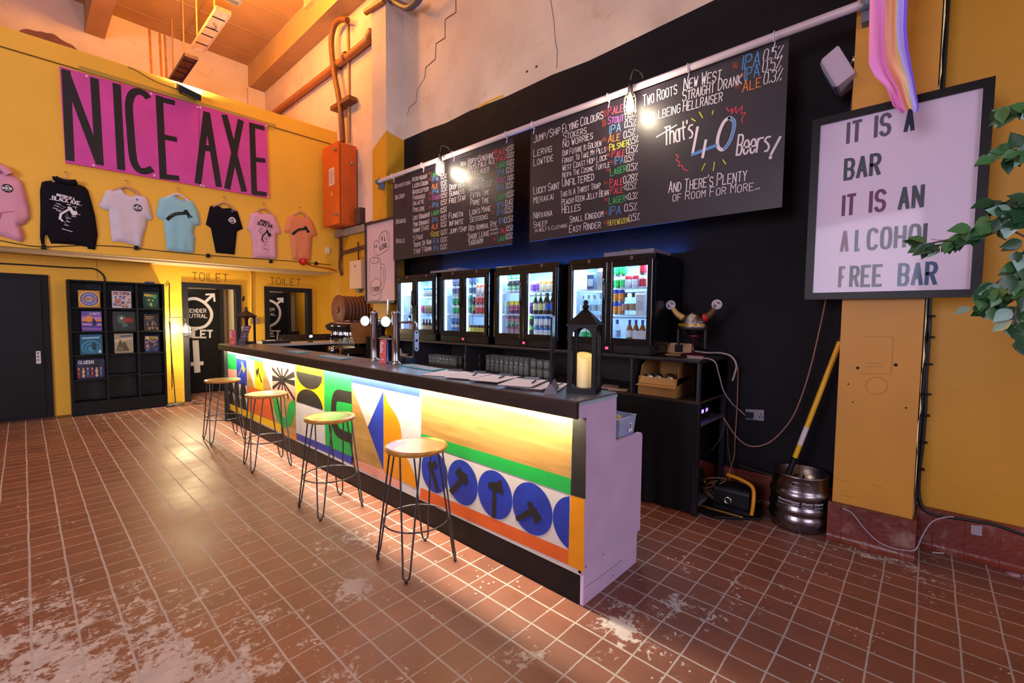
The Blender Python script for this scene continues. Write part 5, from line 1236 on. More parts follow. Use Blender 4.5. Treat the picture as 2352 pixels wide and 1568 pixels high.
def fridge(label):
    """two door bottle cooler, local origin at its near front bottom corner; depth runs along +x, width along +y"""
    W, Hh, Dp = .875, .865, .52
    o = thing('bottle_fridge', label, 'fridge', (0, 0, 0), 0, 'back bar fridges')
    b = MB(); b.box(.02, Dp, 0, .025, .085, Hh); b.box(.02, Dp, W - .025, W, .085, Hh); b.box(.02, Dp, .025, W - .025, Hh - .03, Hh); b.box(.02, Dp, .025, W - .025, 0, .085); b.box(Dp - .03, Dp, .025, W - .025, .085, Hh - .03)
    b.rbox(.0, .04, 0, W, Hh - .055, Hh, .008, 0, 'y')
    lpart('cabinet', b, [M_fb], o)
    b = MB(); b.add([(.05, .026, .10), (.05, W - .026, .10), (Dp - .031, W - .026, .10), (Dp - .031, .026, .10)], [(0, 3, 2, 1)])
    b.add([(Dp - .031, .026, .10), (Dp - .031, W - .026, .10), (Dp - .031, W - .026, Hh - .031), (Dp - .031, .026, Hh - .031)], [(0, 1, 2, 3)])
    for y in (.026, W - .026): b.add([(.05, y, .1), (Dp - .031, y, .1), (Dp - .031, y, Hh - .031), (.05, y, Hh - .031)], [(0, 1, 2, 3)])
    b.add([(.05, .026, Hh - .031), (.05, W - .026, Hh - .031), (Dp - .031, W - .026, Hh - .031), (Dp - .031, .026, Hh - .031)], [(0, 1, 2, 3)])
    for y in (.06, W - .06):
        for k_ in range(24): b.box(Dp - .036, Dp - .031, y - .006, y + .006, .14 + k_ * .026, .152 + k_ * .026, 1)
    lpart('liner', b, [M_fw, mat('liner_slots', '4d5866', .6)], o)
    for z in (.10, .342, .58):
        b = MB()
        for k_ in range(26): b.box(.075, Dp - .04, .035 + k_ * .0322, .038 + k_ * .0322, z - .004, z)
        b.box(.068, .078, .03, W - .03, z - .008, z + .004); b.box(Dp - .05, Dp - .04, .03, W - .03, z - .006, z)
        lpart('wire_shelf', b, mat('white_wire', 'c4ccd6', .4), o)
    for y0, y1, hy in ((.008, .434, .405), (.441, .867, .468)):
        d = thing('door', None, None); d.parent = o
        b = MB(); t = .047
        b.rbox(-.035, .0, y0, y0 + t, .09, .81, .006, 0, 'z'); b.rbox(-.035, 0, y1 - t, y1, .09, .81, .006, 0, 'z'); b.box(-.035, 0, y0 + t, y1 - t, .09, .09 + t); b.box(-.035, 0, y0 + t, y1 - t, .81 - t, .81)
        fm = lpart('door_frame', b, M_fb, d)
        b = MB(); b.box(-.022, -.018, y0 + t, y1 - t, .09 + t, .81 - t); lpart('glass_pane', b, M_fg, d)
        if y0 > .2:
            b = MB(); b.tube(bez([(-.035, y0 + .022, .66), (-.058, y0 + .014, .63), (-.062, y0 + .012, .55), (-.058, y0 + .014, .47), (-.035, y0 + .022, .44)], 5), .011, 8); lpart('handle', b, M_fb, d)
        b = MB(); b.lathe([(.016, 0), (.016, .002)], (-.0002, (y0 + y1) / 2, .838), 14, 0, ax=(-1, 0, 0)); b.lathe([(.016, .002), (.011, .002), (.011, .0025), (0, .0025)], (-.0002, (y0 + y1) / 2, .838), 14, 0, ax=(-1, 0, 0), smooth=False, mats=[0, 0, 1]); lpart('badge', b, [mat('badge_pinkish', '8d6878', .4), mat('badge_dark', '3a2028', .4)], d)
    b = MB(); b.box(-.01, .02, .004, W - .004, .0, .085)
    for k_ in range(58):
        y = .03 + k_ * .0143
        if not .37 < y < .50: b.box(-.0135, -.01, y, y + .006, .012, .072, 1)
    lpart('vent_grille', b, [M_fb, mat('grille_rib', '45423c', .35, metal=.5)], o)
    b = MB(); b.box(-.013, -.01, .385, .495, .02, .066, 0); b.box(-.0145, -.013, .425, .455, .032, .054, 1)
    lpart('thermostat', b, [M_black, mat('red_led', (1, .05, .1), .5, emit=3, ecol=(1, .04, .12))], o, 'thermostat with red digits')
    M_tube = mat('fridge_led', (.7, .86, 1), .5, emit=7, ecol=(.52, .78, 1))
    for y in (W - .034, .436):
        b = MB(); b.box(.035, .055, y - .012, y + .004, .13, .80, 0); lpart('light_tube', b, M_tube, o)
    b = MB(); b.box(.045, .075, .05, W - .05, Hh - .042, Hh - .033, 0); lpart('light_tube', b, M_tube, o)
    return o
FR = (('bottle fridge at the right end of the row, beside the horned helmet', 1.696), ('second bottle fridge from the horned helmet', 2.697), ('third bottle fridge from the horned helmet', 3.668), ('bottle fridge farthest from the horned helmet, behind the beer taps', 4.634))
fproto = None
for lb, y in FR:
    if fproto is None: o = fproto = fridge(lb)
    else: o = copy_tree(fproto); o['label'] = lb
    o.location = (3.595, y, 1.232)
    lamp('fridge_light', 'AREA', (3.70, y + .4375, 2.055), 24, (.50, .74, 1), .10, .76).rotation_euler = (0, math.radians(-12), 0)
lamp('blue_wall_strip', 'AREA', (4.150, 3.5, 2.15), 30, (.04, .20, 1), .03, 3.6).rotation_euler = (0, math.radians(170), 0)
# ---------------------------------------------------------------- cans and bottles in the fridges
M_alu = mat('can_aluminium', 'b9bcc2', .25, metal=1)
def can_kind(a, c_, l, h=.115, r=.0325):
    b = MB()
    pr = [(0, .002), (r * .78, 0), (r * .96, .008), (r, .014), (r, h * .30), (r, h * .31), (r, h * .68), (r, h * .69), (r, h - .018), (r * .82, h - .005), (r * .82, h), (r * .76, h - .004), (0, h - .004)]
    b.lathe(pr, n=16, mats=[0, 0, 0, 1, 1, 2, 2, 3, 3, 0, 0, 0])
    for t in range(5):
        a_ = 2.2 + t * .42; b.obox((r * 1.0 * math.cos(a_), r * 1.0 * math.sin(a_), h * .5), (math.cos(a_) * .0006, math.sin(a_) * .0006, 0), (-math.sin(a_) * .004, math.cos(a_) * .004, 0), (0, 0, h * (.06 + .05 * (t % 2))), 1)
    return b, [M_alu, mat('can_' + a, a, .3), mat('can_' + l, l, .3), mat('can_' + c_, c_, .3)], h
def bottle_kind(gl, lab, cap, h=.215, r=.029):
    b = MB()
    b.lathe([(0, .001), (r * .9, 0), (r, .008), (r, h * .2), (r, h * .21), (r, h * .5), (r, h * .51), (r, h * .56), (r * .8, h * .66), (r * .42, h * .78), (r * .42, h * .8), (r * .40, h * .93), (r * .47, h * .935), (r * .47, h), (0, h)], n=14, mats=[0, 0, 0, 0, 1, 1, 0, 0, 0, 0, 2, 0, 2, 2])
    g = glass_mat('clear_bottle', (.86, .92, .95), .12) if gl == 'clear' else mat('bottle_' + gl, gl, .12, coat=.5)
    return b, [g, mat('can_' + lab, lab, .5), mat('can_' + cap, cap, .4)], h
def carton_kind(a, l, h=.19, w=.07):
    b = MB(); b.box(-w / 2, w / 2, -w / 2, w / 2, 0, h * .84, 0)
    b.add([(-w / 2, -w / 2, h * .84), (w / 2, -w / 2, h * .84), (w / 2, w / 2, h * .84), (-w / 2, w / 2, h * .84), (0, -w / 2, h * .97), (0, w / 2, h * .97)], [(0, 1, 4), (2, 3, 5), (1, 2, 5, 4), (3, 0, 4, 5)], 0)
    b.box(-.003, .003, -w / 2, w / 2, h * .96, h, 0); b.box(-w / 2 - .001, -w / 2, -w * .4, w * .4, h * .2, h * .6, 1)
    return b, [mat('can_' + a, a, .5), mat('can_' + l, l, .5)], h
OTHER = 'far'
def stock(fi, door, shelf, kind, n, rows, what, start=0, pitch=.0695, dx=0, name='drink_can', cat='can'):
    """fill one shelf: fi fridge counted from the helmet, door 0 near / 1 far, shelf 0 low .. 2 top"""
    b, ms, h = kind
    y_hi = FR[fi][1] + (.485 if door == 0 else .862); z = 1.232 + (.1005, .3425, .5805)[shelf]
    fr_n = ('fridge beside the helmet', 'second fridge from helmet', 'third fridge from helmet', 'fridge behind the taps')[fi]
    lb = '%s on %s shelf, %s door, %s' % (what, ('low', 'middle', 'top')[shelf], ('near', 'far')[door], fr_n)
    gp = lb.replace(what, what + 's')
    first = None
    for r_ in range(rows):
        for i in range(n):
            if first is None:
                first = o = b.build(name, ms); tag(o, lb, cat, gp)
            else:
                o = first.copy(); C.objects.link(o)
            o.location = (3.705 + dx, y_hi - .035 - (start + i) * pitch, z + r_ * h + .0003); o.rotation_euler = (0, 0, R.random() * .5)
    return first
CK = can_kind
def BK(*a, **k): return bottle_kind(*a, **k)
BT = dict(name='drink_bottle', cat='bottle')
# fridge behind the taps (left in the picture)
stock(3, 1, 2, CK('4a2a90', 'b45ad0', '5a35b0'), 2, 1, 'purple can', 2.6); stock(3, 1, 1, CK('3fb0a8', 'd8d040', '62c8b8'), 3, 1, 'teal and yellow can', 1.8); stock(3, 1, 0, CK('b02a50', 'd8506a', 'd8c8d0'), 3, 1, 'red and white can', 1.6)
stock(3, 0, 2, CK('b8b4a8', '2a6a9a', 'd8d8d0'), 4, 1, 'white and blue can', 1.0); stock(3, 0, 1, CK('b02a78', 'd84a7a', '8a2a8a'), 1, 1, 'magenta can', .3); stock(3, 0, 1, CK('8a7a5a', 'c0b08a', 'a89a70'), 3, 1, 'beige can', 1.4); stock(3, 0, 1, CK('c8ccd4', '9aa4b4', 'd8dce4', h=.15), 1, 1, 'tall white can', 4.2, pitch=.0695)
stock(3, 0, 0, BK('4a2412', 'c0a080', '8a2a1a', h=.17), 5, 1, 'brown bottle', .4, .068, **BT)
# third fridge
stock(2, 1, 2, CK('6a6a88', 'a8a4c0', '3a3a58'), 3, 2, 'grey and violet can', 1.3); stock(2, 1, 1, CK('1f9a5a', 'd8d8c8', '2ab06a'), 3, 2, 'green can', 1.3); stock(2, 1, 0, CK('3a68a8', 'c8d0dc', '6a90c8'), 4, 2, 'blue and white can', 1.0)
stock(2, 0, 2, CK('3a4a68', '8a98b0', '2a3450'), 2, 2, 'dark blue can', .4); stock(2, 0, 2, CK('c8b8b0', 'c05a3a', 'd8ccc8'), 3, 1, 'white and orange can', 2.2); stock(2, 0, 1, CK('1f7a78', '3aa09a', '2a5a60'), 1, 2, 'teal can', .1); stock(2, 0, 1, BK('10181a', '6a9a3a', '202428', h=.21), 1, 1, 'dark bottle', 1.1, **BT); stock(2, 0, 1, CK('c02a38', 'e0b8b8', 'd04a50'), 3, 2, 'red can with pale emblem', 2.0)
stock(2, 0, 0, CK('b8a838', '2a2a20', 'd8cc60'), 5, 1, 'yellow and black can', .4, .0675)
# second fridge
stock(1, 1, 2, CK('d0d4d0', '2a2e2c', '3aa06a'), 4, 2, 'white, black and green can', 1.0); stock(1, 1, 1, CK('4a2060', 'd8c838', 'c87088', h=.15), 3, 1, 'tall yellow and purple can', 1.6); stock(1, 1, 1, CK('8a98a8', 'a8a880', '98a8a0', h=.15), 1, 1, 'tall pale can', .5); stock(1, 1, 0, CK('3aa880', '6a4a5a', 'c86a98'), 4, 2, 'pink and green can', .8)
stock(1, 0, 2, CK('7a3aa0', 'b48ad0', '8a4ab0'), 2, 1, 'purple can', .5); stock(1, 0, 2, CK('d8c8a0', 'e08a40', 'e8d8c0'), 3, 1, 'cream and orange can', 2.2); stock(1, 0, 1, CK('4a1a6a', '8a4aa8', '5a2a80', h=.13), 1, 1, 'deep purple can', .0); stock(1, 0, 1, BK('1c2a10', 'c8c490', 'b8b070', h=.225), 3, 1, 'dark bottle with cream label', .95, **BT); stock(1, 0, 1, BK('10141c', '1a5ac0', '1c2838', h=.225), 2, 1, 'dark bottle with blue label', 3.7, .062, **BT)
stock(1, 0, 0, CK('c8ccd0', '2a68b0', 'd8dce0'), 4, 2, 'white and blue can', 1.3, .068); stock(1, 0, 0, CK('1a1e1c', '6ac03a', '2a302c'), 1, 2, 'black and lime can', .1)
# fridge by the helmet
stock(0, 1, 2, carton_kind('3a5a78', 'c8d4dc', h=.17), 1, 1, 'blue carton', 2.0, name='drink_carton', cat='carton'); stock(0, 1, 2, carton_kind('c8c8c8', 'b8bcc0', h=.2, w=.085), 2, 1, 'white carton', 2.9, .09, name='drink_carton', cat='carton')
stock(0, 1, 1, BK('clear', 'a8c0d0', 'b0b8c0', h=.19), 5, 1, 'clear bottle', .6, .066, **BT); stock(0, 1, 0, CK('1f9a50', 'c8d8c0', '2ab060'), 4, 1, 'green can', .9)
stock(0, 0, 2, CK('1f9a48', 'd8dcd0', '2ab058'), 2, 2, 'green and white can', .4); stock(0, 0, 2, CK('b8bcc4', 'b02030', 'd0d4d8'), 2, 1, 'silver and red can', 2.1); stock(0, 0, 2, CK('a81828', 'd8c8c8', 'b82030'), 1, 2, 'dark red can', 4.1)
stock(0, 0, 1, CK('b86a18', '2a3a98', 'd08020'), 2, 2, 'orange and blue can', .3, .062); stock(0, 0, 1, BK('clear', '9a7a68', '6a4a3a', h=.2, r=.036), 2, 1, 'clear bottle with brown base', 1.6, .076, **BT); stock(0, 0, 1, carton_kind('d0d0d4', 'b8bcc4', h=.21, w=.075), 1, 1, 'white carton', 4.0, name='drink_carton', cat='carton')
stock(0, 0, 0, BK('clear', '8a9ab8', '2a4a9a', h=.2, r=.033), 1, 1, 'clear bottle with blue cap', .6, **BT); stock(0, 0, 0, BK('8a4a18', 'c8c8cc', '2a4a9a', h=.2), 3, 1, 'amber bottle', 2.2, .064, dx=.05, **BT)
b = MB(); b.box(3.67, 3.78, 1.73, 1.93, 1.3335, 1.43); tag(b.build('bottle_tray', mat('white_card', 'c8c8cc', .6)), 'white card box before the amber bottles in the fridge by the helmet', 'box')
# boards lying on top of the fridges
b = MB(); b.rbox(3.60, 3.95, 1.72, 2.2, 2.099, 2.135, .01, 0, 'z'); o = tag(b.build('tray', mat('grey_tray', '6b6674', .5)), 'grey flat tray on top of the fridge by the helmet', 'tray')
b = MB(); b.lathe([(0, 2.1355), (.11, 2.1355), (.12, 2.145), (.12, 2.16), (0, 2.162)], (3.8, 1.98, 0), 24); tag(b.build('round_lid', M_navy), 'round dark lid on the grey tray above the fridge', 'lid')
b = MB(); b.rbox(3.6, 3.92, 4.25, 4.78, 2.0995, 2.125, .01, 0, 'z'); tag(b.build('tray', mat('grey_tray', '6b6674', .5)), 'grey flat tray bridging the two fridges behind the taps', 'tray')
b = MB(); b.rbox(3.66, 3.86, 4.28, 4.5, 2.1255, 2.145, .01, 0, 'z'); tag(b.build('flat_box', mat('grey_tray', '6b6674', .5)), 'small flat grey box on the tray behind the taps', 'box')
# ---------------------------------------------------------------- glasses on the open shelf
M_gl = glass_mat('drinking_glass', (.90, .90, .86), .22, .05, .10)
def glass(r0, r1, h, cut=0):
    b = MB(); n = 14
    b.lathe([(0, 0), (r0, 0), (r0 + (r1 - r0) * .3, h * .3), (r0 + (r1 - r0) * .55 + cut, h * .55), (r1, h), (r1 - .002, h), (r0 + (r1 - r0) * .3 - .002, h * .3), (r0 - .003, .012), (0, .012)], n=n)
    if cut:
        for i in range(n): b.lathe([(.003, 0), (.004, h * .4), (.002, h * .45)], (r0 * .96 * math.cos(i * 2 * PI / n), r0 * .96 * math.sin(i * 2 * PI / n), .01), 5, 0)
    return b
def glasses(name, label, group, b, y0, y1, n, x=3.72, rows=1, st=0, h=0):
    first = None
    for r_ in range(rows):
        for s_ in range(st + 1):
            for i in range(n):
                if first is None: first = o = tag(b.build(name, M_gl), label, 'glass', group)
                else: o = first.copy(); C.objects.link(o)
                o.location = (x + r_ * .09, y0 + (y1 - y0) * i / max(1, n - 1), .9055 + s_ * h)
glasses('tumbler', 'tall plain tumbler in the row below the third fridge from the helmet', 'plain tumblers on the back shelf', glass(.028, .034, .125), 4.42, 4.92, 8, rows=2)
glasses('cut_glass', 'stacked cut glass tumbler beside the shelf divider', 'cut glasses by the divider', glass(.032, .038, .09, .002), 4.0, 4.19, 3, st=1, h=.0905)
glasses('stem_glass', 'waisted beer glass in the long row below the second fridge from the helmet', 'beer glasses on the back shelf', glass(.028, .035, .19, -.006), 3.21, 3.81, 9, rows=2)
glasses('cut_glass', 'cut glass with red mark in the double stack behind the slim menu sign', 'cut glasses behind the menu sign', glass(.032, .038, .095, .002), 2.93, 3.11, 3, st=1, h=.0955)
# shelf clutter
q = Vector((3.62,1.597,1.007)); bx = thing('cardboard_box', 'open cardboard box of small tins on the back shelf below the helmet', 'box', (3.7, 1.62, .905))
M_card = mat('cardboard', 'a8793f', .8, noise=.06); b = MB()
b.box(3.545, 3.551, 1.47, 1.80, .906, 1.0); b.box(3.551, 3.95, 1.47, 1.476, .906, 1.06); b.box(3.551, 3.95, 1.794, 1.80, .906, 1.06); b.box(3.944, 3.95, 1.476, 1.794, .906, 1.17); b.box(3.551, 3.944, 1.476, 1.794, .906, .912)
part('carton', b, M_card, bx)
b = MB(); b.add([(3.548, 1.475, 1.0), (3.548, 1.795, 1.0), (3.508, 1.81, .985), (3.508, 1.46, .985)], [(0, 1, 2, 3)]); b.add([(3.549, 1.475, 1.002), (3.549, 1.795, 1.002), (3.575, 1.79, 1.058), (3.575, 1.48, 1.058)], [(3, 2, 1, 0)])
b.box(3.572, 3.574, 1.634, 1.638, 1.004, 1.058, 1); part('flap', b, [mat('cardboard_light', 'c09254', .8), M_card], bx)
for y0, y1 in ((1.47, 1.478), (1.792, 1.80)):
    b = MB(); f = FY(y0); b.prism(f, [(3.56, 1.0), (3.95, 1.06), (3.95, 1.17), (3.70, 1.19), (3.60, 1.15)], -.005, 0); part('side_flap', b, M_card, bx)
b = MB(); b.lathe([(0, 0), (.033, 0), (.034, .05), (.03, .055), (.03, .06), (0, .06)], n=16); t0_ = None
for i, (x, y) in enumerate(((3.62, 1.55), (3.62, 1.65), (3.63, 1.73), (3.7, 1.58), (3.7, 1.69), (3.78, 1.62))):
    if t0_ is None: t0_ = o = tag(b.build('tin', M_alu), 'small shiny tin standing in the open cardboard box', 'tin', 'tins in the cardboard box')
    else: o = t0_.copy(); C.objects.link(o)
    o.location = (x, y, 1.012)
b = MB(); b.box(3.6, 3.9, 1.49, 1.78, .9125, 1.0118); tag(b.build('tin_tray', M_card), 'card tray under the small tins in the box', 'tray')
b = MB(); b.obox((3.60, 2.02, .909), (.05, .02, 0), (-.03, .08, 0), (0, 0, .003)); tag(b.build('envelope', mat('cream_paper', 'c2a68c', .8)), 'cream envelope lying on the back shelf behind the lantern', 'envelope')
b = MB(); b.obox((3.64, 2.12, .915), (.06, .02, .004), (-.02, .07, .002), (0, 0, .008)); tag(b.build('napkin_pack', mat('crumpled_wrap', '9a8078', .6)), 'crumpled packet of napkins beside the cream envelope', 'packet')
o = thing('card_reader', 'small black and chrome gadget on the back shelf right of the lantern', 'gadget', (3.75, 2.5, .905))
b = MB(); b.rbox(3.72, 3.8, 2.46, 2.52, .906, 1.0, .008); part('case', b, M_black, o); b = MB(); b.lathe([(.018, 0), (.02, .01), (.012, .02), (0, .02)], (3.72, 2.49, .96), 14, 0, ax=(-1, 0, 0)); part('dial', b, M_chrome, o)
for lb, nm, x, y, w, h, col in (('white squeezy bottle on the back shelf behind the taps', 'squeezy_bottle', 3.66, 5.55, .035, .17, 'a89a94'), ('small cream packet on the back shelf behind the taps', 'tea_packet', 3.62, 5.38, .05, .11, 'b0957a'), ('brown jar on the back shelf behind the taps', 'jar', 3.65, 5.2, .035, .10, '6a4a34'), ('tall brown canister on the back shelf behind the taps', 'canister', 3.66, 5.1, .035, .14, '7a5a3e')):
    b = MB(); b.lathe([(0, 0), (w, 0), (w, h * .7), (w * .5, h * .85), (w * .5, h), (0, h)] if 'bottle' in nm else [(0, 0), (w, 0), (w, h * .85), (w * 1.05, h * .86), (w * 1.05, h), (0, h)], (x, y, .9055), 14)
    tag(b.build(nm, mat('tone_' + col, col, .5)), lb, nm.split('_')[-1])
# ---------------------------------------------------------------- horned helmet on its stand
hq = Vector((3.85,1.459,1.5)); hm = thing('horned_helmet', 'shiny horned helmet with round drink mats on its horns, on the black counter', 'helmet', (3.85, hq.y, 1.23))
cy, cz = hq.y, hq.z
M_steel = mat('hammered_steel', '8a8488', .22, metal=1, bump=.4, bscale=70)
b = MB(); b.lathe([(.118 * math.cos(t * PI / 20), .135 * math.sin(t * PI / 20)) for t in range(11)], (3.85, cy, cz - .03), 28); part('dome', b, M_steel, hm, 'shiny dome')
b = MB(); b.lathe([(.119, -.012), (.125, -.012), (.126, .010), (.119, .012)], (3.85, cy, cz - .035), 28); part('brow_band', b, mat('dark_leather', '1c1210', .5), hm)
b = MB()
for t in range(22):
    a_ = PI * (.62 + t * .034); b.obox((3.85 + .1195 * math.cos(a_), cy + .1195 * math.sin(a_), cz - .004), (.003 * math.cos(a_), .003 * math.sin(a_), 0), (-.003 * math.sin(a_), .003 * math.cos(a_), 0), (0, 0, .011))
part('gold_stitching', b, mat('gold_thread', 'c99a28', .35, metal=.6), hm)
for sg, mc, nm in ((1, 'b08a4a', 'gold'), (-1, '5a3c28', 'dark')):
    b = MB(); P = bez([(3.84, cy + sg * .085, cz + .05), (3.83, cy + sg * .135, cz + .085), (3.82, cy + sg * .178, cz + .14)], 5); b.tube(P, [.030 - .012 * i / (len(P) - 1) for i in range(len(P))], 12); part('horn', b, mat('horn_' + nm, mc, .35), hm, 'golden horn' if sg > 0 else 'dark horn')
b = MB(); b.lathe([(.033, -.014), (.033, .014)], (3.838, cy - .10, cz + .06), 14, 0, ax=(0, -.9, .45)); part('red_tape', b, mat('red_tape', 'b3161c', .4), hm)
b = MB(); b.box(3.80, 3.83, cy - .122, cy - .105, cz - .20, cz - .04); part('cheek_strap', b, mat('dark_leather', '1c1210', .5), hm); b = MB(); b.box(3.80, 3.83, cy + .105, cy + .122, cz - .18, cz - .04); part('cheek_strap', b, mat('dark_leather', '1c1210', .5), hm)
for sg in (1, -1):
    q = Vector((3.815, cy + sg * .192, cz + .165)); o = thing('drink_mat', 'round white printed drink mat stuck on the ' + ('golden' if sg > 0 else 'dark') + ' horn tip', 'drink mat', q)
    b = MB(); b.lathe([(.04, 0), (.04, .003), (0, .003)], q, 24, 0, ax=(-1, -.25, .1)); g = Fr(q + Vector((-.0045, -.001, 0)), Vector((.24, -.97, 0)).normalized(), Vector((.097, .024, .995)).normalized())
    b.ribbon(g, [(.025 * math.cos(t), .025 * math.sin(t)) for t in [i * .5 for i in range(9)]], .006, .001, 1); b.disc(g, .01, .012, .012, .010, .001, 1, 10); b.disc(g, -.012, -.012, .013, .015, .001, 1, 10)
    part('mat', b, [mat('mat_white', 'b9adb8', .7), mat('mat_print', '6d5f68', .7)], o)
o = thing('helmet_stand', 'dark red wooden stand under the horned helmet', 'stand', (3.85, cy, 1.23)); M_mah = mat('mahogany', '451016', .35, coat=.3)
b = MB(); b.lathe([(0, 1.2305), (.10, 1.2305), (.10, 1.245), (.08, 1.255), (.014, 1.26), (.011, 1.3), (.012, cz - .12), (.05, cz - .11), (.06, cz - .09), (0, cz - .08)], (3.85, cy, 0), 20); part('post', b, M_mah, o)
b = MB(); b.ball((3.85, cy, cz - .05), .06, 0, 8, (1, 1, .9)); part('padded_head', b, M_black, o)
# plugs, power strip, cables on the counter end
b = MB(); b.box(3.80, 3.92, 1.43, 1.68, 1.2305, 1.2405); tag(b.build('brown_card', M_card), 'brown card lying on the counter beside the helmet stand', 'card')
o = thing('power_strip', 'cream double socket block on the counter beside the helmet', 'power strip', (3.93, 1.62, 1.23)); b = MB(); b.rbox(3.93, 3.99, 1.5, 1.72, 1.2405, 1.33, .008, 0, 'x'); part('body', b, mat('cream_plastic', 'b8926c', .5), o); b = MB(); b.box(3.90, 3.93, 1.58, 1.64, 1.255, 1.32); part('plug', b, M_black, o)
b = MB(); b.rbox(3.62, 3.67, 1.30, 1.42, 1.2305, 1.25, .006); tag(b.build('white_adapter', mat('adapter_white', '8d7f80', .5)), 'small pale adapter lying at the end of the black counter', 'adapter')
M_wc = mat('white_cable', 'a08d8c', .5); M_bc = mat('tan_cable', '8a5f50', .55)
def cable(name, label, pts, r, m, n=6):
    b = MB(); b.tube(bez(pts, n), r, 6); return tag(b.build(name, m), label, 'cable')
cable('white_cable', 'white cable dropping from the black counter to the double wall socket', [(3.62, 1.36, 1.238)] + [(3.66, 1.30, 1.238)] + [(3.62,1.204,1.219)] + [(3.72,1.201,1.111)] + [(3.85,1.204,0.968)] + [(4,1.183,0.849)] + [(4.17,1.167,0.766),(4.17,1.095,0.711),(4.17,1.053,0.715)], .005, M_wc)
cable('white_cable', 'pale thick cable curling over the back of the counter by the helmet', [(3.95, 1.52, 1.27)] + [(4.05,1.41,1.253),(4.05,1.292,1.257),(4.05,1.212,1.232),(4.05,1.172,1.167),(4.05,1.179,1.099),(4.05,1.198,1.029)], .008, M_wc)
cable('speaker_cable', 'long tan cable sagging from the counter shelf up to the poster', [(3.95,1.227,0.729),(3.95,1.154,0.622),(3.95,1.069,0.542),(3.95,0.977,0.532)] + [(4,0.876,0.585),(4,0.76,0.755),(4,0.696,0.93),(4,0.637,1.194),(4,0.593,1.475),(4,0.566,1.672)] + [(4.05,0.554,1.853),(4.05,0.493,2.599),(4.05,0.468,3.2)], .005, M_bc)
cable('hanging_cable', 'tan cable hanging straight down the dark wall behind the counter end', [(4.15,1.186,1.136),(4.15,1.181,0.829),(4.15,1.188,0.517),(4.15,1.19,0.36)] + [(3.98,1.172,0.281),(3.98,1.172,0.175)], .005, M_bc)
cable('hanging_cable', 'thin dark red cable hanging below the amplifier shelf', [(3.98,1.236,0.716),(3.98,1.201,0.608),(3.98,1.192,0.474),(3.98,1.159,0.315),(3.98,1.107,0.222),(3.98,0.997,0.162)], .004, mat('red_brown_cable', '4a2a24', .5))
cable('hanging_cable', 'thin grey cable looping inside the end of the counter', [(3.95,1.227,0.722),(3.95,1.224,0.64),(3.95,1.256,0.528),(3.95,1.318,0.423)], .004, mat('grey_cable', '3c3434', .5))
# amplifier on the end shelf
o = thing('amplifier', 'black amplifier with glowing violet digits on the end shelf of the counter', 'amplifier', (3.8, 1.45, .72)); b = MB(); b.box(3.60, 3.93, 1.33, 1.7, .7205, .83); part('case', b, M_black2, o)
b = MB()
for i, x in enumerate((3.63, 3.665, 3.70, 3.735, 3.75, 3.765, 3.83, 3.86)): b.box(x, x + .012, 1.3285, 1.33, .775 + .004 * (i % 2), .805)
part('display', b, mat('violet_led', (.25, .12, 1), .5, emit=5, ecol=(.22, .12, 1)), o)
# sockets on the dark wall
o = thing('double_socket', 'grey double wall socket on the charcoal wall between counter and keg', 'socket', (4.2,1.045,0.74)); sq = [(-1.124,0.777),(-0.983,0.791),(-0.979,0.699),(-1.121,0.691)]; f = FX(4.2)
b = MB(); b.prism(f, sq, 0, .012); part('plate', b, mat('socket_steel', '7c7480', .35, metal=.3), o)
cxs = (sq[0][0] + sq[1][0]) / 2; czs = (sq[0][1] + sq[2][1]) / 2
b = MB(); b.prism(f, [(cxs - .06, czs - .03), (cxs - .005, czs - .03), (cxs - .005, czs + .02), (cxs - .06, czs + .02)], .012, .045); part('plug', b, M_black, o)
b = MB()
for dx, dz in ((.05, .012), (.04, -.012), (.062, -.012)): b.prism(f, [(cxs + dx - .004, czs + dz - .007), (cxs + dx + .004, czs + dz - .007), (cxs + dx + .004, czs + dz + .007), (cxs + dx - .004, czs + dz + .007)], .012, .013)
part('socket_slots', b, M_black, o)
# ---------------------------------------------------------------- site radio on a tray, keg, broom handle
tq = Vector((3.883,1.086,0.02)); o = thing('dust_tray', 'black metal tray on the floor under the yellow and black machine', 'tray', (tq.x, tq.y, 0))
tp = [(3.617,1.26),(4.19,1.285),(4.333,0.997),(3.797,0.885),(3.587,1.156)]
b = MB(); f = FZ(0); b.prism(f, tp, .002, .008)
for i in range(5): a_, e_ = tp[i], tp[(i + 1) % 5]; b.tube([(a_[0], a_[1], .016), (e_[0], e_[1], .016)], .01, 6)
part('pan', b, M_black2, o)
mq = Vector((3.734,1.064,0.02)); o = thing('compressor', 'black machine with a yellow carrying hoop on the floor tray', 'machine', (mq.x, mq.y, .01))
x, y = mq.x + .1, mq.y + .02
b = MB(); b.rbox(x - .10, x + .10, y - .13, y + .13, .05, .22, .035, 0, 'y'); b.rbox(x - .09, x + .09, y - .14, y + .14, .03, .06, .01, 0, 'z'); part('body', b, M_black2, o)
b = MB(); b.tube(bez([(x - .09, y - .15, .05), (x - .09, y - .16, .16), (x - .05, y - .14, .25), (x - .02, y - .05, .28), (x, y + .06, .29)], 6), .014, 8); part('carry_hoop', b, mat('tool_yellow', 'c07a0e', .45), o)
b = MB(); b.lathe([(.03, 0), (.03, .012), (.018, .013), (.018, .003)], (x - .102, y + .02, .12), 16, 0, ax=(-1, 0, 0)); part('gauge', b, M_chrome, o)
b = MB(); b.tube([(x - .12, y - .1, .022), (x - .12, y + .3, .022)], .012, 8); part('skid', b, mat('brass_tube', '6a4a20', .4, metal=.5), o)
b = MB()
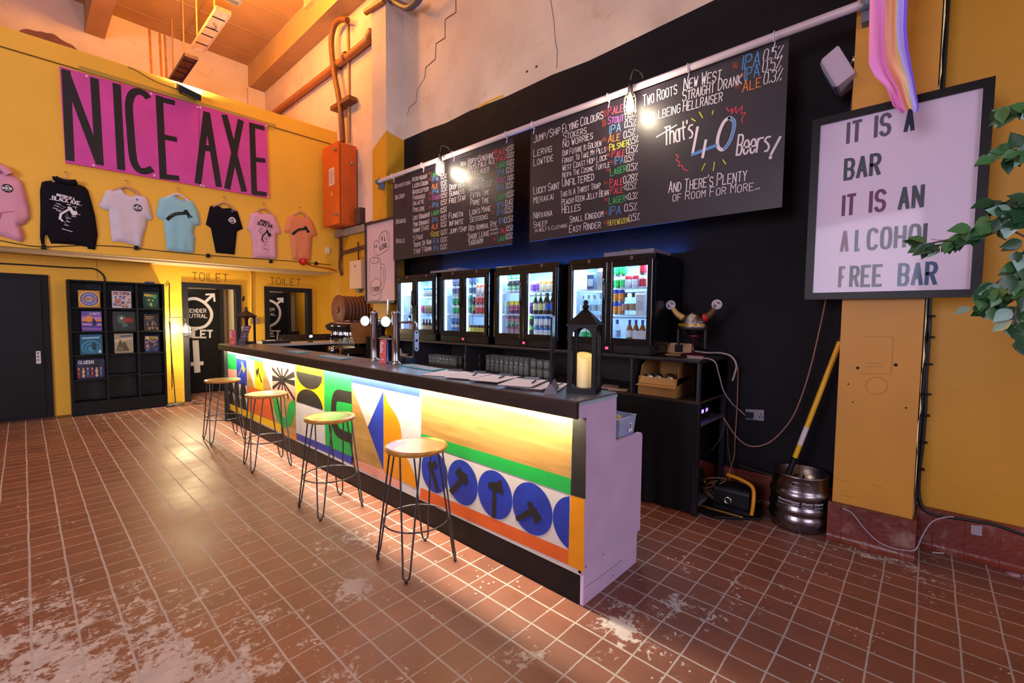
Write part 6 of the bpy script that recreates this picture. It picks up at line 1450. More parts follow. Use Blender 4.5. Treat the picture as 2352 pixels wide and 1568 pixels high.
for i in range(5):
    rr_ = .05 + .012 * i; b.tube([(x - .02 + rr_ * math.cos(t * PI / 10) * .6, y + .16 + rr_ * math.sin(t * PI / 10), .10 + .03 * i + .05 * math.sin(t * PI / 10 + i)) for t in range(20)], .004, 5, closed=True)
part('cable_coil', b, M_bc, o)
b = MB(); yq = [(3.7,1.323,0.263),(3.7,1.25,0.267)]; b.obox((3.62, 1.42, .30), (0, .055, -.012), (.025, 0, 0), (0, 0, .012), 1); b.obox((3.9, 1.36, .17), (.05, .02, -.01), (0, .02, 0), (0, 0, .010), 1); b.rbox(3.60, 3.86, 1.33, 1.6, .0905, .285, .03, 0, 'x'); tag(b.build('tool_case', [M_black2, mat('tool_lime', 'a8a410', .5)]), 'black and lime tool on the bottom shelf at the counter end', 'tool')
b = MB(); b.tube(bez([(4.15, 1.24, .31), (4.12, 1.1, .30), (4.14, .9, .27), (4.15, .75, .25)], 5), .008, 6); tag(b.build('floor_cable', M_cab), 'black cable running along the wall above the skirting behind the keg', 'cable')
kg = thing('beer_keg', 'steel beer keg with black printed bands standing by the yellow pillar', 'keg', (3.945, .665, 0))
M_keg = mat('keg_steel', '8d8689', .28, metal=1, noise=.1, nscale=20, bump=.04); kh = .405
pr = [(.165, .004), (.178, 0), (.184, .012), (.186, .045), (.192, .06), (.195, .08), (.192, .10), (.184, .112), (.184, .125), (.192, .137), (.195, .155), (.192, .172), (.184, .185), (.184, .235), (.192, .247), (.195, .265), (.192, .283), (.182, .295), (.180, .31), (.180, kh - .01), (.184, kh - .006), (.184, kh + .002), (.178, kh + .006), (.172, kh), (.172, kh - .11), (.15, kh - .10), (.05, kh - .075), (0, kh - .07)]
b = MB(); b.lathe(pr, (3.945, .665, 0), 48, mats=[0] * (len(pr) - 1)); part('shell', b, M_keg, kg)
b = MB()
for z0, z1, m in ((.188, .203, 0), (.212, .236, 0)): b.lathe([(.1848, z0), (.1848, z1)], (3.945, .665, 0), 48)
for a0 in (2.55, 2.95, 3.42, 3.86):
    g0 = []; tb = MB(); fr0 = Fr((0, 0, 0), (1, 0, 0), (0, 1, 0)); text(tb, fr0, 'Kegstar', (.018, .217), (.075, .217), .014, .2, 0, 1, lower=True); tb.ribbon(fr0, [(.003, .217), (.012, .217), (.012, .230), (.003, .230)], .003, 0, 1, closed=True)
    t2 = MB(); text(t2, fr0, 'PROPERTY OF', (.0, .192), (.07, .192), .007, .22, 0, 1)
    for q in (tb, t2): b.add([(3.945 + .1853 * math.cos(a0 + v.x / .185), .665 + .1853 * math.sin(a0 + v.x / .185), v.y) for v in q.v], q.f, 1)
part('printed_band', b, [M_black, mat('band_white', 'b8b0b4', .6)], kg, 'black printed bands')
b = MB()
for a0 in (3.35, 1.2, 5.4):
    hp = [(.06 * math.copysign(abs(math.cos(t * PI / 12)) ** .5, math.cos(t * PI / 12)), .016 * math.copysign(abs(math.sin(t * PI / 12)) ** .7, math.sin(t * PI / 12))) for t in range(24)]
    b.tube([(3.945 + .1815 * math.cos(a0 + q[0] / .18), .665 + .1815 * math.sin(a0 + q[0] / .18), .352 + q[1]) for q in hp], .004, 6, 0, closed=True)
    b.add([(3.945 + .1808 * math.cos(a0 + q[0] / .18), .665 + .1808 * math.sin(a0 + q[0] / .18), .352 + q[1]) for q in hp], [tuple(range(24))], 1)
part('hand_hole', b, [M_keg, M_black], kg)
b = MB(); b.lathe([(.035, kh - .08), (.035, kh - .03), (.028, kh - .028), (.026, kh - .05), (0, kh - .05)], (3.945, .665, 0), 20); part('valve', b, M_keg, kg)
tp_ = Vector((3.99,0.465,1.393)); b0 = Vector((3.86,0.72,0.404)); dv = (tp_ - b0)
o = thing('axe_handle', 'long yellow tool handle with a white band leaning from the keg to the pillar', 'tool', b0)
b = MB(); b.tube([b0 + dv * t for t in (-.04, .12)], .02, 12); part('grip', b, M_black, o, 'black lower grip')
b = MB(); b.tube([b0 + dv * t for t in (.12, .22)], .0175, 12); b.tube([b0 + dv * t for t in (.36, 1.0)], .0175, 12); part('shaft', b, mat('tool_handle_yellow', 'c9960c', .35), o)
b = MB(); b.tube([b0 + dv * t for t in (.22, .36)], .0178, 12); part('white_band', b, mat('tape_white', 'b9aeb0', .6), o)
b = MB(); b.tube([b0 + dv * t for t in (1.0, 1.06)], [.016, .012], 12); part('tip', b, mat('dark_brown', '2a1410', .6), o)
# ---------------------------------------------------------------- speaker on its arm
sp_ = thing('wall_speaker', 'white box speaker tilted on an arm beside the yellow pillar', 'speaker', (3.9,0.543,3.301))
P = [Vector(p) for p in [(3.82,0.53,3.41),(3.82,0.636,3.34),(3.82,0.432,3.204)]]; e1 = (P[1] - P[0]) / 2; e2 = (P[2] - P[0]) / 2; cc = P[0] + e1 + e2 + Vector((.09, 0, 0))
b = MB(); b.obox(cc, e1 * .92, e2, (.095, 0, 0)); b.obox(cc - e1 * .02, e1 * .80, e2 * 1.03, (.099, 0, 0)); part('cabinet', b, mat('speaker_white', 'a795a8', .5), sp_)
b = MB(); b.obox(cc + e1 * 1.0, e1 * .1, e2 * .93, (.09, 0, 0)); b.obox(cc + e1 * 1.12, e1 * .06, e2 * .75, (.075, 0, 0)); part('grille', b, mat('speaker_grille', '6d6a80', .6), sp_)
b = MB(); b.obox(cc + e1 * .55 - Vector((.0955, 0, 0)), e1 * .01, e2 * .6, (.001, 0, 0)); part('trim_line', b, mat('speaker_line', '6a5a70', .5), sp_)
b = MB(); A_ = cc - e1 * .9 + e2 * .1; b.tube([A_, Vector((3.98, .47, A_.z + .06))], .008, 8); b.tube([(3.98, .47, A_.z + .06), (3.98, .452, A_.z + .06)], .03, 8); part('arm', b, mat('zinc', '9d948c', .4, metal=.7), sp_)
# ---------------------------------------------------------------- poster
po = thing('framed_poster', 'large black framed poster reading IT IS A BAR on the yellow pillar', 'poster', (3.84, .1, 2.3))
X0 = 3.815; f = FX(X0)
pc = [(-0.658,2.956),(0.232,2.936),(0.203,1.693),(-0.666,1.693)]
L_, R_2 = (pc[0][0] + pc[3][0]) / 2, (pc[1][0] + pc[2][0]) / 2; T_, B_2 = (pc[0][1] + pc[1][1]) / 2, (pc[2][1] + pc[3][1]) / 2; fw = .047
b = MB()
for r in ((L_, L_ + fw, B_2, T_), (R_2 - fw, R_2, B_2, T_), (L_ + fw, R_2 - fw, B_2, B_2 + fw), (L_ + fw, R_2 - fw, T_ - fw, T_)): b.prism(f, [(r[0], r[2]), (r[1], r[2]), (r[1], r[3]), (r[0], r[3])], -.02, .018)
part('frame', b, mat('poster_frame', '0d090c', .4, spec=.25), po)
b = MB(); b.face(f, [(L_, B_2), (R_2, B_2), (R_2, T_), (L_, T_)], 0)
TL = (('IT', (440, 720), (522, 700), 4), ('IS', (578, 690), (668, 665), 4), ('A', (728, 662), (786, 650), 0), ('BAR', (426, 903), (616, 872), 1), ('IT', (416, 1083), (492, 1070), 2), ('IS', (552, 1066), (642, 1055), 2), ('AN', (698, 1052), (832, 1036), 1), ('A', (408, 1262), (455, 1258), 2), ('L', (480, 1258), (515, 1254), 3), ('COHOL', (540, 1252), (892, 1228), 1), ('F', (398, 1440), (437, 1436), 2), ('REE', (454, 1438), (625, 1432), 1), ('BAR', (695, 1432), (900, 1422), 3))
PP = [(-0.467,2.734),(-0.379,2.739),(-0.321,2.737),(-0.231,2.745),(-0.173,2.734),(-0.118,2.734),(-0.472,2.493),(-0.272,2.494),(-0.473,2.253),(-0.391,2.259),(-0.327,2.255),(-0.236,2.255),(-0.181,2.251),(-0.054,2.251),(-0.472,2.012),(-0.42,2.012),(-0.393,2.01),(-0.356,2.012),(-0.329,2.012),(0.011,2.01),(-0.473,1.77),(-0.43,1.773),(-0.411,1.77),(-0.232,1.771),(-0.162,1.769),(0.028,1.774)]
for i, t in enumerate(TL):
    p0, p1 = PP[2 * i], PP[2 * i + 1]; zz = min(p0[1], p1[1]); ins = .011
    text(b, f, t[0], (p0[0] + ins, zz + .010), (p1[0] - ins, zz + .010), .128, .155, .0008, 1 + t[3], gap=2.6)
part('print', b, [mat('poster_paper', 'c3b2ca', .45), mat('ink_navy', '1c2444', .5), mat('ink_slate', '2f3340', .5), mat('ink_plum', '5a1a4a', .5), mat('ink_teal', '143c66', .5), mat('ink_grey', '4a4250', .5)], po, 'pale poster with block letters')
b = MB(); b.face(f, [(L_ + .01, B_2 + .01), (R_2 - .01, B_2 + .01), (R_2 - .01, T_ - .01), (L_ + .01, T_ - .01)], .009); part('glazing', b, glass_mat('poster_glass', refl=.03, rough=.06), po)
# ---------------------------------------------------------------- rainbow flag hanging in from above
fl = thing('rainbow_flag', 'soft rainbow flag hanging down in front of the poster top', 'flag', (3.4, .1, 2.9))
XFl = 3.35
lft = [(-0.334,3.997),(-0.339,3.67),(-0.331,3.38),(-0.325,3.161),(-0.319,3.014),(-0.288,2.93),(-0.237,2.853),(-0.222,2.808),(-0.2,2.739),(-0.18,2.715)]; rgt = [(-0.128,3.872),(-0.149,3.571),(-0.166,3.306),(-0.164,3.167),(-0.154,3.071),(-0.137,2.972),(-0.118,2.873),(-0.104,2.787),(-0.094,2.726),(-0.094,2.694)]
b = MB(); n = 24; 
sub = []
for i in range(len(lft) - 1):
    for j in range(6): t = j / 6; sub.append((tuple(lft[i][k_] * (1 - t) + lft[i + 1][k_] * t for k_ in (0, 1)), tuple(rgt[i][k_] * (1 - t) + rgt[i + 1][k_] * t for k_ in (0, 1))))
sub.append((lft[-1], rgt[-1])); f = FX(XFl)
vs = []
for i, (a_, e_) in enumerate(sub):
    for k_ in range(n + 1):
        t = k_ / n; vs.append(f.p(a_[0] + (e_[0] - a_[0]) * t, a_[1] + (e_[1] - a_[1]) * t, .03 * math.sin(t * 9 + i * .05) + .012 * math.sin(t * 21 - i * .1)))
for i in range(len(sub) - 1):
    for k_ in range(n):
        sh = k_ + (i - 30) * .12 if i > 30 else k_
        b.f.append([i * (n + 1) + k_, i * (n + 1) + k_ + 1, (i + 1) * (n + 1) + k_ + 1, (i + 1) * (n + 1) + k_]); b.m.append((0, 0, 0, 0, 0, 0, 0, 0, 0, 0, 1, 1, 1, 1, 1, 1, 2, 3, 4, 4, 4, 4, 5, 5)[k_]); b.s.append(True)
b.v = vs
part('cloth', b, [mat('flag_' + c_, c_, .8) for c_ in ('e58fd0', 'ecb08a', 'e6c48a', 'c8cc70', 'b4a2ee', '7a58e0')], fl)
b = MB(); b.tube([f.p(lft[0][0], lft[0][1] + .0), f.p(rgt[0][0], rgt[0][1])], .008, 6); b.tube([f.p((lft[0][0] + rgt[0][0]) / 2, lft[0][1]), (XFl, -(lft[0][0] + rgt[0][0]) / 2, 7.5)], .004, 5); part('hanging_cord', b, M_wc, fl)
# cables down the pillar edge and along the skirting
P1 = [(4.16,0.003,1.725),(4.16,-0.001,1.585),(4.16,-0.002,1.393),(4.16,-0.001,1.161),(4.16,-0.006,0.954),(4.16,-0.003,0.692),(4.16,0.004,0.532),(4.16,0.002,0.373),(4.16,-0.017,0.285),(4.16,-0.062,0.239),(4.16,-0.154,0.242),(4.16,-0.345,0.259),(4.16,-0.492,0.235),(4.16,-0.657,0.211)]
cable('black_cable', 'thick black cable running down beside the pillar and along the skirting to the right', [(4.17, P1[0][1], 5.5)] + P1, .013, M_cab)
P2 = [(4.15,0.017,1.725),(4.15,0.009,1.393),(4.15,0.011,1.005),(4.15,0.016,0.69),(4.15,0.021,0.477),(4.15,0.013,0.36),(4.15,0.015,0.226)]; cable('black_cable', 'thinner black cable in the corner between the pillar and the right wall', [(4.17, P2[0][1], 5.5)] + P2, .009, mat('dark_grey_cable', '2b262c', .5))
cable('black_cable', 'black cable fixed along the top of the pillar skirting', [(3.855,0.463,0.25),(3.855,0.445,0.221),(3.855,0.364,0.225),(3.855,0.239,0.224),(3.855,0.121,0.223),(3.855,0.019,0.228)], .007, M_cab)
cable('white_cable', 'loose white cable drooping over the skirting tiles at the pillar foot', [(3.83,0.383,0.241),(3.83,0.329,0.224),(3.83,0.264,0.145),(3.83,0.191,0.079),(3.83,0.122,0.058),(3.83,0.057,0.063),(3.83,-0.002,0.087)] + [(3.9,-0.029,0.156),(3.9,-0.069,0.263),(3.9,-0.128,0.315),(3.9,-0.17,0.332)], .004, mat('pale_lilac_cable', '9a8a98', .5))
for i, q in enumerate([(4.172,-0.003,1.583),(4.172,-0.007,1.442),(4.172,-0.004,1.258),(4.172,-0.006,1.054),(4.172,-0.005,0.908),(4.172,-0.002,0.721),(4.172,0.004,0.533)]):
    b = MB(); b.box(q[0] - .035, q[0] + .002, q[1] - .028, q[1] + .02, q[2] - .006, q[2] + .006); tag(b.build('cable_clip', M_black), 'tiny black clip holding the thick cable beside the pillar', 'clip', 'cable clips beside the pillar')
b = MB(); q = [(4.15,-0.261,0.225),(4.15,-0.312,0.237),(4.15,-0.314,0.167),(4.15,-0.264,0.166)]; b.add(q, [(0, 1, 2, 3)]); b.v = b.v + [v + Vector((.003, 0, 0)) for v in b.v]; tag(b.build('tape_patch', mat('grey_tape', '8d7f8a', .6)), 'square of grey tape stuck on the skirting at right', 'tape')
b = MB(); q = Vector((4.086,-0.451,0.002)); b.lathe([(.035, .001), (.035, .003), (0, .003)], (q.x, q.y, 0), 16); tag(b.build('paper_scrap', mat('pink_paper', 'a87a88', .8)), 'small pink scrap of paper on the floor at the right edge', 'scrap')
b = MB(); q = [Vector(p) for p in [(4.084,-0.086,0.002),(4.124,-0.143,0.002)]]; b.tube(q, .004, 6); tag(b.build('straw', mat('white_straw', 'a8a0a8', .6)), 'white stick lying on the floor beside the pillar foot', 'stick')
# ---------------------------------------------------------------- leafy plant at the right edge
pt_ = thing('weeping_fig', 'leafy green potted tree leaning in at the right edge', 'plant', (2.35, -1.15, 0)); M_bark = mat('grey_bark', '5a4a44', .8)
b = MB(); b.lathe([(0, 0), (.14, 0), (.18, .32), (.17, .32), (.15, .28), (0, .28)], (2.35, -1.15, 0), 20); part('pot', b, mat('black_pot', '1b1a1e', .5), pt_)
b = MB(); b.tube(bez([(2.35, -1.15, .28), (2.37, -1.12, 1.0), (2.33, -1.10, 1.8), (2.36, -1.05, 2.6)], 6), [.022] * 19, 8)
BR = [[(2.35,-0.294,1.834),(2.35,-0.202,1.926),(2.35,-0.132,1.89),(2.35,-0.065,1.859),(2.35,0.018,1.843)], [(2.3,-0.277,2.241),(2.3,-0.219,2.272),(2.3,-0.16,2.275)], [(2.4,-0.297,2.11),(2.4,-0.246,2.144),(2.4,-0.164,2.156)], [(2.25,-0.298,1.854),(2.25,-0.236,1.805),(2.25,-0.174,1.695),(2.25,-0.137,1.655)], [(2.45,-0.324,1.686),(2.45,-0.265,1.673),(2.45,-0.191,1.663),(2.45,-0.143,1.612)], [(2.35,-0.296,1.984),(2.35,-0.23,1.951),(2.35,-0.169,1.969)], [(2.3,-0.301,1.749),(2.3,-0.257,1.694),(2.3,-0.214,1.578),(2.3,-0.239,1.505)]]
for br in BR: b.tube(bez([(2.35, -1.08, br[0][2] + .1)] + br, 5), .0035, 5)
part('trunk', b, M_bark, pt_)
b = MB(); R4 = random.Random(11)
def leaf(b, c_, d, n_, L_, m):
    d = Vector(d).normalized(); n_ = Vector(n_); n_ = (n_ - d * n_.dot(d)).normalized(); s = d.cross(n_)
    pr = [(0, 0), (.12, .22), (.32, .36), (.55, .30), (.8, .13), (1.0, 0)]
    vs = [c_ + d * L_ * t for t, w_ in pr] + [c_ + d * L_ * t + s * L_ * w_ + n_ * L_ * w_ * .22 for t, w_ in pr] + [c_ + d * L_ * t - s * L_ * w_ + n_ * L_ * w_ * .22 for t, w_ in pr]
    b.add(vs, [(i, i + 1, 7 + i, 6 + i) for i in range(5)] + [(i + 1, i, 12 + i, 13 + i) for i in range(5)], m, True)
for br in BR:
    P = bez(br, 7)
    for i in range(2, len(P)):
        for k_ in range(2):
            t_ = P[i] - P[i - 1]; d = t_.normalized() * .5 + Vector((R4.uniform(-.6, .3), R4.uniform(-.7, .7), R4.uniform(-1.1, .25)))
            leaf(b, P[i] + Vector((R4.uniform(-.03, .03), R4.uniform(-.03, .03), R4.uniform(-.02, .01))), d, (-1 + R4.uniform(-.5, .5), R4.uniform(-.6, .6), R4.uniform(-.2, .9)), R4.uniform(.045, .07), R4.choice((0, 0, 0, 1, 1, 2)))
part('foliage', b, [mat('leaf_dark', '20452a', .35), mat('leaf_mid', '3f6b3c', .35), mat('leaf_pale', '7fa59a', .35)], pt_)

# ================================================================ things on the bar top
ZB = 1.1243
M_lan = mat('lantern_black', '080708', .5, spec=.25)
def lantern(label, x, y, rz, w, h, m, eave, body, top, candle=None):
    """square lantern with arched windows, pyramid roof, knob and ring; w half width, body height of the window part"""
    o = thing('lantern', label, 'lantern', (x, y, ZB), rz)
    b = MB(); b.box(-w, w, -w, w, 0, .028); lpart('base', b, m, o)
    for i in range(4):
        b = MB(); a = PI / 2 * i; pw = .016
        b.box(w - pw * 1.6, w - .003, w - pw * 1.6, w - .003, .028, body); b.xf(Matrix.Rotation(a, 4, 'Z')); lpart('post', b, m, o)
        b = MB(); f = Fr((0, -w + .004, 0), (1, 0, 0), (0, 0, 1)); iw = w - pw * 1.5
        pts = [(-iw, body), (-iw, body - iw * 1.15)] + [(-iw * math.cos(t * PI / 20) ** .9 if t < 10 else 0, body - iw * 1.15 + iw * 1.0 * math.sin(t * PI / 20)) for t in range(0, 11)]
        pts += [(-q[0], q[1]) for q in pts[1:-1][::-1]] + [(iw, body)]
        b.prism(f, pts, -.006, 0); b.xf(Matrix.Rotation(a, 4, 'Z')); lpart('arch', b, m, o)
        b = MB(); b.face(f, [(-iw, .028), (iw, .028), (iw, body - .01), (-iw, body - .01)], -.004); b.xf(Matrix.Rotation(a, 4, 'Z')); lpart('glass_pane', b, glass_mat('lantern_glass', refl=.05), o)
    b = MB(); e = w + eave; k = .012; b.box(-e, e, -e, e, body, body + .01)
    b.add([(-e, -e, body + .01), (e, -e, body + .01), (e, e, body + .01), (-e, e, body + .01), (-k, -k, top), (k, -k, top), (k, k, top), (-k, k, top)], [(0, 1, 5, 4), (1, 2, 6, 5), (2, 3, 7, 6), (3, 0, 4, 7), (4, 5, 6, 7)])
    rf = lpart('roof', b, m, o)
    b = MB(); b.lathe([(.012, top), (.02, top + .015), (.012, top + .03), (.016, top + .04), (.01, top + .052), (0, top + .055)], n=12)
    b.tube([(.034 * math.cos(t * PI / 10), 0, top + .022 + .03 * math.sin(t * PI / 10)) for t in range(20)], .003, 6, closed=True); lpart('ring', b, m, o)
    return o, rf
lan, rf = lantern('tall black lantern with a lit candle at the near end of the bar', 2.178, 1.44, math.radians(20), .083, .5, M_lan, .006, .375, .47)
b = MB(); n_ = Vector((0, -(.47 - .385), -.089)).normalized(); g = Fr((0, -.0545, .4262), (1, 0, 0), Vector((0, .089, .085)).normalized())
b.ribbon(g, [(.03 * math.cos(t * PI / 12), .02 * math.sin(t * PI / 12)) for t in range(24)], .0018, .0015, 0, closed=True); text(b, g, 'BLACK AXE', (-.024, -.005), (.024, -.005), .009, .16, .0015, 0); b.ribbon(g, [(-.008, .008), (0, .012), (.008, .008)], .002, .0015, 0)
lpart('logo', b, mat('logo_pink', 'c46a98', .6), rf, 'small pink logo')
o = thing('led_candle', 'cream LED candle glowing inside the black lantern', 'candle', (2.178, 1.44, ZB + .0285))
b = MB(); n = 32; r = .044
for lv, zz in enumerate((0, .05, .10, .15, .185)):
    for j in range(n):
        a = 2 * PI * j / n; dz = .012 * math.sin(a + .6) if lv == 4 else 0
        b.v.append(Vector((r * math.cos(a), r * math.sin(a), zz + dz)))
for lv in range(4):
    for j in range(n): b.f.append([lv * n + j, lv * n + (j + 1) % n, lv * n + n + (j + 1) % n, lv * n + n + j]); b.m.append(0); b.s.append(True)
for j in range(n): b.v.append(Vector((r * .8 * math.cos(2 * PI * j / n), r * .8 * math.sin(2 * PI * j / n), .165 + .012 * math.sin(2 * PI * j / n + .6))))
for j in range(n): b.f.append([4 * n + j, 4 * n + (j + 1) % n, 5 * n + (j + 1) % n, 5 * n + j]); b.m.append(0); b.s.append(True)
b.f.append([5 * n + j for j in range(n)]); b.m.append(0); b.s.append(False)
mw = mat('candle_wax', 'e2cfa6', .45); nt = mw.node_tree; pb = nt.nodes['Principled BSDF']; pb.inputs['Subsurface Weight'].default_value = .3; pb.inputs['Subsurface Radius'].default_value = (.02, .012, .004)
tcn = nt.nodes.new('ShaderNodeTexCoord'); spn = nt.nodes.new('ShaderNodeSeparateXYZ'); nt.links.new(tcn.outputs['Object'], spn.inputs[0]); mrn = nt.nodes.new('ShaderNodeMapRange'); mrn.inputs[1].default_value = .0; mrn.inputs[2].default_value = .19; mrn.inputs[3].default_value = .10; mrn.inputs[4].default_value = .75
nt.links.new(spn.outputs[2], mrn.inputs[0]); nt.links.new(mrn.outputs[0], pb.inputs['Emission Strength']); pb.inputs['Emission Color'].default_value = (1, .62, .10, 1)
lpart('wax', b, mw, o)
lan2, rf2 = lantern('dark brown lantern at the far end of the bar beside the dark menu', 2.17, 7.18, math.radians(24), .085, .5, mat('lantern_dark_brown', '2a1d1c', .5), .012, .385, .47)
b = MB(); b.box(2.12, 2.2, 7.2, 7.22, ZB + .03, ZB + .25); tag(b.build('greeting_card', mat('cream_card', 'c9b596', .7)), 'cream card standing inside the far lantern', 'card')
# slim acrylic sign seen edge on
o = thing('menu_sign', 'slim clear menu sign on a grey foot, edge towards the viewer, beside the black lantern', 'sign', (2.05, 1.58, ZB))
d = Vector((2.20 - 1.955, 1.66 - 1.50, 0)).normalized(); s = Vector((-d.y, d.x, 0)); c0 = Vector((2.05, 1.575, ZB))
b = MB(); b.add([c0 + d * x + s * y + Vector((0, 0, z)) for z, w_ in ((0, .034), (.012, .034), (.055, .009)) for x, y in ((-.11, -w_), (.11, -w_), (.11, w_), (-.11, w_))], [(3, 2, 1, 0), (8, 9, 10, 11)] + [(i + 4 * l, (i + 1) % 4 + 4 * l, (i + 1) % 4 + 4 * l + 4, i + 4 * l + 4) for l in (0, 1) for i in range(4)]); part('foot', b, mat('grey_foot', '6a6468', .5), o)
b = MB(); b.obox(c0 + Vector((0, 0, .235)), d * .105, s * .005, (0, 0, .19)); part('panel', b, mat('smoky_panel', '262633', .2, spec=.8), o)
b = MB(); b.obox(c0 + Vector((0, 0, .43)), d * .106, s * .007, (0, 0, .005)); part('edge_cap', b, mat('pale_edge', '8f8f9c', .4), o)
# clipboards with pens
M_paper = mat('white_paper', 'dcdcea', .7); M_clipb = mat('brown_hardboard', '5a3a2c', .5)
CL = (('clipboard lying farthest from the lantern of the four with white sheets', (2.12, 2.61), 20, 0), ('clipboard with a pen, second from the far end of the row', (2.13, 2.365), 19, .006), ('clipboard with a pen, third from the far end of the row', (2.14, 2.11), 15, .012), ('top clipboard with a pen nearest the slim menu sign', (2.10, 1.83), 21, .018))
pen0 = None
for i, (lb, (x, y), a, dz) in enumerate(CL):
    o = thing('clipboard', lb, 'clipboard', (x, y, ZB + dz), math.radians(a), 'clipboards on the bar')
    b = MB(); b.rbox(-.18, .16, -.112, .112, 0.0003, .0033, .012, 0, 'z'); lpart('board', b, M_clipb, o)
    b = MB()
    for k_ in range(3): b.box(-.176 + k_ * .002, .13, -.106 + k_ * .002, .105, .0035 + k_ * .0006, .0039 + k_ * .0006)
    lpart('sheet', b, M_paper, o)
    b = MB(); b.box(.11, .15, -.06, .06, .0055, .010); b.tube([(.152, -.05, .012), (.152, .05, .012)], .005, 8); lpart('clip', b, mat('clip_steel', '54525c', .3, metal=.8), o)
    if i:
        p = thing('pen', 'black pen lying on the ' + ('second clipboard from the far end', 'third clipboard from the far end', 'clipboard nearest the slim menu sign')[i - 1], 'pen', (x + .03, y + (-.02, -.02, -.055)[i - 1], ZB + dz + .0095), math.radians(a + (16, 12, 8)[i - 1]), 'pens on the clipboards')
        b = MB(); b.tube([(-.06, 0, 0), (.055, 0, 0)], .0038, 8); b.tube([(.055, 0, 0), (.07, 0, 0)], [.0038, .0008], 8); lpart('barrel', b, M_black, p)
        b = MB(); b.tube([(-.066, 0, 0), (-.05, 0, 0)], .0042, 8); b.box(-.062, -.025, -.001, .001, .0042, .0055); lpart('cap', b, mat('pen_cap', '2b2b3a', .3), p)
for i, (x, y, a, lb) in enumerate(((2.16, 1.70, 24, 'bare clipboard under the stack beside the slim menu sign'), (2.12, 1.745, 14, 'lower clipboard sticking out of the near stack'))):
    o = thing('clipboard', lb, 'clipboard', (x, y, ZB + .001 + i * .006), math.radians(a), 'clipboards on the bar'); b = MB(); b.rbox(-.16, .16, -.112, .112, 0, .0045, .012, 0, 'z'); lpart('board', b, M_clipb, o); b = MB(); b.box(-.15, .14, -.105, .105, .0046, .006); lpart('sheet', b, M_paper, o)
# printed bar mats
def barmat(label, quad, cols):
    o = thing('bar_mat', label, 'bar mat', (quad[0][0], quad[0][1], ZB), 0, 'printed bar mats'); q = [Vector((x, y)) for x, y in quad]
    b = MB(); f = FZ(0); b.prism(f, [tuple(v) for v in q], ZB + .0005, ZB + .007); part('mat', b, mat('mat_teal', cols[0], .6), o)
    b = MB(); cc = sum(q, Vector((0, 0))) / 4
    b.face(f, [tuple(cc + (v - cc) * .88) for v in q], ZB + .0074, 0); R5 = random.Random(len(label))
    for i in range(26):
        u, v = R5.uniform(.1, .85), R5.uniform(.12, .8); p0 = q[0].lerp(q[1], u).lerp(q[3].lerp(q[2], u), v); p1 = q[0].lerp(q[1], u + .05).lerp(q[3].lerp(q[2], u + .05), v + R5.uniform(-.03, .03)); b.ribbon(f, [tuple(p0), tuple(p1)], .012, ZB + .0078, 1 + i % 3)
    part('print', b, [mat('mat_face_' + c_, c_, .6) for c_ in cols[1:]], o)
barmat('teal bar mat with white print between taps and clipboards', [(2.144, 3.275), (2.294, 3.3), (2.25, 2.79), (2.12, 2.775)], ('2a8a9a', '9fb2c0', '41505f', '7a3a3a', '5f7f90'))
barmat('teal bar mat lying halfway between the red leaflets and the far end', [(2.03, 4.60), (2.17, 4.62), (2.16, 4.10), (2.02, 4.06)], ('2a8a9a', '8aa6bc', '2f4a78', '8a86a8', 'c8ccd6'))
barmat('pale pink and blue bar mat nearest the far lantern', [(2.03, 5.44), (2.18, 5.44), (2.17, 5.06), (2.01, 5.02)], ('a06a78', '7fa2c0', '26324a', 'b8a8b4', '5a7a98'))
# red leaflets
def leaflet(label, x, y, rz, w, h, lean=0, tall=None):
    o = thing('leaflet_stand', label, 'leaflet', (x, y, ZB), rz, 'red leaflets on the bar')
    b = MB(); b.add([(-w, -.03, .0005), (w, -.03, .0005), (w, -.012, h), (-w, -.012, h)], [(0, 1, 2, 3)], 0); b.add([(w, -.03, .0005), (w, .06, .0005), (w, .048, h), (w, -.012, h)], [(0, 1, 2, 3)], 1); b.add([(-w, -.03, .0005), (-w, .06, .0005), (-w, .048, h), (-w, -.012, h)], [(3, 2, 1, 0)], 0); b.add([(-w, .06, .0005), (w, .06, .0005), (w, .048, h), (-w, .048, h)], [(3, 2, 1, 0)], 1)
    lpart('card', b, [mat('leaflet_red', 'c2452e', .55), mat('leaflet_blue', '2a35a8', .55)], o)
    b = MB(); g = Fr((0, -.03, 0), (1, 0, 0), Vector((0, .018, h)).normalized())
    for i, t in enumerate(('ALCOHOL', 'FREE', 'BEER', 'SERVED', 'HERE')): wd = (.030, .018, .018, .026, .018)[i]; text(b, g, t, (-w * .8, h * (.84 - i * .095)), (-w * .8 + wd, h * (.84 - i * .095)), h * .062, .2, .001)
    b.disc(g, .0, h * .18, .006, .010, .001); b.ribbon(g, [(-w * .7, h * .17), (-w * .4, h * .17)], .002, .001); b.ribbon(g, [(w * .3, h * .45), (w * .75, h * .45)], .002, .001)
    lpart('print', b, mat('leaflet_white', 'd0b8b8', .6), o)
    b = MB(); g = Fr((w, 0, 0), (0, 1, 0), (0, 0, 1)); b.face(g, [(-.026, .01), (.05, .01), (.02, h * .7), (.01, h * .5)], .001, 0); text(b, g, 'LUCKY', (.005, h * .9), (.005, h * .55), .022, .2, .001); lpart('side_print', b, mat('leaflet_pale', '9fa8d8', .6), o)
    return o
leaflet('red and blue alcohol free beer leaflet standing by the beer taps', 2.16, 3.54, math.radians(-48), .029, .21)
leaflet('red alcohol free beer leaflet at the far end of the bar', 1.95, 7.02, math.radians(-30), .04, .2)
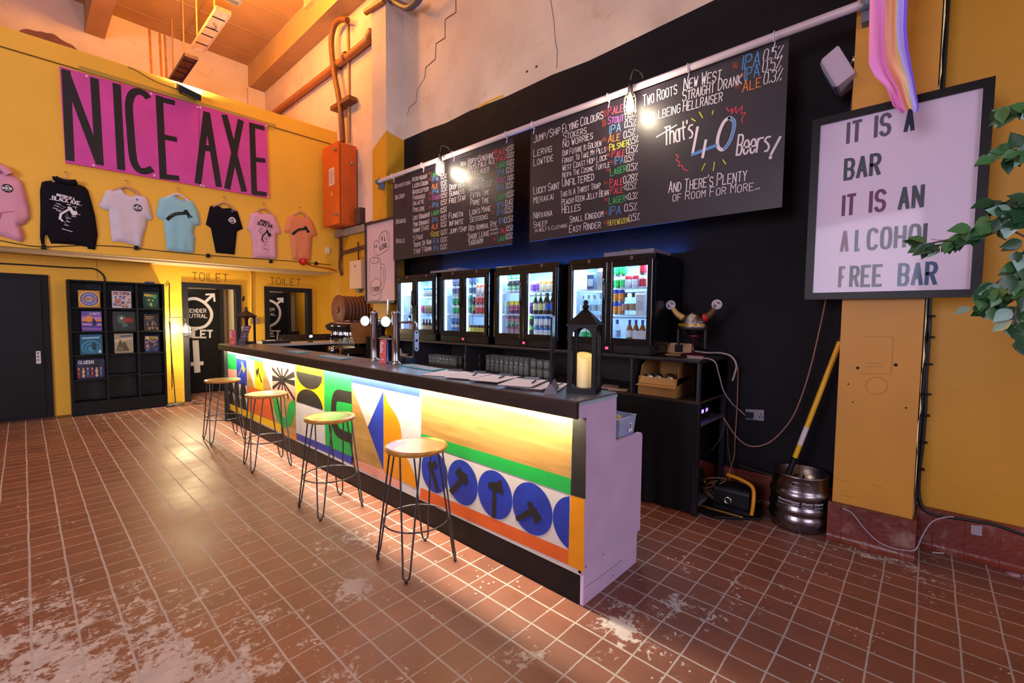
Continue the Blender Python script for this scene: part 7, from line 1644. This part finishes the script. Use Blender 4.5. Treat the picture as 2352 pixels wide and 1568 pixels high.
o = thing('menu_card', 'dark leaning drinks menu at the far end of the bar beside the red leaflet', 'menu', (2.02, 6.95, ZB), math.radians(-32)); b = MB(); g = Fr((0, 0, .0), (1, 0, 0), Vector((.26, .25, .95)).normalized())
b.prism(g, [(-.04, .001), (.05, .001), (.05, .28), (-.04, .28)], -.004, 0); b.box(-.04, .06, 0, .12, .0005, .006); lpart('card', b, mat('menu_plum', '2d1a26', .5), o)
b = MB(); text(b, g, 'Craft', (-.03, .24), (.035, .24), .025, .14, .001); text(b, g, 'Cocktails', (-.03, .21), (.042, .21), .02, .14, .001)
for i in range(3): b.ribbon(g, [(-.03, .17 - i * .05), (.04, .17 - i * .05)], .003, .001)
b.ribbon(g, [(-.008, .10), (.014, .10), (.014, .15), (-.008, .15)], .003, .001, closed=True); lpart('print', b, mat('menu_pink', 'c78aa8', .6), o)
# beer taps
M_tap = mat('tap_chrome', 'b9bcc6', .1, metal=1)
def tap(label, x, y, h=.455):
    o = thing('beer_tap', label, 'beer tap', (x, y, ZB), 0, 'chrome beer taps')
    b = MB(); b.lathe([(0, .0003), (.055, .0003), (.055, .008), (.038, .012), (.034, .03), (.034, h - .015), (.036, h - .012), (.036, h), (.03, h + .006), (0, h + .006)], n=28); lpart('column', b, M_tap, o)
    b = MB(); d = Vector((-.55, .62, 0)).normalized(); d = Vector((-.86, -.51, 0)); cc = Vector((-.045, .075, h - .085)); b.tube([Vector((0, 0, h - .085)), cc], .012, 10); b.lathe([(.035, -.02), (.048, -.01), (.048, .014), (.044, .016)], cc, 24, 0, ax=d); ln = lpart('badge_housing', b, M_tap, o)
    b = MB(); b.lathe([(.044, .014), (.03, .02), (0, .022)], cc, 24, 0, ax=d); lpart('badge_lens', b, mat('lens_glow', (.8, .95, 1), .3, emit=9, ecol=(.72, .93, 1)), ln, 'glowing white lens')
    b = MB(); b.tube([(.03, -.02, h - .09), (.09, -.075, h - .09), (.125, -.10, h - .09)], .011, 10); b.lathe([(.014, -.02), (.018, 0), (.014, .03)], (.09, -.075, h - .08), 12); b.tube(bez([(.125, -.10, h - .085), (.14, -.11, h - .10), (.142, -.112, h - .16)], 4), [.012] * 8 + [.008], 10); lpart('spout', b, M_tap, o)
    b = MB(); b.tube([(.095, -.078, h - .06), (.095, -.078, h - .03)], .012, 10, 1); b.tube([(.095, -.078, h - .03), (.097, -.078, h + .12)], [.008, .011], 10, 0); lpart('handle', b, [M_tap, M_black], o)
    b = MB(); b.lathe([(.012, h + .006), (.012, h + .012), (0, h + .014)], n=12); b.box(-.02, .02, -.003, .003, h + .012, h + .016); lpart('cap', b, mat('violet_cap', '4a2a5a', .4), o)
    return o
tp1 = tap('chrome beer tap with glowing round lens nearer the clipboards', 2.22, 3.44); tp2 = tap('chrome beer tap behind the red leaflet, farther along the bar', 2.24, 3.83)
o = thing('bottle_opener', 'blue grey flat bottle opener hanging from the tap spout', 'bottle opener', (2.362, 3.328, 1.26)); b = MB(); g = Fr((2.362, 3.328, 0), Vector((.5, -.86, 0)), (0, 0, 1))
b.prism(g, [(.021 * math.cos(t * PI / 8), 1.40 + .021 * math.sin(t * PI / 8)) for t in range(9)] + [(.021 * math.cos(t * PI / 8), 1.255 + .021 * math.sin(t * PI / 8)) for t in range(8, 17)], -.0015, .0015, 0)
b.disc(g, 0, 1.40, .010, .010, .002, 1, 12); b.disc(g, 0, 1.33, .012, .014, .002, 1, 12); b.disc(g, 0, 1.258, .012, .007, .002, 1, 12); part('plate', b, [mat('opener_steel', '5a6a86', .35, metal=.6), M_black], o)
b = MB(); b.tube([(2.362, 3.328, 1.415), (2.362, 3.328, 1.43)], .003, 5); part('ring', b, M_chrome, o)
b = MB(); b.rbox(2.315, 2.36, 3.34, 3.62, ZB - .02, ZB + .06, .015, 0, 'y'); tag(b.build('drip_tray', mat('blue_black_tray', '182234', .4)), 'dark blue tray under the beer taps behind the bar top', 'tray')
# tub on the lower bar shelf
o = thing('plastic_tub', 'clear plastic tub of wrapped sachets on the lower shelf at the pink end', 'tub', (2.48, 1.37, .816))
b = MB(); zb = .8165
vs = [(x * k_ + 2.50, y * k_ + 1.405, z) for z, k_ in ((zb, .86), (zb + .125, 1.0)) for x, y in ((-.105, -.075), (.105, -.075), (.105, .075), (-.105, .075))]
b.add(vs, [(3, 2, 1, 0)] + [(i, (i + 1) % 4, (i + 1) % 4 + 4, i + 4) for i in range(4)]); part('tub', b, mat('frosted_plastic', 'a9b8e0', .35, alpha=.72), o)
b = MB()
pp_ = [Vector(v) for v in vs[4:]]; b.tube(pp_, .005, 6, closed=True); part('rim', b, mat('tub_rim', 'a9b8dc', .4), o)
b = MB(); g = Fr((2.53, 1.405 - .0725, 0), (1, 0, 0), (0, 0, 1)); b.face(g, [(-.02, zb + .03), (.025, zb + .03), (.025, zb + .085), (-.02, zb + .085)], .002, 0)
for i in range(6): b.face(g, [(-.012 + i * .005, zb + .05), (-.0095 + i * .005, zb + .05), (-.0095 + i * .005, zb + .078), (-.012 + i * .005, zb + .078)], .0026, 1)
part('label', b, [M_paper, M_black], o, 'white barcode label')
R6 = random.Random(5); first = None
for i in range(8):
    if first is None: b = MB(); b.obox((0, 0, 0), (.022, 0, .004), (0, .014, 0), (0, 0, .004)); first = q = tag(b.build('sachet', mat('sachet_cream', 'c9a878', .6)), 'cream wrapped sachet in the clear plastic tub', 'sachet', 'sachets in the plastic tub')
    else: q = first.copy(); C.objects.link(q)
    q.location = (2.50 + R6.uniform(-.06, .06), 1.405 + R6.uniform(-.035, .035), zb + .09 + R6.uniform(0, .03)); q.rotation_euler = (R6.uniform(-.5, .5), R6.uniform(-.5, .5), R6.uniform(0, 3))
# ================================================================ coffee corner
b = MB(); b.box(3.12, 3.86, 6.27, 7.42, 0, .90, 0); b.box(3.08, 3.87, 6.25, 7.44, .90, .93, 1); o = tag(b.build('coffee_counter', [M_black, mat('dark_worktop', '241a16', .4)]), 'low dark counter under the coffee machine', 'counter')
cm = thing('coffee_machine', 'chrome and wood espresso machine with a striped towel on top', 'coffee machine', (3.45, 6.62, .93)); M_dst = mat('dark_steel', '4a4038', .3, metal=.8)
x0, x1, y0, y1 = 3.28, 3.78, 6.30, 6.93
b = MB(); b.box(x0 + .02, x1, y0, y1, .97, 1.06); b.box(x0 - .08, x0 + .02, y0 + .02, y1 - .02, .98, 1.05); part('drip_base', b, mat('machine_bronze', '3a2a1a', .35, metal=.6), cm)
b = MB(); b.box(x0 - .081, x0 - .08, y1 - .18, y1 - .10, 1.0, 1.03); part('sticker', b, mat('yellow_label', 'd8a010', .6), cm, 'yellow sticker')
for yy in (y0 + .05, y1 - .05):
    for xx in (x0, x1 - .05): b = MB(); b.lathe([(.018, .9305), (.014, .97)], (xx, yy, 0), 10); part('foot', b, M_tap, cm)
b = MB(); b.box(x0 + .10, x1 - .02, y0 + .04, y1 - .04, 1.06, 1.30); part('splash_panel', b, M_tap, cm)
b = MB(); b.rbox(x0 - .02, x1, y0, y1, 1.29, 1.42, .02, 0, 'y'); part('head_unit', b, M_dst, cm)
b = MB(); b.obox((x0 - .035, (y0 + y1) / 2, 1.36), (.02, 0, .02), (0, .33, 0), (-.02, 0, .03)); part('control_rail', b, M_black, cm)
b = MB()
for yy in (6.5, 6.72): b.obox((x0 - .058, yy, 1.365), (.004, 0, .004), (0, .03, 0), (-.01, 0, .015))
part('display', b, mat('display_pale', (.8, .8, 1), .4, emit=.9, ecol=(.75, .72, 1)), cm)
wp = wood_mat('machine_walnut', '7a4a22', '945c2e', (4, 40, 4), .4)
for yy in (y0 - .02, y1): b = MB(); f = FY(yy); b.prism(f, [(x0 + .08, 1.12), (x1, 1.12), (x1 + .01, 1.43), (x0 + .0, 1.43), (x0 + .02, 1.25)], -.02, 0); part('side_panel', b, wp, cm, 'brown wooden side')
for yy in (6.44, 6.64, 6.82):
    b = MB(); b.lathe([(.03, 1.29), (.034, 1.24), (.034, 1.215), (.02, 1.205), (.012, 1.18), (0, 1.18)], (x0 + .04, yy, 0), 16); gh = part('group_head', b, M_tap, cm)
    b = MB(); b.tube([(x0 + .0, yy, 1.222), (x0 - .12, yy + .03, 1.20)], [.009, .014], 8); part('portafilter_handle', b, M_black, gh)
b = MB(); b.tube(bez([(x0 + .03, y1 - .05, 1.28), (x0 - .01, y1 - .03, 1.2), (x0 + .0, y1 - .04, 1.10)], 5), .005, 6); b.tube(bez([(x0 + .03, y0 + .05, 1.28), (x0 - .01, y0 + .03, 1.2), (x0 + .0, y0 + .04, 1.10)], 5), .005, 6); part('steam_wand', b, M_tap, cm)
o = thing('striped_towel', 'pink and blue striped towel folded on the coffee machine', 'towel', (3.5, 6.6, 1.42)); b = MB(); M_tw = [mat('towel_pink', 'd09a90', .9), mat('towel_blue', '3a3a80', .9)]
n = 16
for i in range(n):
    for j in range(8):
        xx, yy = 3.28 + i * .016, 6.33 + j * .055; zf = lambda a, e: 1.4215 + .03 + .012 * math.sin(a * 40 + e * 9) * .5 + .006 * math.sin(e * 23) + (-.02 * max(0, 3.30 - a) * 20 * .05)
        b.add([(xx, yy, zf(xx, yy)), (xx + .016, yy, zf(xx + .016, yy)), (xx + .016, yy + .055, zf(xx + .016, yy + .055)), (xx, yy + .055, zf(xx, yy + .055))], [(0, 1, 2, 3)], 1 if i in (4, 5, 9, 10) else 0, True)
b.box(3.285, 3.53, 6.335, 6.765, 1.4205, 1.43); part('cloth', b, M_tw, o)
o = thing('coffee_grinder', 'steel coffee grinder with a round hopper at the far end of the black counter', 'grinder', (3.64, 6.03, 1.23)); b = MB(); b.lathe([(.07, 1.2305), (.07, 1.25), (.05, 1.26), (.055, 1.31), (.075, 1.33), (0, 1.33)], (3.64, 6.03, 0), 20); part('body', b, M_black2, o)
b = MB(); b.lathe([(.05, 1.33), (.10, 1.37), (.105, 1.49), (.10, 1.50), (0, 1.50)], (3.64, 6.03, 0), 24); part('hopper', b, M_tap, o)
b = MB(); b.rbox(3.52, 3.70, 5.62, 5.9, 1.2305, 1.25, .006); tag(b.build('knock_box', M_black), 'flat black box beside the grinder on the counter', 'box')
o = thing('tamper', 'tamper with an orange wooden handle beside the coffee machine', 'tamper', (3.16, 6.35, .93)); b = MB(); b.lathe([(0, .9305), (.028, .9305), (.028, .955), (.008, .96), (.008, .975)], (3.16, 6.35, 0), 16); part('base', b, M_tap, o); b = MB(); b.lathe([(.008, .975), (.018, .99), (.013, 1.03), (.018, 1.05), (0, 1.06)], (3.16, 6.35, 0), 14); part('handle', b, mat('tamper_orange', '9a3c14', .4), o)
b = MB(); b.lathe([(0, .9305), (.04, .9305), (.045, 1.08), (.043, 1.08), (.038, .94), (0, .94)], (3.13, 6.55, 0), 16); tag(b.build('milk_jug', M_tap), 'steel milk jug in front of the coffee machine', 'jug')
# turntable and little lamp on the return counter
o = thing('record_player', 'silver edged record player on the white return counter', 'record player', (2.72, 7.72, 1.085)); b = MB(); b.rbox(2.5, 2.92, 7.55, 7.92, 1.0855, 1.125, .01); part('plinth', b, mat('player_dark', '23242e', .3), o); b = MB(); b.lathe([(0, 1.1255), (.15, 1.1255), (.155, 1.13), (.15, 1.14), (0, 1.14)], (2.68, 7.73, 0), 32); part('platter', b, M_tap, o); b = MB(); b.tube([(2.88, 7.86, 1.1255), (2.88, 7.86, 1.165), (2.78, 7.68, 1.155)], .007, 8); part('tone_arm', b, M_chrome, o)
o = thing('clip_lamp', 'small lit clip lamp on the return counter', 'lamp', (3.4, 7.6, 1.085)); lq = Vector((3.265,7.6,1.186)); b = MB(); b.lathe([(0, 1.0855), (.05, 1.0855), (.045, 1.1), (0, 1.1)], (lq.x, 7.62, 0), 16); b.tube(bez([(lq.x, 7.62, 1.1), (lq.x - .01, 7.63, 1.14), (lq.x, 7.61, lq.z - .02)], 4), .008, 6); part('stand', b, M_black, o)
b = MB(); b.lathe([(.03, 0), (.018, .05), (0, .055)], (lq.x, 7.6, lq.z), 14, 0, ax=(.2, .6, .5)); part('shade', b, M_black, o); b = MB(); b.lathe([(.026, 0), (0, -.006)], (lq.x, 7.598, lq.z - .001), 14, 0, ax=(.2, .6, .5)); part('bulb', b, mat('clip_bulb_glow', (1, .95, .85), .4, emit=8, ecol=(1, .93, .8)), o)
o = thing('wall_socket', 'pale wall socket on the yellow wall behind the far lantern', 'socket', (3.153,9.5,1.414)); b = MB(); q = Vector((3.007,9.5,1.414)); b.rbox(q.x - .08, q.x + .06, 9.47, 9.5, q.z - .06, q.z + .06, .008, 0, 'y'); part('plate', b, mat('socket_steel2', '9a8c7a', .35, metal=.4), o)
b = MB(); q = [(2.805,1.766),(2.837,1.889),(2.85,1.8),(2.827,1.775)]; b.face(FY(9.5), [(2.806,1.79),(2.814,1.839),(2.837,1.897),(2.851,1.857),(2.842,1.791)], .002); tag(b.build('dark_hook', M_black), 'small black hook mark on the yellow wall between the toilet doors', 'hook')
b = MB(); b.tube(bez([(2.95, 9.488, 2.34)] + [(2.966,9.488,2.215),(2.956,9.488,1.721),(2.958,9.488,1.389)], 4), .01, 6); tag(b.build('wall_conduit', M_yely), 'thin yellow painted conduit between the toilet doors', 'conduit')
cable('wall_cable', 'black cable across the yellow wall curving down to the bookcase', [(-1.2, 9.49, 2.2)] + [(-0.19,9.49,2.211),(0.167,9.49,2.213),(0.479,9.49,2.213),(0.7,9.49,2.22),(0.779,9.49,2.214),(0.84,9.49,2.169),(0.879,9.49,2.112),(0.891,9.49,2.026)], .012, M_cab)
# ================================================================ bookcase with board games
bk = thing('bookcase', 'black open bookcase of fifteen cubbies holding board games', 'bookcase', (1.02, 9.35, 0)); XL, XR = .45, 1.59; YF = 9.24
M_bk = mat('bookcase_black', '0d0d10', .5, spec=.25, noise=.15, nscale=4)
b = MB(); b.box(XL, XL + .03, YF, 9.495, 0, 2.0); part('side_panel', b, M_bk, bk); b = MB(); b.box(XR - .03, XR, YF, 9.495, 0, 2.0); part('side_panel', b, M_bk, bk)
b = MB(); b.box(XL, XR, YF, 9.495, 2.0, 2.025); part('top', b, M_bk, bk); b = MB(); b.box(XL + .03, XR - .03, YF + .005, YF + .03, 0, .205); part('kick_board', b, M_bk, bk); b = MB(); b.box(XL + .03, XR - .03, 9.48, 9.495, .2, 2.0); part('back', b, mat('bookcase_back', '121217', .6), bk)
CX = ((XL + .03, .842), (.872, 1.222), (1.252, XR - .03))
for x in (.842, 1.222): b = MB(); b.box(x, x + .03, YF + .003, 9.48, .2, 2.0); part('divider', b, M_bk, bk)
SH = [[.205, .545, .915, 1.265, 1.62], [.205, .585, .915, 1.265, 1.62], [.205, .56, .915, 1.265, 1.62]]
for j, (x0, x1) in enumerate(CX):
    for z in SH[j]: b = MB(); b.box(x0, x1, YF + .004, 9.48, z - .022, z); part('shelf', b, M_bk, bk)
GB = [(0.57,1.902),(0.806,1.648),(0.922,1.905),(1.173,1.643),(1.306,1.907),(1.523,1.644),(0.597,1.576),(0.816,1.278),(0.934,1.572),(1.216,1.275),(1.313,1.536),(1.513,1.275),(0.569,1.211),(0.813,0.912),(0.957,1.214),(1.178,0.91),(1.313,1.189),(1.507,0.927),(0.523,0.823),(0.83,0.529)]
def cover(b, f, k, x0, z0, x1, z1):
    """printed lid of one game box: simple pictures in the box's own colours"""
    W, H = x1 - x0, z1 - z0; P = lambda u, v: (x0 + u * W, z0 + v * H); rr = random.Random(k + 20)
    def ell(u, v, a, e, m, d): b.disc(f, *P(u, v), a * W, e * H, d, m, 22)
    def tx(s, u0, v0, u1, v1, h, m, d=.002): text(b, f, s, P(u0, v0), P(u1, v1), h * H, .2, d, m)
    if k == 0:
        for i, (s_, m) in enumerate(((.52, 1), (.46, 2), (.38, 3), (.30, 2), (.22, 3))): ell(.5, .5, s_ * .95, s_ * .9, m, .0006 + i * .0002)
        tx('YOUR CITY', .14, .42, .86, .42, .17, 4)
    elif k in (1, 8):
        for i in range(26):
            u, v = rr.uniform(.03, .85), rr.uniform(.03, .62 if k == 1 else .7); w_, h_ = rr.uniform(.07, .15), rr.uniform(.07, .14); b.face(f, [P(u, v), P(u + w_, v), P(u + w_, v + h_), P(u, v + h_)], .0008 + i * .00003, rr.choice((1, 2, 3, 5)))
        tx('PICTOPIA', .08, .78, .92, .78, .16, 4, .0024)
    elif k == 2:
        ell(.55, .45, .4, .42, 1, .0006); ell(.75, .75, .14, .13, 2, .001); ell(.35, .52, .07, .06, 3, .0012); ell(.6, .5, .06, .05, 3, .0012); ell(.48, .25, .09, .1, 3, .0012)
        for v in (.86, .78): b.ribbon(f, [P(.08, v), P(.6, v - .03)], .06 * H, .0014, 3)
    elif k == 3:
        for i in range(7): b.face(f, [P(0, .1 + i * .1), P(1, .05 + i * .11), P(1, .15 + i * .11), P(0, .2 + i * .1)], .0006 + i * .00005, (1, 5, 2, 5, 3, 2, 1)[i])
        ell(.35, .62, .16, .17, 3, .0012); b.face(f, [P(.5, .25), P(.75, .3), P(.72, .5), P(.55, .7)], .0015, 6); tx('CLIMATE', .4, .84, .92, .84, .09, 4)
    elif k == 4:
        ell(.4, .6, .22, .22, 1, .0006); ell(.38, .66, .06, .07, 4, .0012); ell(.52, .3, .14, .1, 1, .0008)
        for i in range(7): b.ribbon(f, [P(.5 + i * .06, .45), P(.52 + i * .06, .66)], .05 * W, .0014, 2)
    elif k == 5:
        for i in range(14): ell(rr.uniform(.1, .9), rr.uniform(.1, .7), rr.uniform(.04, .1), rr.uniform(.05, .12), rr.choice((1, 2, 3)), .0006 + i * .00004)
        for v in (.85, .74): b.ribbon(f, [P(.12, v), P(.62, v)], .05 * H, .0014, 3)
    elif k == 6:
        for i in range(5): ell(.5, .35 - i * .02, .45 - i * .07, .35 - i * .05, 1 + i % 2, .0006 + i * .0001)
        ell(.62, .4, .12, .2, 5, .0014); b.ribbon(f, [P(.12, .82), P(.85, .84)], .09 * H, .0014, 3); ell(.88, .12, .07, .08, 4, .0014)
    elif k == 7:
        b.face(f, [P(0, .55), P(1, .7), P(1, .8), P(0, .7)], .0006, 1); b.face(f, [P(.05, .1), P(.3, .72), P(.42, .5), P(.55, .6), P(.8, .1)], .001, 2); ell(.3, .2, .16, .14, 3, .0014); b.ribbon(f, [P(.35, .86), P(.9, .88)], .08 * H, .0014, 4)
    else:
        for i in range(12):
            u = .06 + (i % 6) * .16; v = .16 + (i // 6) * .22; ell(u, v, .055, .09, (1, 2, 3)[i % 3], .0008 + i * .00004); ell(u, v + .14, .035, .06, 5, .001 + i * .00004)
        b.face(f, [P(.5, .55), P(.75, .5), P(.8, .85), P(.6, .9)], .0012, 6); tx('CLUEDO', .06, .78, .6, .78, .15, 4)
GM = (('gold and blue round pattern board game in the top left cubby', ('c98a1a', 'e0c038', '5a4aa0', '9aa0c8', 'b87a10')), ('white board game titled PICTOPIA in the top middle cubby', ('c8bcc0', '5a4a68', 'a85a4a', '4a68a0', '7a3a50', '8a7a6a')), ('dark green glowing board game in the top right cubby', ('1c3a30', '24604a', '58a860', 'd8c038', 'c8c8a0')), ('purple sunset board game titled CLIMATE in the second row', ('6a4aa0', '8a5ab0', 'c08ac0', 'e8902a', 'd8d0e0', '4a3a90', '2a2050')), ('grey green board game with red lettering in the second row', ('27322e', '4a6a5c', 'a82818', '8a8a7a', 'd0d0c8')), ('small dark board game with gold figures in the second row', ('2c2a2c', '8a6a2a', '3a5a80', 'b0853a', 'c8b080')), ('blue underwater board game in the third row', ('1c5a7a', '3a8aa8', '145070', '8ab8c8', 'd0d8dc', '0e3a50')), ('sandy mountain board game in the third row', ('a89878', 'c8b898', '5a4a38', '6a7048', '3a5878')), ('dark blue board game titled PICTOPIA in the third row', ('24345a', '6a4a3a', 'b0907a', '3a5a98', 'd8b848', 'a86848')), ('wide board game titled CLUEDO in the fourth row', ('1e2148', '8a2438', 'c8b070', '3a5a90', 'd8d4d8', 'c89878', '0c0c12')))
for k_, (lb, cs) in enumerate(GM):
    (xa, za), (xb, zb_) = GB[2 * k_], GB[2 * k_ + 1]; z0, z1 = min(za, zb_), max(za, zb_)
    col = 0 if xa < .84 else 1 if xa < 1.22 else 2; fl = min(SH[col], key=lambda s: abs(s - z0)); z1 = fl + (z1 - z0); z0 = fl + .0005
    xa = max(xa, CX[col][0] + .075 if k_ != 9 else CX[col][0] + .02); xb = min(xb, CX[col][1] - .004)
    o = thing('board_game', lb, 'board game', ((xa + xb) / 2, 9.34, z0), 0, None); yf = 9.30; dp = .075
    b = MB(); b.box(xa, xb, yf + dp * .45, yf + dp, z0, z1); part('box_base', b, mat('game_base_%d' % k_, cs[0], .4), o)
    b = MB(); b.box(xa - .002, xb + .002, yf, yf + dp * .8, z0, z1 + .001, 0); cover(b, FY(yf), k_, xa, z0, xb, z1)
    b.box(xa - .003, xa - .002, yf + .012, yf + dp * .7, z0 + (z1 - z0) * .2, z0 + (z1 - z0) * .8, 2)
    part('lid', b, [mat('game_' + c_, c_, .35) for c_ in cs], o)
b = MB(); b.obox((1.42, 9.36, 2.04), (.05, .01, 0), (-.01, .03, 0), (0, 0, .0145)); tag(b.build('blue_packet', mat('blue_packet', '3a4a90', .5)), 'small blue packet lying on top of the bookcase', 'packet')
# ================================================================ floor lamp by the first toilet door
o = thing('floor_lamp', 'thin black arched floor lamp with a bright caged bulb beside the bookcase', 'floor lamp', (1.72, 9.38, 0)); x0 = 1.715; lt = Vector((1.879,9.3,1.269))
b = MB(); b.lathe([(0, .0005), (.13, .0005), (.135, .012), (.12, .022), (.015, .028), (0, .028)], (x0, 9.36, 0), 28); part('base', b, mat('lamp_base_grey', '4a4438', .5), o)
b = MB(); b.tube([(x0, 9.36, .02), (x0 - .05, 9.36, 1.40)] + [tuple(q) for q in bez([(x0 - .05, 9.36, 1.40), (x0 - .045, 9.355, 1.455), (x0 + .0, 9.35, 1.475), (lt.x - .06, 9.32, 1.475), (lt.x - .01, 9.30, 1.455), (lt.x, 9.30, 1.40)], 5)], .0075, 8); part('pole', b, mat('lamp_black', '16161c', .4), o)
b = MB(); b.lathe([(.018, lt.z + .06), (.022, lt.z + .10), (.012, lt.z + .14), (0, lt.z + .14)], (lt.x, 9.30, 0), 12); part('socket', b, mat('lamp_black', '16161c', .4), o)
b = MB(); b.lathe([(0, -.06), (.028, -.05), (.035, -.02), (.025, .03), (.014, .06), (0, .06)], (lt.x, 9.30, lt.z), 14); part('bulb', b, mat('bulb_glow', (1, .86, .6), .3, emit=60, ecol=(1, .87, .62)), o)
b = MB()
for t in range(8): b.tube([(lt.x + r_ * math.cos(t * PI / 4), 9.30 + r_ * math.sin(t * PI / 4), lt.z + h_) for r_, h_ in ((.02, .08), (.06, .05), (.07, -.05), (.055, -.09))], .0025, 5)
for h_, r_ in ((.05, .06), (-.05, .07), (-.09, .055)): b.tube([(lt.x + r_ * math.cos(t * PI / 8), 9.30 + r_ * math.sin(t * PI / 8), lt.z + h_) for t in range(16)], .003, 5, closed=True)
part('wire_cage', b, mat('lamp_black', '16161c', .4), o)
lamp('floor_lamp_light', 'POINT', (lt.x - .02, 9.18, lt.z), 120, (1, .80, .46), .05)
o = thing('foot_switch', 'small grey foot switch on the floor beside the floor lamp base', 'switch', (1.60, 9.2, 0)); b = MB(); b.lathe([(0, .0005), (.055, .0005), (.05, .03), (.03, .038), (0, .04)], (1.60, 9.18, 0), 18); part('case', b, mat('switch_grey', '3f3a3a', .5), o)
cable('lamp_cable', 'thin black cable trailing over the tiles from the floor lamp', [(1.64, 9.17, .006), (1.75, 9.1, .006), (1.9, 9.2, .006), (2.05, 9.05, .006), (1.95, 9.3, .006), (2.1, 9.42, .006)], .004, M_cab)
b = MB(); b.tube(bez([(1.655, 9.488, 2.0)] + [(1.705,9.488,2.055),(1.702,9.488,1.857),(1.7,9.488,1.627),(1.703,9.488,1.197),(1.703,9.488,0.931),(1.705,9.488,0.48),(1.7,9.488,0.279)] , 4), .005, 5); tag(b.build('wall_cable', M_cab), 'thin black cable down the yellow wall behind the floor lamp', 'cable')
